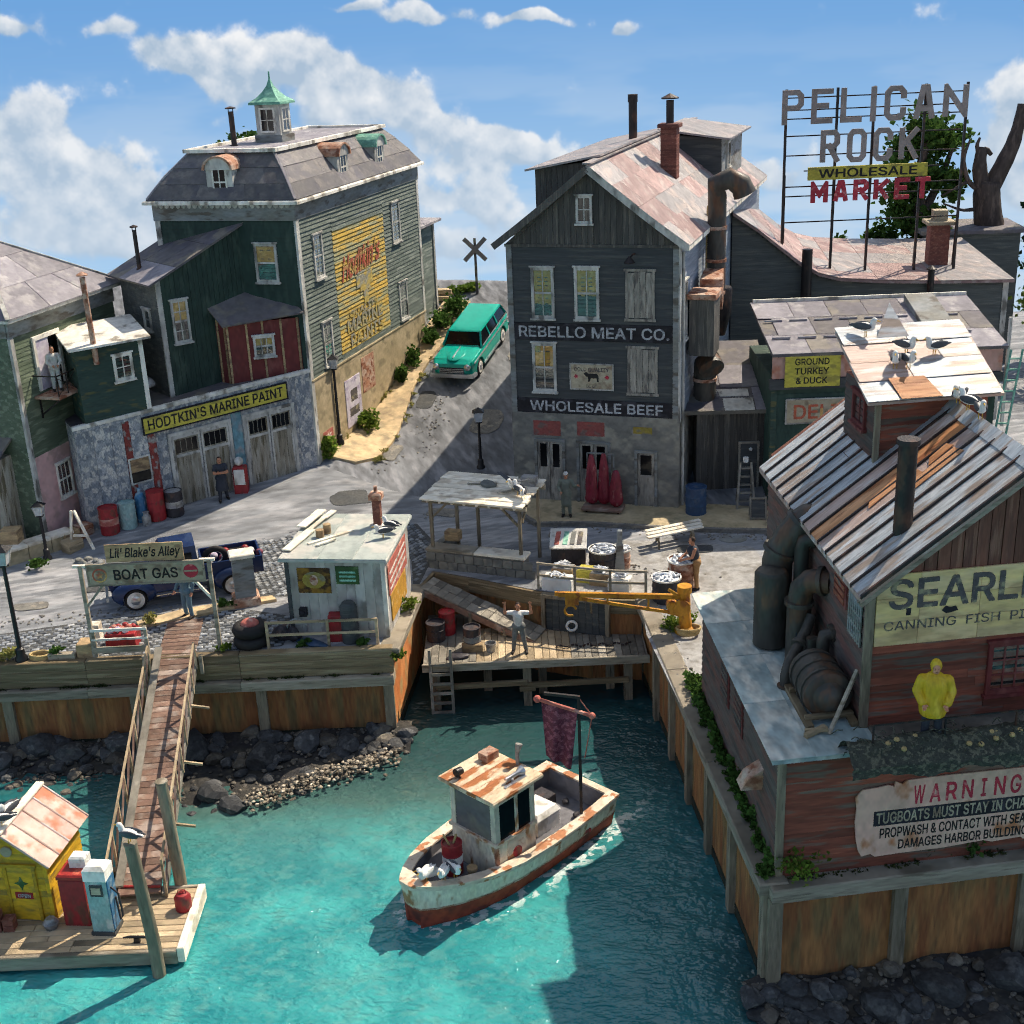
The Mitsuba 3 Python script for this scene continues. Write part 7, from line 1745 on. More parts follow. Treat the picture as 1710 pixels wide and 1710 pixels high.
b = np.array((-8.28, 25.55, -2.46)); put(rb + '__body', lathe([(0, 0), (.19, 0), (.2, .05), (.2, .34), (.14, .43), (.05, .46), (.05, .5), (0, .5)], 16, b), 'drum_red', smooth=35); put(rb + '__handle', tube([b + [-.1, 0, .44], b + [-.08, 0, .54], b + [.08, 0, .54], b + [.1, 0, .44]], .014, 6), 'drum_red')
cl = thing('mooring_cleat', 'black iron mooring cleat at the front edge of the floating dock', 'cleat')
put(cl + '__horn', tube([(-9.42, 24.42, -2.34), (-9.25, 24.4, -2.31), (-8.95, 24.38, -2.31), (-8.78, 24.36, -2.34)], [.02, .035, .035, .02], 8), 'black_paint', smooth=True); put(cl + '__leg', bx(-9.17, -9.03, 24.35, 24.43, -2.46, -2.33), 'black_paint')
one('dock_batten', bar((-9.9, 26.15, -2.2), (-8.95, 26.1, -2.2), .05), 'drum_red', 'dark red bar at the foot of the gangway', 'bar')
one('deck_pot', [tube([(-11.3, 25.05, -2.46), (-11.3, 25.05, -2.3), (-11.3, 25.05, -2.18)], [.14, .19, .1], 12)], 'galv', 'small grey pot by the yellow hut door', 'pot', smooth=40)
one('brick_heap', [bx(-13.0 + .3 * (i % 3), -12.75 + .3 * (i % 3), 24.95, 25.2, -2.46 + .17 * (i // 3), -2.3 + .17 * (i // 3)) for i in range(8)], 'brick', 'small heap of red brown bricks before the yellow hut', 'bricks', kind='stuff')
for (x, y, zt, lx, lab) in ((-8.49, 23.78, .62, -.17, 'nearest grey mooring pile, through the front edge of the floating dock'), (-8.58, 26.55, .42, -.1, 'grey mooring pile at the back of the floating dock beside the gangway')):
    k = thing('mooring_pile', lab, 'post')
    put(k + '__shaft', tube([(x, y, -4.5), (x + lx * .1, y, -2), (x + lx, y + .02, zt)], [.16, .15, .14], 14), 'post_timber', smooth=40)
    put(k + '__cap', cyl((x + lx, y + .02, zt), (x + lx, y + .02, zt + .05), .15, n=14), 'pale_timber')

# ---------------------------------------------------------------- gangway
GW = thing('gangway', 'long brown plank gangway with timber truss rails down to the floating dock', 'gangway')
g0, g1 = np.array([-10.13, 34.1, .02]), np.array([-9.45, 25.95, -2.33])
dv = g1 - g0; nv = np.cross([0, 0, 1.0], dv); nv /= np.linalg.norm(nv); Lg = np.linalg.norm(dv)
n = 40
for i in range(n):
    p, q = g0 + dv * (i + .04) / n, g0 + dv * (i + .96) / n
    a, b = nv * .52, -nv * .52
    t = np.array([0, 0, .05 + rng.normal(0, .004)])
    put(GW + '__plank', hexa([p + b, q + b, q + a, p + a, p + b + t, q + b + t, q + a + t, p + a + t]), 'brown_plank')
for s in (-1, 1):
    o = nv * .6 * s
    put(GW + '__stringer', bar(g0 + o - [0, 0, .08], g1 + o - [0, 0, .08], .1, .2), 'grey_plank')
    o2 = nv * .66 * s
    put(GW + '__top_rail', bar(g0 + o2 + dv * .06 + [0, 0, .75], g1 + o2 + [0, 0, .95], .05, .07), 'dock_plank')
    m = 9
    for i in range(m):
        a, b = g0 + o2 + dv * (.06 + .94 * i / (m - 1)), 0
        put(GW + '__rail_post', bar(a - [0, 0, .1], a + [0, 0, .78 + .2 * i / (m - 1)], .055), 'dock_plank')
        if i < m - 1:
            c = g0 + o2 + dv * (.06 + .94 * (i + 1) / (m - 1))
            put(GW + '__diagonal', bar(a + [0, 0, .76], c + [0, 0, .02], .045), 'brown_plank')
for i in (2, 4, 6):
    a = g0 - nv * .0 + dv * i / 8
    put(GW + '__outrigger', bar(a + nv * .66 + [0, 0, .0], a + nv * 1.15 + [0, 0, -.12], .06), 'dock_plank')
put(GW + '__hand_board', bar(g0 + nv * -.44 + dv * .0 + [0, 0, .32], g1 - nv * .44 + [0, 0, .3], .2, .06) if nv[0] < 0 else bar(g0 - nv * .44 + dv * .0 + [0, 0, .32], g1 - nv * .44 + [0, 0, .3], .2, .06), 'grey_plank')
put(GW + '__landing_frame', [bar((-10.95, 33.75, -.5), (-10.95, 33.75, .25), .1), bar((-9.3, 33.75, -.4), (-9.3, 33.75, .2), .1)], 'pale_timber')
bw = thing('plank_path', 'reddish brown board path across the cobbles from the gangway', 'path')
for i in range(9):
    c = np.array([-10.12, 34.3, .045]) + np.array([-.25, 2.3, 0]) * i / 8.5
    put(bw + '__board', move(rotz(cham(-.55, .55, -.12, .12, -.04, .02 + rng.normal(0, .004), .01), rng.normal(0, 2) + 2), c), 'brown_plank')

# ---------------------------------------------------------------- boat gas sign and the clutter round it
FGS = Fr((-12.6, 34.25), (1, .01))
BG = thing('boat_gas_sign', 'timber frame gate carrying a tan board that reads BOAT GAS over the gangway', 'sign')
for u in (.06, 3.78): put(BG + '__post', FGS.m(bar((u, 0, 0), (u, 0, 2.98), .11)), 'pale_timber')
put(BG + '__header', [FGS.m(bar((-.15, .02, 2.95), (.35, .02, 2.95), .1, .08)), FGS.m(bar((3.5, .02, 2.98), (3.95, .02, 2.98), .1, .08))], 'white_plank')
put(BG + '__brace', FGS.m(bar((.1, 0, 1.7), (.65, 0, 2.35), .07)), 'pale_timber'); put(BG + '__brace', FGS.m(bar((3.74, 0, 1.75), (3.3, 0, 2.35), .07)), 'white_plank')
put(BG + '__board', FGS.b(.3, 3.6, -.1, -.05, 2.4, 2.98), 'sign_cream'); put(BG + '__frame', [FGS.b(.25, 3.65, -.12, -.04, 2.98, 3.03), FGS.b(.25, 3.65, -.12, -.04, 2.35, 2.4), FGS.b(.25, .3, -.118, -.04, 2.4, 2.98), FGS.b(3.6, 3.65, -.118, -.04, 2.4, 2.98)], 'pale_timber')
put(BG + '__lettering', text(FGS, 'BOAT GAS', 1.95, 2.53, .3, 1.85, -.101, .01), 'letter_black')
ring = lambda u, h, r0, r1, n=22: FGS.m((lambda a, N: (np.array([[u + r * math.cos(t), -.108, h + r * math.sin(t)] for r in (r0, r1) for t in a]), q2t([[i, (i + 1) % N, N + (i + 1) % N, N + i] for i in range(N)])))(np.linspace(0, 2 * np.pi, n, endpoint=False), n))
put(BG + '__ring_emblem', [ring(.62, 2.68, .17, .215), FGS.m((lambda m: (np.column_stack([.62 + m[0][:, 0], -.102 - m[0][:, 2], 2.68 + m[0][:, 1]]), m[1]))(poly_prism([((.13 if i % 2 == 0 else .055) * math.sin(i * math.pi / 5), (.13 if i % 2 == 0 else .055) * math.cos(i * math.pi / 5)) for i in range(10)], 0, .006)))], 'mural_red')
put(BG + '__disc_emblem', FGS.m(cyl((3.25, -.1, 2.7), (3.25, -.108, 2.7), .21, n=24)), 'letter_red'); put(BG + '__disc_bar', FGS.b(3.06, 3.44, -.112, -.108, 2.68, 2.73), 'sign_cream')
put(BG + '__upper_board', FGS.b(.86, 3.1, -.06, -.02, 3.05, 3.6), 'crate'); put(BG + '__upper_lettering', text(FGS, "Lil' Blake's Alley", 1.98, 3.2, .28, 2.0, -.061, .008, True, .2), 'letter_black')
FNc = thing('white_fence', 'short whitewashed rail fence left of the gangway', 'fence')
for z, w in ((.92, .08), (.62, .06), (.28, .2)): put(FNc + '__rail', FGS.m(bar((.05, -.06, z), (1.7, -.06, z), .05, w)), 'trim_bright' if z > .5 else 'pale_timber')
for u in (.12, 1.65): put(FNc + '__post', FGS.m(bar((u, -.02, 0), (u, -.02, .98), .09)), 'pale_timber')

def lamp(name, x, y, z, h, label, s=1.0):
    k = thing(name, label, 'lamp')
    hl = .62 * s
    put(k + '__post', tube([(x, y, z - .1), (x, y, z + .35), (x, y, z + .4), (x, y, z + h - hl)], [.11 * s, .1 * s, .065 * s, .05 * s], 12), 'black_paint', smooth=40)
    put(k + '__base', lathe([(0, 0), (.17 * s, 0), (.17 * s, .12), (.12 * s, .2), (.12 * s, .4), (.06 * s, .45)], 12, (x, y, z - .02)), 'black_paint', smooth=35)
    put(k + '__collar', lathe([(.05 * s, 0), (.15 * s, .03), (.15 * s, .07), (.06 * s, .09)], 12, (x, y, z + h - hl - .03)), 'black_paint')
    a = (.12 * s, .19 * s); z0, z1 = z + h - hl + .05, z + h - .17 * s
    V = np.array([[x + i * r, y + j * r, zz] for r, zz in ((a[0], z0), (a[1], z1)) for i, j in ((-1, -1), (1, -1), (1, 1), (-1, 1))])
    put(k + '__lantern', hexa(V), 'lamp_glass'); put(k + '__lantern_frame', [bar(V[i], V[i + 4], .03 * s) for i in range(4)], 'trim')
    put(k + '__cap', [hexa([[x + i * r, y + j * r, zz] for r, zz in ((.24 * s, z1), (.06 * s, z1 + .13 * s)) for i, j in ((-1, -1), (1, -1), (1, 1), (-1, 1))]), cyl((x, y, z1 + .1 * s), (x, y, z + h), .035 * s, n=8)], 'black_paint')
lamp('street_lamp', -14.71, 34.22, .05, 3.72, 'nearest black lantern post, at the left quay edge', 1.1)
lamp('street_lamp', -6.93, 50.4, hz(-6.93, 50.4) + .12, 3.75, 'black lantern post at the foot of the sandy pavement', 1.0)
lamp('street_lamp', -1.17, 48.9, .45, 2.55, 'black lantern post in the street left of the meat building', 1.0)
lamp('street_lamp', -16.55, 42.25, .0, 2.2, 'dark green lantern post at the corner of the pink building', .9)

def crossbuck():
    k = thing('crossing_sign', 'railway crossbuck sign on a thin post at the crest of the hill', 'sign')
    x, y, z = -1.3, 65.6, 4.25
    put(k + '__post', bar((x, y, z - .2), (x, y, z + 2.85), .13), 'letter_grey'); f = Fr((x, y - .08), (1, 0), z + 2.3)
    for s in (-1, 1): put(k + '__blade', f.m(bar((-.55, .0 - .02 * (s > 0), -.55 * s), (.55, .0 - .02 * (s > 0), .55 * s), .03, .22)), 'letter_brown')
crossbuck()
tk = thing('track_timbers', 'stacked pale timbers at the crest beside the street', 'timber')
for i in range(8): put(tk + '__sleeper', bar((-5.2 + .1 * (i % 3), 65.2 + .3 * (i // 2), 3.95 + .28 * (i % 3)), (-2.9 + .15 * (i % 4), 65.0 + .3 * (i // 2), 3.95 + .28 * (i % 3)), .22, .2), 'sand_walk' if i % 2 else 'dock_plank')
for i in range(2): setting('rail_track', bar((-12, 66.9 + i * 1.4, 4.38), (10, 66.0 + i * 1.4, 4.38), .14, .12), 'kerb')

# drums along the paint shop
def adrum(x, y, z, r, h, mat, label, cat_='barrel', **kw):
    k = thing('oil_drum' if h > .55 else 'tub', label, cat_); drum(k, (x, y, z), r, h, mat, **kw); return k
adrum(-14.75, 44.0, hz(-14.75, 44.0), .34, 1.0, 'drum_red', 'bright red drum nearest the pink building', band='pink_poster')
adrum(-14.15, 44.35, hz(-14.15, 44.35), .3, .98, 'drum_teal', 'pale teal drum between the red drum and the blue gas bottle')
adrum(-13.2, 44.85, hz(-13.2, 44.85), .32, 1.12, 'drum_red', 'taller dark red drum by the left garage doors', lid='drum_red')
adrum(-12.6, 45.1, hz(-12.6, 45.1), .33, .95, 'drum_dark', 'dark drum with a pale hoop next to the garage doors', band='galv', lid='galv')
one('gas_bottle', [tube([(-13.75, 44.8, .2), (-13.75, 44.8, 1.3), (-13.75, 44.8, 1.45), (-13.75, 44.8, 1.5), (-13.75, 44.8, 1.65)], [.2, .2, .14, .06, .06], 14)], 'pump_blue', 'tall blue gas bottle behind the teal drum', 'gas bottle', smooth=40)
one('milk_can', [lathe([(0, 0), (.16, 0), (.17, .4), (.1, .5), (.1, .58), (.13, .6), (0, .6)], 12, (-13.5, 44.4, .25))], 'galv', 'small grey can in front of the blue gas bottle', 'can', smooth=40)
VP = thing('street_pump', 'small red and white petrol pump beside the woman at the garage doors', 'pump')
put(VP + '__body', cham(-10.6, -10.1, 46.45, 46.85, .5, 1.75, .05), 'drum_red'); put(VP + '__panel', bx(-10.55, -10.15, 46.41, 46.45, 1.05, 1.65), 'white_paint'); put(VP + '__globe', [ball((-10.35, 46.65, 1.93), (.17, .17, .17), 2)], 'white_paint', smooth=True); put(VP + '__neck', cyl((-10.35, 46.65, 1.73), (-10.35, 46.65, 1.82), .09, n=10), 'drum_red')
# left corner clutter
one('wooden_crate', [cham(-18.15, -17.5, 42.3, 42.9, .55, 1.1, .02)], 'crate', 'big tan crate on the low wall by the left lamp post', 'crate')
lw = thing('low_wall', 'low pale stone wall with timber cap along the left edge of the street', 'wall')
for i in range(5):
    a, b = np.array([-19.2 + .62 * i, 40.6 + .62 * i, 0]), np.array([-18.6 + .62 * i, 41.2 + .62 * i, 0])
    put(lw + '__block', bar((*a[:2], .25), (*b[:2], .25), .5, .5), 'tan_stone'); put(lw + '__cap', bar((*a[:2], .55), (*b[:2], .55), .6, .1), 'white_plank')
for i, (x, y, w, h, m, lab) in enumerate(((-16.2, 43.2, .7, .55, 'crate', 'low wooden crate against the pink wall corner'), (-15.85, 42.6, .6, .45, 'dock_plank', 'pale crate in front of the pink wall'), (-15.75, 43.75, .55, .6, 'rusty_copper', 'dark brown crate by the red drum'))):
    k = thing('wooden_crate', lab, 'crate'); f = Fr((x, y), (.6, .8))
    put(k + '__box', f.m(cham(0, w, 0, .5, 0, h, .02)), m)
    for j in range(3): put(k + '__slat', f.b(.01, w - .01, -.025, 0, .03 + j * h / 3, .03 + (j + 1) * h / 3 - .04), m)
ld = thing('timber_easel', 'pale timber easel standing beside the red drum', 'easel')
for a, b in (((-15.9, 42.9, 0), (-15.75, 43.1, 1.5)), ((-15.0, 42.75, 0), (-15.65, 43.1, 1.5)), ((-15.75, 42.95, .6), (-15.3, 42.9, .6))): put(ld + '__leg', bar(a, b, .08), 'white_plank')
one('rubble', [rock((x, y, .06), (.17, .14, .12), 300 + i) for i, (x, y) in enumerate(((-15.1, 41.6), (-14.7, 41.75), (-15.0, 41.95), (-14.45, 41.55), (-15.35, 41.9), (-14.8, 41.35)))], 'frieze', 'scatter of loose pale stones on the street by the left crates', 'rubble', kind='stuff')
# by the boat gas sign
k = thing('produce_crate', 'dark red crate heaped with pale floats behind the white fence', 'crate')
put(k + '__box', cham(-12.35, -11.45, 34.75, 35.35, 0, .5, .02), 'drum_red')
for i in range(9): put(k + '__float', ball((-12.2 + .1 * i * .75, 34.9 + .15 * (i % 3), .55 + .05 * (i % 2)), (.1, .1, .09), 1), ('poster_white', 'pink_poster', 'drum_red')[i % 3], smooth=True)
one('wooden_crate', cham(-13.05, -12.6, 34.2, 34.7, 0, .48, .02), 'crate', 'tan crate left of the boat gas post', 'crate'); one('wooden_crate', [cham(-13.0, -12.7, 35.35, 35.7, 0, .55, .02)], 'white_plank', 'small crate with a cream lid behind the boat gas post', 'crate')
one('mooring_timber', bar((-13.9, 34.25, .12), (-13.1, 34.22, .12), .2, .2), 'pale_timber', 'short timber by the foot of the nearest lamp', 'timber'); one('rope_coil', [tube([(-14.2 + .3 * math.cos(t), 34.35 + .2 * math.sin(t), .06 + .05 * i) for t in np.linspace(0, 6.28, 16)], .04, 6, False) for i in range(3)], 'rope', 'coil of rope by the foot of the nearest lamp', 'rope', smooth=True)
tt = thing('tractor_tyre', 'big dark tyre full of rags on the quay edge left of the shack rail', 'tyre')
an = np.linspace(0, 6.283, 21)
for j in range(2): put(tt + '__tyre', tube([(-7.95 + .36 * math.cos(t), 34.65 + .36 * math.sin(t), .2 + .36 * j) for t in an], .19, 8, False), 'tyre', smooth=True)
put(tt + '__rags', ball((-7.95, 34.65, .72), (.28, .26, .16), 2), 'pink_poster', smooth=True)
one('engine_block', [rock((-7.1, 35.0, .22), (.4, .3, .26), 41, 2), rock((-6.75, 34.9, .2), (.3, .25, .22), 42, 2)], 'drum_dark', 'dark engine parts heaped between the tyre and the shack', 'engine'); one('bicycle_wheel', [tube([(-6.62 + .3 * math.cos(t), 35.0, .34 + .3 * math.sin(t)) for t in an], .03, 6, False)], 'galv', 'bare wheel rim leaning at the left corner of the shack', 'wheel', smooth=True)
one('red_locker', cham(-5.62, -5.05, 34.62, 35.0, 0, .85, .03), 'drum_red', 'dark red locker in front of the shack behind the rail', 'locker')
one('blue_tarp', rock((-6.2, 34.6, .05), (.55, .22, .1), 60, 2), 'drum_blue', 'crumpled blue grey tarp under the shack rail', 'tarp')

# on the inlet dock
k = adrum(-1.42, 36.35, -1.25, .27, .72, 'drum_dark', 'dark open drum on a wooden box on the inlet dock', band='frieze')
k = adrum(-2.6, 37.05, -1.25, .3, .6, 'drum_dark', 'dark tub in the corner under the ramp'); k = adrum(-2.25, 37.5, -1.25, .26, .75, 'drum_red', 'red drum under the top of the ramp', lid='drum_red')
one('tool_box', cham(-1.75, -1.1, 36.0, 36.25, -1.25, -1.0, .02), 'crate', 'low wooden box in front of the dark drum on the inlet dock', 'box'); one('iron_bucket', lathe([(0, 0), (.13, 0), (.18, .3), (.16, .3), (.12, .03), (0, .03)], 12, (-.85, 36.05, -1.25)), 'galv', 'grey bucket on the inlet dock left of the man', 'bucket', smooth=35)
one('rope_heap', rock((-1.9, 35.75, -1.22), (.35, .2, .12), 61, 2), 'drum_dark', 'black heap of rope by the ladder head', 'rope'); one('anchor_chain', [tube([(1.2 + .12 * i, 36.1 + .08 * math.sin(i * 1.7), -1.2), (1.28 + .12 * i, 36.1 + .08 * math.sin(i * 1.7 + 1), -1.2)], .03, 5) for i in range(20)], 'iron', 'rusty chain lying along the inlet dock below the crane', 'chain', kind='stuff')
one('life_ring', [tube([(1.75 + .16 * math.cos(t), 36.98, -.95 + .16 * math.sin(t)) for t in an], .045, 6, False)], 'white_paint', 'small pale ring leaning on the dock door', 'ring', smooth=True)

# fish market drums and crates on the yard
def fish_top(k, c, r, seed, n=22):
    g = np.random.default_rng(seed); ms = []
    for i in range(n):
        a, d = g.uniform(0, 6.28), r * math.sqrt(g.random()) * .85
        m = ball((0, 0, 0), (.16, .045, .04), 1); m = rotz(m, g.uniform(0, 180)); ms.append(move(m, (c[0] + d * math.cos(a), c[1] + d * math.sin(a), c[2] + .06 * (1 - d / r) + g.uniform(0, .05))))
    stuff(put(k + '__fish', ms, 'fish', r=np.repeat(g.random(n), len(ms[0][0]))))
for i, (x, y, r, h, lab) in enumerate(((2.95, 39.2, .46, .72, 'wide brown tub of fish right of the striped box'), (3.55, 39.35, .32, .62, 'brown tub of fish against the stone post'), (4.72, 36.6, .44, .75, 'wide tub of fish nearest the crane'), (5.32, 37.5, .42, .95, 'tall brown barrel of fish beside the man in the dark vest'))):
    k = thing('fish_tub', lab, 'barrel'); drum(k, (x, y, 0), r, h, 'rusty_copper' if i % 2 else 'drum_dark', lid='fish'); fish_top(k, (x, y, h + .02), r, 80 + i)
    put(k + '__white_rim', lathe([(r * .98, h), (r * 1.08, h), (r * 1.08, h + .05), (r * .98, h + .05)], 18, (x, y, 0)), 'white_paint')
k = thing('display_box', 'white sloped ice box with pink, green and grey stripes at the fish stand', 'box'); f = Fr((1.25, 39.75), (.99, -.1))
put(k + '__box', f.m(hexa([[0, 0, 0], [1.15, 0, 0], [1.15, .8, 0], [0, .8, 0], [0, 0, .62], [1.15, 0, .62], [1.15, .8, .95], [0, .8, .95]])), 'drum_dark')
put(k + '__lid', slab([f.p(-.05, -.06, .64), f.p(1.2, -.06, .64), f.p(1.2, .86, 1.0), f.p(-.05, .86, 1.0)], .05), 'white_paint')
for i, (a, m) in enumerate(((.1, 'pink_poster'), (.38, 'copper'), (.62, 'frieze'), (.86, 'letter_grey'))): put(k + '__stripe', slab([f.p(a, .1, .72), f.p(a + .16, .1, .72), f.p(a + .22, .7, .95), f.p(a + .06, .7, .95)], .012), m)
for i, (x, y, m, lab) in enumerate(((1.55, 38.75, 'galv', 'grey crate of fish behind the middle of the quay rail'), (1.2, 38.0, 'white_paint', 'long white crate of fish at the left end of the quay rail'), (2.35, 38.5, 'sign_yellow', 'pale yellow green crate behind the quay rail'), (3.3, 37.7, 'white_paint', 'white topped crate at the right end of the quay rail'), (2.75, 38.2, 'galv', 'small grey crate beside the wide brown tub'))):
    k = thing('fish_box', lab, 'crate'); f = Fr((x - .35, y - .25), (.94, -.34)); w = 1.0 if i == 1 else .7
    put(k + '__box', f.m(cham(0, w, 0, .5, 0, .42, .02)), 'crate' if m == 'galv' else m); put(k + '__top', f.m(cham(.03, w - .03, .03, .47, .42, .45, .01)), m)
    if i != 2: fish_top(k, f.p(w / 2, .25, .46), .26, 90 + i, 14)
one('stone_post', [hexa([[3.3, 38.9, 0], [3.65, 38.9, 0], [3.65, 39.2, 0], [3.3, 39.2, 0], [3.4, 38.95, 1.0], [3.6, 38.95, 1.0], [3.6, 39.15, 1.0], [3.4, 39.15, 1.0]]), cham(3.42, 3.58, 38.97, 39.13, 1.0, 1.45, .03)], 'frieze', 'tapered grey post behind the fish tubs', 'post')
plank_rail('wooden_railing', 'pale two bar rail on the quay edge in front of the fish crates', [(.75, 37.85), (1.9, 37.4), (3.0, 37.0), (4.1, 36.8)], (.5, .9), 'pale_timber')
k = thing('planks_on_trestle', 'pale planks resting on trestles in the yard by the meat building', 'planks')
for i in range(3): put(k + '__plank', bar((4.6, 40.6 + .3 * i, .5), (6.6, 41.4 + .3 * i, .52), .2, .05), 'white_plank')
for x in (5.0, 6.2): put(k + '__trestle', [bar((x, 40.7, 0), (x, 40.9, .48), .07), bar((x, 41.5, 0), (x, 41.2, .48), .07), bar((x, 40.75, .46), (x, 41.4, .46), .07)], 'post_timber')

# meat rack, blue drum, step ladder, board, hydrant
k = thing('meat_rack', 'low dark trolley carrying hanging sides of red beef before the meat shop doors', 'trolley')
f = Fr((2.55, 44.25), (.95, -.3), .14)
put(k + '__base', f.m(cham(0, 1.5, 0, .8, .08, .18, .02)), 'brown_plank'); put(k + '__frame', [f.m(bar((.1, .7, .18), (.1, .7, 2.1), .05)), f.m(bar((1.1, .7, .18), (1.1, .7, 2.1), .05)), f.m(bar((.1, .7, 2.1), (1.1, .7, 2.1), .05))], 'frieze')
for i in range(4): put(k + '__caster', f.m(cyl((.15 + 1.2 * (i % 2), .1 + .6 * (i // 2), .06), (.2 + 1.2 * (i % 2), .1 + .6 * (i // 2), .06), .06, n=8)), 'iron')
for i, (u, v, h, lab) in enumerate(((.3, .5, 2.0, 'side of red beef at the left of the trolley'), (.75, .55, 2.05, 'side of red beef in the middle of the trolley'), (1.25, .35, 1.5, 'shorter side of red beef at the right of the trolley'))):
    p = np.array([[0, 0, .1], [.0, -.02, .35], [0, -.02, .7], [0, 0, 1.1], [0, .02, h]]); q = [f.p(u + a, v + b, .1 + c) for a, b, c in p]
    an = np.linspace(0, 1, 14); qi = np.array([[np.interp(t, np.linspace(0, 1, 5), np.array(q)[:, c]) for c in range(3)] for t in an])
    rr = np.interp(an, [0, .06, .2, .4, .65, .88, 1], [.08, .18, .27, .24, .22, .17, .07]); m = tube(qi, rr, 18); nz = meshkit.fbm(m[0] * 4 + i * 3, 3)[:, None] - .5; cx = np.array([f.p(u, v, 0)[0], f.p(u, v, 0)[1], 0])
    V_m = m[0] + nz * .22 * (m[0] - [cx[0], cx[1], 0]) * [1, 1, 0] * 2; V_m[:, :2] += ((V_m[:, :2] - cx[:2]) @ f.y[:2])[:, None] * f.y[:2] * -.45
    one('beef_side', (V_m, m[1]), 'meat', lab, 'meat', smooth=True)
adrum(6.72, 43.75, .14, .38, 1.0, 'drum_blue', 'dark blue drum at the right corner of the meat building', n=18)
k = thing('step_ladder', 'grey wooden step ladder before the low board shed', 'ladder'); f = Fr((8.3, 43.9), (1, -.05), .14)
for u in (0, .55): put(k + '__stile', f.m(bar((u - .05 + .1 * (u > 0), 0, 0), (u + .08 - .16 * (u > 0), .3, 1.7), .07)), 'grey_plank'); put(k + '__back_leg', f.m(bar((u, .7, 0), (u + .08 - .16 * (u > 0), .34, 1.65), .05)), 'grey_plank')
for i in range(5): put(k + '__step', f.m(bx(-.02 + .02 * i, .57 - .02 * i, .04 + .055 * i, .22 + .055 * i, .25 + .3 * i, .29 + .3 * i)), 'grey_plank')
put(k + '__paint_pot', f.m(cyl((.27, .3, 1.72), (.27, .3, 1.9), .1, n=10)), 'white_paint')
k = thing('sandwich_board', 'small dark board in a pale frame on the pavement below the step ladder', 'sign'); f = Fr((8.5, 42.75), (1, -.1), .14)
put(k + '__panel', f.m(hexa([[.06, .02, .1], [.54, .02, .1], [.54, .05, .1], [.06, .05, .1], [.06, .22, .72], [.54, .22, .72], [.54, .25, .72], [.06, .25, .72]])), 'charcoal_clap'); put(k + '__frame', [f.m(bar((.03, .0, 0), (.03, .24, .8), .06)), f.m(bar((.57, .0, 0), (.57, .24, .8), .06)), f.m(bar((0, .01, .06), (.6, .01, .06), .06)), f.m(bar((0, .22, .75), (.6, .22, .75), .06)), f.m(bar((.03, .5, 0), (.03, .24, .8), .05)), f.m(bar((.57, .5, 0), (.57, .24, .8), .05))], 'grey_plank')
k = thing('fire_hydrant', 'red fire hydrant with a yellow cap beyond the cannery ducts', 'hydrant'); b = (9.55, 42.5, .14)
put(k + '__barrel', lathe([(0, 0), (.22, 0), (.22, .06), (.15, .08), (.15, .55), (.18, .57), (.18, .63), (0, .63)], 14, b), 'drum_red', smooth=35); put(k + '__cap', lathe([(.19, .63), (.17, .75), (.08, .84), (.05, .9), (0, .9)], 14, b), 'crane_yellow', smooth=True)
for s in (-1, 1): put(k + '__outlet', cyl((b[0], b[1], b[2] + .42), (b[0] + .24 * s, b[1] - .05, b[2] + .42), .06, n=10), 'white_paint')
setting('manhole_cover', poly_prism([(7.67 + .5 * math.cos(t), 41.4 + .4 * math.sin(t)) for t in np.linspace(0, 6.28, 20, endpoint=False)], .002, .02), 'frieze')

g = np.random.default_rng(15)
for i, (x, y, w, d, a) in enumerate(((-6.2, 46.3, 1.5, .9, 20), (-2.6, 45.2, 1.1, .8, -15), (-.9, 52.5, 1.2, 1.8, -17), (-3.6, 55.0, .9, 1.4, -17), (.6, 58.5, .8, 1.5, -17), (2.0, 42.4, 1.4, .7, -16), (-13.5, 39.6, 1.6, .8, 20), (-15.8, 38.2, 1.1, .6, 10), (-5.0, 50.6, 1.0, 1.6, -17), (6.2, 40.6, 1.2, .7, -8))):
    V = []
    an = np.linspace(0, 2 * np.pi, 25)[:-1]
    for t in an:
        rr = 1 + .22 * (meshkit.noise(np.array([math.cos(t) * 1.4 + i * 9, math.sin(t) * 1.4, 2.0])) - .5) * 2
        px, py = w * .5 * rr * np.sign(math.cos(t)) * abs(math.cos(t)) ** .6, d * .5 * rr * np.sign(math.sin(t)) * abs(math.sin(t)) ** .6
        ca, sa = math.cos(math.radians(a)), math.sin(math.radians(a))
        qx, qy = x + px * ca - py * sa, y + px * sa + py * ca
        V.append([qx, qy, hz(qx, qy) + .03])
    c = [x, y, hz(x, y) + .04]
    n = len(V)
    W = [[q[0], q[1], q[2] - .2] for q in V]
    setting('road_patch', (np.array(V + [c] + W), np.array([[j, (j + 1) % n, n] for j in range(n)] + [[j, n + 1 + j, n + 1 + (j + 1) % n] for j in range(n)] + [[j, n + 1 + (j + 1) % n, (j + 1) % n] for j in range(n)])), 'joint' if i % 3 == 0 else 'kerb')
# ---------------------------------------------------------------- people
def hull2(a, ra, b, rb, n=14):
    s = lambda c, r: m3.Manifold.sphere(r, n).translate(tuple(map(float, c)))
    return m3.Manifold.batch_hull([s(a, ra), s(b, rb)])

def chain(pts, rs):
    o = m3.Manifold()
    for a, b, ra, rb in zip(pts[:-1], pts[1:], rs[:-1], rs[1:]): o = o + hull2(a, ra, b, rb)
    return o

def soft(man, it=6, edge=.035):
    v, f = mm(man.refine_to_length(edge))
    t = trimesh.Trimesh(v, f, process=False); t.merge_vertices()
    trimesh.smoothing.filter_taubin(t, lamb=.5, nu=.53, iterations=it)
    return np.array(t.vertices), np.array(t.faces)

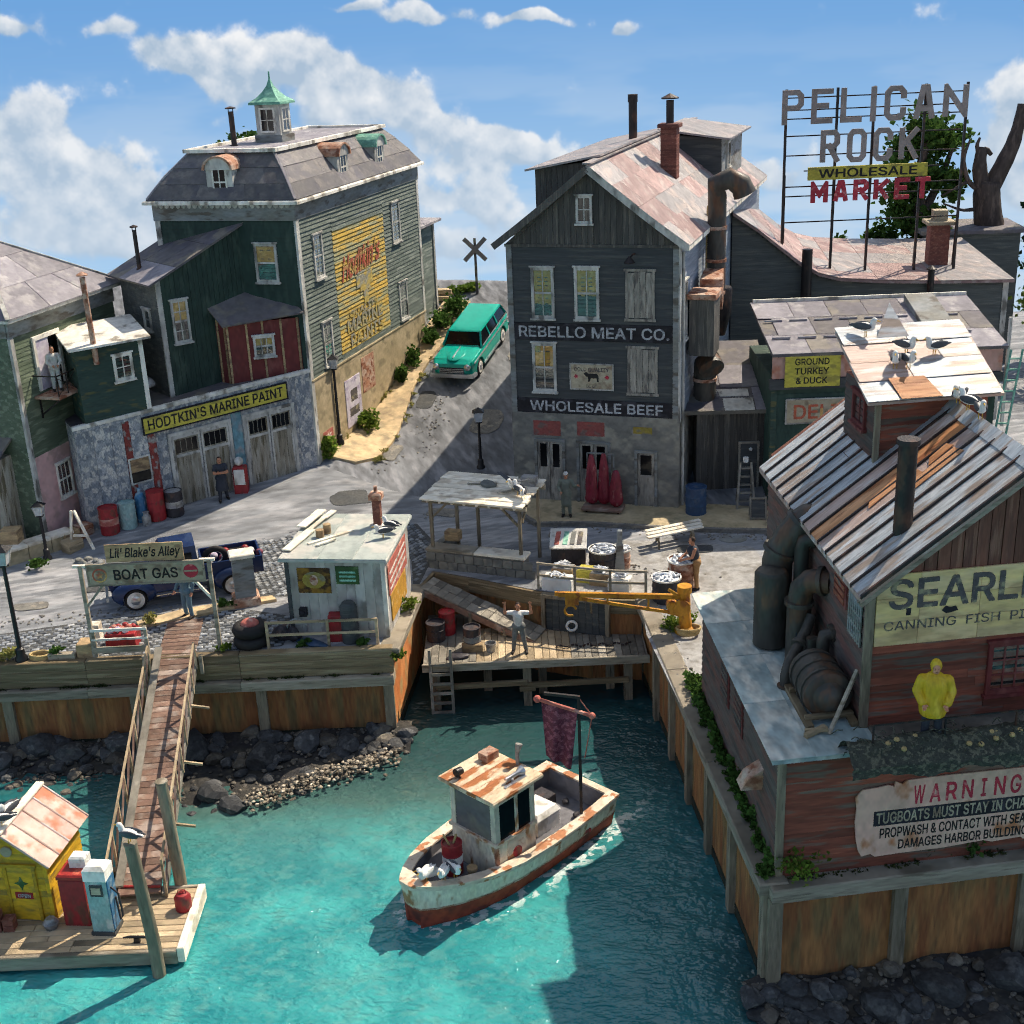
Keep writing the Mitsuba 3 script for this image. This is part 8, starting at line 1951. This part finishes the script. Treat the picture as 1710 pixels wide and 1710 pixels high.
def person(label, at, face, h=1.75, arms=None, legs=None, top='cloth_grey', bottom='cloth_dark', sleeves=1.0, hat=None, hair='hair', coat=None, skirt=None, apron=None, lean=0.0, head_tilt=(0, 0), bulk=1.0, group=None):
    """A standing figure facing -y in its own frame; arms: elbow and hand of each side, legs: knee and ankle."""
    k = thing('person', label, 'person', group)
    s = h / 1.75
    L = Lf(at, face + 90, k=s)      # the figure is modelled facing -y
    P = {'pel': (0, 0, .93), 'wst': (0, lean * -.35, 1.1), 'chs': (0, -.02 - lean * .8, 1.32), 'nck': (0, -.01 - lean, 1.5), 'hd': (head_tilt[0], -.03 - lean + head_tilt[1], 1.635)}
    arms = arms or [((-.27, .03, 1.17), (-.27, -.1, .93)), ((.27, .03, 1.17), (.27, -.1, .93))]
    legs = legs or [((-.11, -.03, .5), (-.12, .02, .09)), ((.11, -.02, .5), (.13, .0, .09))]
    b = bulk
    torso = chain([P['pel'], P['wst'], P['chs']], [.145 * b, .135 * b, .165 * b]) + hull2((-.15 * b, P['chs'][1], 1.4), .075, (.15 * b, P['chs'][1], 1.4), .075)
    torso = torso + chain([(-.08, 0, .9), (.08, 0, .9)], [.12 * b, .12 * b])
    neck = chain([(0, P['chs'][1] + .01, 1.42), P['hd']], [.06, .058])
    hd = np.array(P['hd'])
    head = ell(hd + (0, 0, .01), (.078, .098, .115), 20) + ell(hd + (0, -.03, -.055), (.058, .07, .06), 16) + ell(hd + (0, -.1, -.012), (.014, .024, .022), 10) + ell(hd + (-.08, .0, -.01), (.014, .022, .032), 8) + ell(hd + (.08, .0, -.01), (.014, .022, .032), 8)
    body, shirt, cuffs = torso + neck + head, torso, m3.Manifold()
    shirt = chain([P['pel'], P['wst'], P['chs']], [.155 * b, .15 * b, .182 * b]) + hull2((-.155 * b, P['chs'][1], 1.4), .088, (.155 * b, P['chs'][1], 1.4), .088)
    hands = []
    for (el, ha), sx in zip(arms, (-1, 1)):
        sh = (.19 * sx * b, P['chs'][1], 1.41)
        el, ha = np.array(el, float), np.array(ha, float)
        arm = chain([sh, el, ha], [.062, .047, .034])
        d = (ha - el) / np.linalg.norm(ha - el)
        palm = ha + d * .05
        side = np.cross(d, (0, 1, 0.2)); side /= np.linalg.norm(side); nn = np.cross(d, side)
        arm = arm + hull2(ha, .032, palm + d * .02, .034)
        for i, (o, ln) in enumerate(((-.03, .068), (-.01, .08), (.012, .076), (.032, .058))):
            a0 = palm + d * .03 + side * o; a1 = a0 + d * ln * .55 + nn * .012; a2 = a1 + d * ln * .4 + nn * .03
            arm = arm + chain([a0, a1, a2], [.011, .0105, .009])
        t0 = palm - side * .03 * sx; arm = arm + chain([t0, t0 - side * .03 * sx + d * .025 + nn * .01, t0 - side * .038 * sx + d * .055 + nn * .02], [.013, .012, .01])
        body = body + arm
        if sleeves > 0:
            e2 = el if sleeves < .6 else el + (ha - el) * .92
            shirt = shirt + (chain([sh, np.array(sh) + (el - np.array(sh)) * .55], [.08, .07]) if sleeves < .6 else chain([sh, el, e2], [.08, .064, .05]))
    legm, shoes, trs = m3.Manifold(), m3.Manifold(), m3.Manifold()
    trs = chain([(-.07, 0, .93), (.07, 0, .93)], [.155 * b, .155 * b]) + chain([P['pel'], (0, 0, 1.03)], [.158 * b, .15 * b])
    for (kn, an), sx in zip(legs, (-1, 1)):
        hp = (.09 * sx, 0, .9); kn, an = np.array(kn, float), np.array(an, float)
        legm = legm + chain([hp, kn, an], [.088, .06, .042])
        toe = an + (sx * .03, -.16, -.05)
        legm = legm + hull2(an, .04, toe, .032)
        trs = trs + chain([hp, kn, an + (0, 0, .03)], [.11, .078, .064])
        shoes = shoes + chain([an + (0, .04, -.03), an + (sx * .012, -.05, -.035), toe + (0, 0, -.0)], [.058, .056, .044])
    put(k + '__body', L.m(soft(body + legm, 4, .03)), 'skin', smooth=True)
    if sleeves >= 0: put(k + '__shirt', L.m(soft(shirt)), top, smooth=True)
    put(k + '__trousers', L.m(soft(trs)), bottom, smooth=True)
    put(k + '__shoes', L.m(soft(shoes)), 'boot', smooth=True)
    eyes = [ball(hd + (sx * .03, -.092, .018), (.011, .008, .008), 1) for sx in (-1, 1)] + [ball(hd + (0, -.098, -.055), (.024, .008, .006), 1)]
    put(k + '__face', L.m(cat(eyes)), 'hair')
    if hair:
        hm = ell(hd + (0, .018, .035), (.088, .1, .105), 20) - m3.Manifold.cube((.4, .2, .3), True).translate(tuple(hd + (0, -.13, -.05)))
        put(k + '__hair', L.m(mm(hm)), hair, smooth=40)
    if hat == 'cap':
        put(k + '__cap', L.m(mm(ell(hd + (0, .0, .06), (.094, .108, .08), 20) - m3.Manifold.cube((.5, .5, .2), True).translate(tuple(hd + (0, 0, -.05))) + ell(hd + (0, -.11, .055), (.07, .09, .012), 16))), 'white_paint', smooth=40)
    if hat == 'hood':
        hm = ell(hd + (0, .03, .03), (.105, .12, .135), 22) - ell(hd + (0, -.12, -.01), (.09, .12, .11), 16) + chain([(0, P['chs'][1] + .04, 1.44), hd + (0, .07, -.1)], [.09, .075])
        put(k + '__hood', L.m(soft(hm, 4)), coat or top, smooth=True)
    if coat:
        cm = chain([(0, 0, .78), P['wst'], P['chs']], [.235 * b, .215 * b, .205 * b]) + hull2((-.18 * b, P['chs'][1], 1.38), .11, (.18 * b, P['chs'][1], 1.38), .11)
        for (el, ha), sx in zip(arms, (-1, 1)): cm = cm + chain([(.2 * sx * b, P['chs'][1], 1.38), el, np.array(ha) * .92 + np.array(el) * .08], [.115, .1, .085])
        cm = cm - m3.Manifold.cube((2, 2, 1), True).translate((0, 0, .16))
        put(k + '__raincoat', L.m(soft(cm, 5)), coat, smooth=True)
    if skirt:
        put(k + '__skirt', L.m(mm(m3.Manifold.hull(m3.Manifold.cylinder(.3, .17, .15, 18).translate((0, 0, .8)) + m3.Manifold.cylinder(.05, .25, .25, 18).translate((0, 0, .45))))), skirt, smooth=40)
    if apron:
        put(k + '__apron', L.m(soft(chain([(0, -.05, .55), (0, -.05, .95), (0, -.06, 1.25)], [.17, .155, .14]) - m3.Manifold.cube((2, .6, 3), True).translate((0, .27, 1)), 3)), apron, smooth=True)
    return k

UPARM = [((-.42, -.06, 1.42), (-.4, -.12, 1.72)), ((.42, -.06, 1.42), (.4, -.12, 1.72))]
person('man in grey overalls raising both arms on the inlet dock', (.05, 35.9, -1.25), -95, 1.7, arms=UPARM, legs=[((-.15, -.04, .5), (-.19, .02, .09)), ((.15, -.04, .5), (.21, .0, .09))], top='cloth_white', bottom='cloth_grey', sleeves=.4)
person('person in a bright yellow raincoat standing on the cannery ledge', tuple(FEl.p(3.0, -.3, 3.06)), -100, 1.88, coat='raincoat', top='raincoat', bottom='cloth_dark', hat='hood', hair=None, arms=[((-.3, -.02, 1.15), (-.22, -.2, .98)), ((.3, -.02, 1.15), (.22, -.2, .98))], bulk=1.12)
person('woman in a dark dress with folded pale arms before the garage doors', (-10.95, 46.0, hz(-10.95, 46.0)), -70, 1.75, arms=[((-.25, -.1, 1.15), (.05, -.24, 1.17)), ((.25, -.1, 1.15), (-.05, -.23, 1.2))], top='cloth_dark', bottom='cloth_dark', sleeves=.4, skirt='cloth_dark', legs=[((-.1, -.08, .5), (-.14, -.12, .09)), ((.12, .05, .5), (.17, .14, .09))])
person('worker in pale blue overalls walking under the boat gas sign', (-10.3, 36.75, .05), -120, 1.72, top='cloth_blue', bottom='cloth_blue', arms=[((-.27, -.02, 1.17), (-.3, -.16, .95)), ((.26, .08, 1.17), (.26, .0, .93))])
person('butcher in a sage coat and white cap by the meat trolley', (2.0, 43.95, .14), -95, 1.72, top='cloth_sage', bottom='cloth_sage', hat='cap', arms=[((-.28, -.02, 1.18), (-.2, -.22, 1.05)), ((.3, -.05, 1.2), (.42, -.2, 1.28))], apron='cloth_sage')
person('man in a dark vest with bare arms leaning over the fish barrels', (5.75, 37.35, .0), -170, 1.78, top='cloth_dark', bottom='cloth_tan', sleeves=0, lean=.1, arms=[((-.25, -.2, 1.15), (-.15, -.42, 1.05)), ((.25, -.2, 1.18), (.15, -.45, 1.1))])
person('figure in white leaning in the balcony doorway', tuple(RC.p(1.6, -.42, 5.46)), -60, 1.62, top='cloth_white', bottom='cloth_white', arms=[((-.26, -.08, 1.16), (-.12, -.25, 1.05)), ((.26, -.08, 1.16), (.12, -.25, 1.05))])

# ---------------------------------------------------------------- gulls
def gull(at, head, label, s=1.0, wings=False, group=None, white=False):
    k = thing('gull', label, 'gull', group)
    L = Lf(at, head, k=1.25 * s)
    put(k + '__body', L.m(mm(ell((0, 0, .19), (.19, .085, .085), 16) + ell((.14, 0, .27), (.06, .05, .09), 12) + ell((.17, 0, .335), (.058, .047, .05), 12) + ell((-.22, 0, .19), (.09, .04, .025), 10))), 'gull_white', smooth=True)
    if wings:
        for sd in (-1, 1): put(k + '__wing', L.m(hexa([[.1, sd * .06, .24], [-.08, sd * .06, .24], [-.12, sd * .5, .38], [.0, sd * .52, .4], [.1, sd * .06, .26], [-.08, sd * .06, .26], [-.12, sd * .5, .39], [.0, sd * .52, .41]])), 'gull_grey')
    else:
        for sd in (-1, 1): put(k + '__wing', L.m(mm(ell((-.05, sd * .07, .21), (.2, .03, .07), 14) + ell((-.23, sd * .045, .205), (.1, .018, .025), 10))), 'gull_white' if white else 'gull_grey', smooth=True)
    put(k + '__beak', L.m(cyl((.215, 0, .33), (.29, 0, .315), .017, .006, 6)), 'beak')
    for sd in (-1, 1): put(k + '__leg', L.m(bar((.01, sd * .03, 0), (0, sd * .03, .12), .012)), 'beak')
def zr(f, u, v): return tuple(f(u, v))
gull(tuple(FG.p(2.65, 1.5, 2.62)), 200, 'dark backed gull nearer the front of the shack roof'); gull(tuple(FG.p(2.75, 2.05, 2.62)), 150, 'white gull close to the chimney on the shack roof')
for (u, v), hd, lab in zip(((2.75, .75), (3.05, .45), (3.3, .15)), (230, 120, 260), ('gull with raised wings on the front corner of the stand roof', 'white gull in the middle of the stand roof corner', 'gull at the very edge of the stand roof')):
    gull(tuple(FH.p(u, v, 2.58 + .055 * (v + .45))), hd, lab, 1.05, wings=hd == 230)
for (u, v), hd, lab in zip(((2.0, 4.75), (2.3, 4.72), (2.45, 5.3), (3.1, 5.2), (1.75, 6.2)), (250, 280, 300, 200, 320), ('left gull of the pair on the roof monitor', 'right gull of the pair on the roof monitor', 'gull behind the pair on the roof monitor', 'gull alone at the right of the roof monitor', 'dark gull at the back edge of the roof monitor')):
    gull(tuple(PMn(u, v, .06)), hd, lab)
for v, hd, lab in ((3.55, 230, 'gull on the cannery ridge nearest the roof monitor'), (3.0, 120, 'middle gull on the cannery ridge'), (2.35, 260, 'gull on the cannery ridge farthest from the monitor')):
    gull(tuple(PE(.99, v, .14)), hd, lab)
for (x, y), hd, lab in zip(((.45, -.22), (.75, -.5), (1.0, -.62), (.62, -.1)), (240, 250, 300, 200), ('first white gull at the boat bow', 'second white gull on the bow rail', 'dark winged gull on the bow rail', 'white gull on the foredeck behind the bow')):
    gull(tuple(LB.p(x, y, 1.12 if y < -.15 else .95)), hd, lab, .95, white='dark' not in lab)
gull(tuple(PY(0, 0, .4, .08)), 250, 'white gull on the yellow hut ridge'); gull(tuple(PY(0, 0, .05, .08)), 200, 'second gull at the front of the yellow hut ridge', .9)
gull((-8.66, 23.8, .67), 160, 'white gull on top of the nearest mooring pile')

# ---------------------------------------------------------------- plants and trees
def leaves(c, r, n, size, seed, up=.4):
    """n leaf blades (two triangles each, folded) spread through an ellipsoid, denser at clump centres."""
    g = np.random.default_rng(seed)
    nc = max(3, n // 26)
    d = g.normal(size=(nc, 3)); d /= np.linalg.norm(d, axis=1, keepdims=True)
    cc = d * (g.random((nc, 1)) ** .45) * .86
    idx = g.integers(0, nc, n)
    p = (cc[idx] + g.normal(0, .2, (n, 3))) * np.asarray(r) + np.asarray(c)
    a = g.normal(size=(n, 3)); a[:, 2] = a[:, 2] * .6 + up; a /= np.linalg.norm(a, axis=1, keepdims=True)
    b = np.cross(a, g.normal(size=(n, 3))); b /= np.linalg.norm(b, axis=1, keepdims=True)
    L = size * g.uniform(.6, 1.4, (n, 1)); W = L * .42
    nn = np.cross(a, b)
    V = np.stack([p, p + a * L * .5 + b * W + nn * W * .3, p + a * L, p + a * L * .5 - b * W + nn * W * .3], 1).reshape(-1, 3)
    o = np.arange(n)[:, None] * 4
    F = np.vstack([np.hstack([o, o + 1, o + 2]), np.hstack([o, o + 2, o + 3])])
    rr = np.repeat(np.clip(g.random(nc)[idx] * .6 + g.random(n) * .4, 0, 1), 4)
    return V, F, rr

def bush(name, label, c, r, n, size, seed, mat='leaf', cat_='bush', group=None, stems=True):
    k = thing(name, label, cat_, group)
    V, F, rr = leaves(c, r, n, size, seed)
    put(k + '__foliage', (V, F), mat, r=rr, bsdf='leafy')
    if stems:
        g = np.random.default_rng(seed)
        put(k + '__stem', [tube([(c[0], c[1], c[2] - r[2] * 1.1), (c[0] + g.normal(0, r[0] * .3), c[1] + g.normal(0, r[1] * .3), c[2] + r[2] * .2)], [.03, .012], 5) for i in range(4)], 'bark')
    return k

for i, (t, o, r, n, m, lab) in enumerate(((15.2, .9, .75, 420, 'leaf', 'green bush farthest up the sandy pavement'), (13.9, .6, .6, 360, 'leaf', 'bush below the farthest one on the sandy pavement'), (12.4, .45, .5, 300, 'leaf', 'rounded bush in the middle of the side wall'), (10.3, .4, .42, 260, 'leaf', 'upright bush under the painted advert'), (8.6, .4, .38, 240, 'leaf', 'small bush below the upright one'), (4.2, .5, .5, 320, 'leaf_lime', 'yellow green bush behind the lantern post'), (.6, .15, .5, 340, 'leaf_lime', 'yellow green bush at the corner of the garage doors'))):
    q = A0 + AB * t + AX * o
    z = hz(*q) + .1
    bush('bush', lab, (q[0], q[1], z + r * .8), (r * .85, r * 1.25, r * (1.35 if i in (3, 4) else .85)), int(n * 1.5), .17, 500 + i, m)
for i, (px, py, r, lab) in enumerate(((-2.0, 66.0, .8, 'low bush at the foot of the crossing sign'), (-4.2, 66.6, .7, 'low bush on the crest beside the annex'))): bush('bush', lab, (px, py, 4.45), (r * 1.1, r * .6, r * .35), 300, .2, 520 + i, 'leaf_lime' if i == 0 else 'leaf')
V, F, R_, o = [], [], [], 0
g = np.random.default_rng(31)
for i in range(46):
    t = g.uniform(.8, 15); side = g.random() < .55
    q = A0 + AB * t + AX * (1.85 + .25 * math.sin(t * .5) - .05 * t + g.normal(0, .1) if side else .12 + g.normal(0, .05))
    v, f, r_ = leaves((q[0], q[1], hz(*q) + .12), (.16, .24, .09 + .1 * (not side)), 40, .09, 900 + i, .5); V.append(v); F.append(f + o); R_.append(r_); o += len(v)
one('pavement_weeds', (np.vstack(V), np.vstack(F)), 'straw', 'dry weeds growing along both edges of the sandy pavement', 'weeds', kind='stuff', r=np.concatenate(R_), bsdf='leafy')
tuft_spots = [(5.0, 34.9, .1, .45, 'leaf_lime', 'bright green weeds beside the jib crane'), (4.6, 34.5, .05, .35, 'leaf_lime', 'pale weeds on the quay corner below the crane'), (-3.35, 36.6, .15, .35, 'leaf_lime', 'bright weeds beside the sunlit shack wall'), (-3.6, 34.0, -.25, .28, 'leaf_lime', 'green weeds at the outer corner of the shack quay'), (-8.7, 34.3, .05, .22, 'leaf_lime', 'weeds at the foot of the right gas sign post'), (-13.7, 34.35, .1, .28, 'leaf', 'weeds at the quay edge beside the rope coil'), (-15.1, 34.3, .1, .35, 'straw', 'dry yellow weeds at the far left quay edge'), (-9.3, 37.4, .15, .28, 'leaf', 'weeds on the kerb island below the pickup'), (-11.4, 36.35, .15, .3, 'straw', 'dry grass on the kerb island'), (-16.6, 41.3, .15, .35, 'leaf', 'weeds by the low stone wall'),
              (5.75, 22.35, .25, .6, 'leaf_lime', 'yellow green plant at the front corner of the cannery'), (5.05, 22.55, .12, .3, 'leaf', 'dark weeds left of the yellow green plant'), (-6.3, 34.4, .02, .2, 'leaf', 'weeds under the shack rail'), (-4.6, 34.35, .02, .22, 'leaf', 'weeds at the right end of the shack rail'), (8.6, 23.0, .1, .3, 'moss', 'mossy weeds under the warning sign'), (9.5, 23.1, .12, .32, 'leaf', 'weeds under the right part of the warning sign')]
for i, (x, y, z, r, m, lab) in enumerate(tuft_spots): bush('weeds', lab, (x, y, z + r * .3), (r, r * .8, r * .55), 260 if r > .3 else 150, .11, 560 + i, m, 'weeds', stems=False)
# creeping weeds along the cannery's quay wall and moss on ledges
V, F, R_, o = [], [], [], 0
for i in range(34):
    t = i / 33; p = QR.p(5.6 + 8.6 * t, .36 - .16 * t, .05)
    v, f, r_ = leaves((p[0], p[1], .16), (.22, .3, .2 + .22 * (i % 3 == 0)), 95, .13, 640 + i)
    V.append(v); F.append(f + o); R_.append(r_); o += len(v)
k = one('creeping_weeds', (np.vstack(V), np.vstack(F)), 'leaf', 'dark creeping weeds between the cannery side wall and the quay edge', 'weeds', kind='stuff', r=np.concatenate(R_), bsdf='leafy')
V, F, R_, o = [], [], [], 0
g = np.random.default_rng(77)
for i in range(40):
    if i < 26: p = QL.p(g.uniform(22, 36.2), -.02, -.77); rr_ = (.3, .06, .05)
    else: p = QF_.p(g.uniform(.6, 6), .12, .03); rr_ = (.35, .12, .07)
    v, f, r_ = leaves(p, rr_, 45, .06, 700 + i, .1); V.append(v); F.append(f + o); R_.append(r_); o += len(v)
# grit and small stones along the road edges
g = np.random.default_rng(91); ms = []
edges = [((-12, 41.2), (-3.2, 44.9)), ((-16.5, 37.0), (-10.5, 37.6)), ((-5.2, 48.5), (1.0, 66)), ((0.0, 45.2), (.0, 46.2)), ((.4, 43.9), (6.0, 41.9)), ((6, 42.0), (10, 41.2)), ((4.3, 34.6), (5.2, 24)), ((2.5, 40), (6, 38)), ((-3.6, 50), (-1.2, 64)), ((-9, 40.3), (-3.6, 41.2))]
for i in range(900):
    a, b = edges[int(g.integers(len(edges)))]; t = g.random()
    x, y = a[0] + (b[0] - a[0]) * t + g.normal(0, .22), a[1] + (b[1] - a[1]) * t + g.normal(0, .22)
    if y < 34.5 and x < 3.9: continue
    r = g.uniform(.02, .06); ms.append(rock((x, y, hz(x, y) + .02), (r, r * .9, r * .6), 5000 + i))
one('road_grit', ms, 'kerb', 'grit and small stones scattered along the edges of the street', 'grit', kind='stuff', r=np.repeat(g.random(len(ms)), len(ms[0][0])))
one('moss', (np.vstack(V), np.vstack(F)), 'moss', 'dark moss along the ledges of the quay walls', 'moss', kind='stuff', r=np.concatenate(R_), bsdf='leafy')

def limb(pts, r0, r1, n=10):
    pts = np.array(pts, float)
    t = np.linspace(0, 1, len(pts)); tt = np.linspace(0, 1, len(pts) * 3)
    q = np.column_stack([np.interp(tt, t, pts[:, i]) for i in range(3)])
    q[1:-1] = (q[:-2] + 2 * q[1:-1] + q[2:]) / 4
    q = q + (meshkit.fbm(q * 1.1, 2)[:, None] - .5) * .15
    return tube(q, np.linspace(r0, r1, len(q)) * (1 + .18 * (meshkit.noise(q * 2.3, 4) - .5)), n)
# leafy tree behind the roof sign
Y0 = 66.0
k = thing('leafy_tree', 'leafy green tree seen through the letters of the roof sign', 'tree')
base = np.array([21.4, Y0, 3.0])
put(k + '__trunk', [limb([base, base + [.1, 0, 3], base + [-.2, .1, 6], base + [.1, 0, 8.5]], .45, .18), limb([base + [0, 0, 4], base + [1.0, .2, 6], base + [1.7, .3, 8.2]], .25, .08), limb([base + [0, 0, 4.5], base + [-1.2, -.2, 6.2], base + [-1.8, 0, 7.5]], .22, .07)], 'bark', smooth=True)
for i, (dx, dz, r, n) in enumerate(((0, 9.1, 1.3, 620), (-1.1, 8.0, 1.1, 420), (1.1, 8.4, 1.15, 520), (.4, 6.7, 1.2, 520), (-1.3, 5.9, 1.1, 460), (1.5, 6.4, 1.0, 420), (-.6, 4.3, 1.5, 640), (-1.9, 3.6, .9, 300), (1.2, 4.6, 1.0, 360), (.9, 3.4, .8, 240))):
    V, F, rr = leaves(base + [dx, .3 * math.sin(i), dz - .6], (r, r * .9, r * .8), n, .32, 800 + i); put(k + '__crown', (V, F), 'leaf', r=rr, bsdf='leafy')
# dead tree with cut limbs
k = thing('dead_tree', 'thick bare tree with sawn off limbs right of the roof sign', 'tree')
b = np.array([25.1, Y0 - 1, 3.0])
put(k + '__trunk', limb([b, b + [-.15, 0, 2.2], b + [-.55, 0, 3.8], b + [-.8, 0, 5.2], b + [-.75, 0, 5.9]], .78, .62, 14), 'bark', smooth=True)
for pts, a, c in (([(-.75, 0, 5.3), (-.2, 0, 6.4), (.35, .1, 7.6), (.55, .1, 8.6), (.62, .1, 9.5)], .5, .22), ([(.5, .1, 8.4), (1.0, .1, 9.0), (1.6, .2, 9.3)], .22, .1), ([(-.85, 0, 5.2), (-1.2, 0, 6.2), (-1.25, 0, 7.0), (-1.15, .1, 7.5)], .42, .26), ([(-1.2, 0, 7.0), (-1.0, 0, 7.5), (-.7, 0, 7.2)], .2, .1), ([(-1.2, 0, 6.9), (-1.5, 0, 7.6), (-1.35, 0, 8.0)], .14, .06), ([(-1.0, 0, 5.4), (-1.8, 0, 5.9), (-2.1, 0, 7.0), (-1.8, .1, 7.9)], .16, .05), ([(-1.8, 0, 5.9), (-2.4, 0, 5.6), (-3.0, 0, 5.3)], .1, .04), ([(-.7, 0, 4.6), (-1.9, -.1, 4.5), (-2.9, 0, 4.9)], .12, .04)):
    put(k + '__limb', limb([b + np.array(q) for q in pts], a, c), 'bark', smooth=True)
k = thing('dark_tree', 'dense dark green tree at the right edge of the picture', 'tree')
b = np.array([27.6, Y0 - 1.5, 2.5]); put(k + '__trunk', limb([b, b + [0, 0, 4], b + [.1, 0, 8]], .4, .12), 'bark', smooth=True)
for i in range(12):
    z = 2.4 + .58 * i; r = 1.35 * (1 - i / 16)
    V, F, rr = leaves(b + [.5 * math.sin(i * 2.1), .3 * math.cos(i * 1.7), z], (r, r, .6), 420, .28, 840 + i, -.2); put(k + '__crown', (V, F), 'leaf_dark', r=rr, bsdf='leafy')
k = thing('round_tree', 'small round treetop showing over the mansard roof', 'tree')
b = np.array([-12.9, 66, 4.5]); put(k + '__trunk', limb([b, b + [.1, 0, 4], b + [0, 0, 7.6]], .35, .12), 'bark', smooth=True)
for i, (dx, dz, r) in enumerate(((0, 7.3, 1.2), (-1.1, 6.9, 1.0), (.9, 7.5, .95), (.2, 6.4, 1.3))):
    V, F, rr = leaves(b + [dx, 0, dz], (r, r, r * .7), 520, .26, 870 + i); put(k + '__crown', (V, F), 'leaf', r=rr, bsdf='leafy')
for i, (x, y, z, r, m, lab) in enumerate(((25.6, 60, 4.2, 1.7, 'leaf_lime', 'sunlit green shrub behind the right end of the market hall'), (26.3, 58, 2.2, 1.5, 'leaf', 'darker shrub below the sunlit one at the right edge'), (17.2, 65.5, 5.6, .9, 'leaf', 'shrub just above the pink roof behind the sign'), (22.5, 64, 5.9, .8, 'leaf_lime', 'shrub right of the brown chimney behind the market roof'))):
    bush('shrub', lab, (x, y, z), (r, r * .8, r * .85), 700, .24, 890 + i, m, 'shrub')
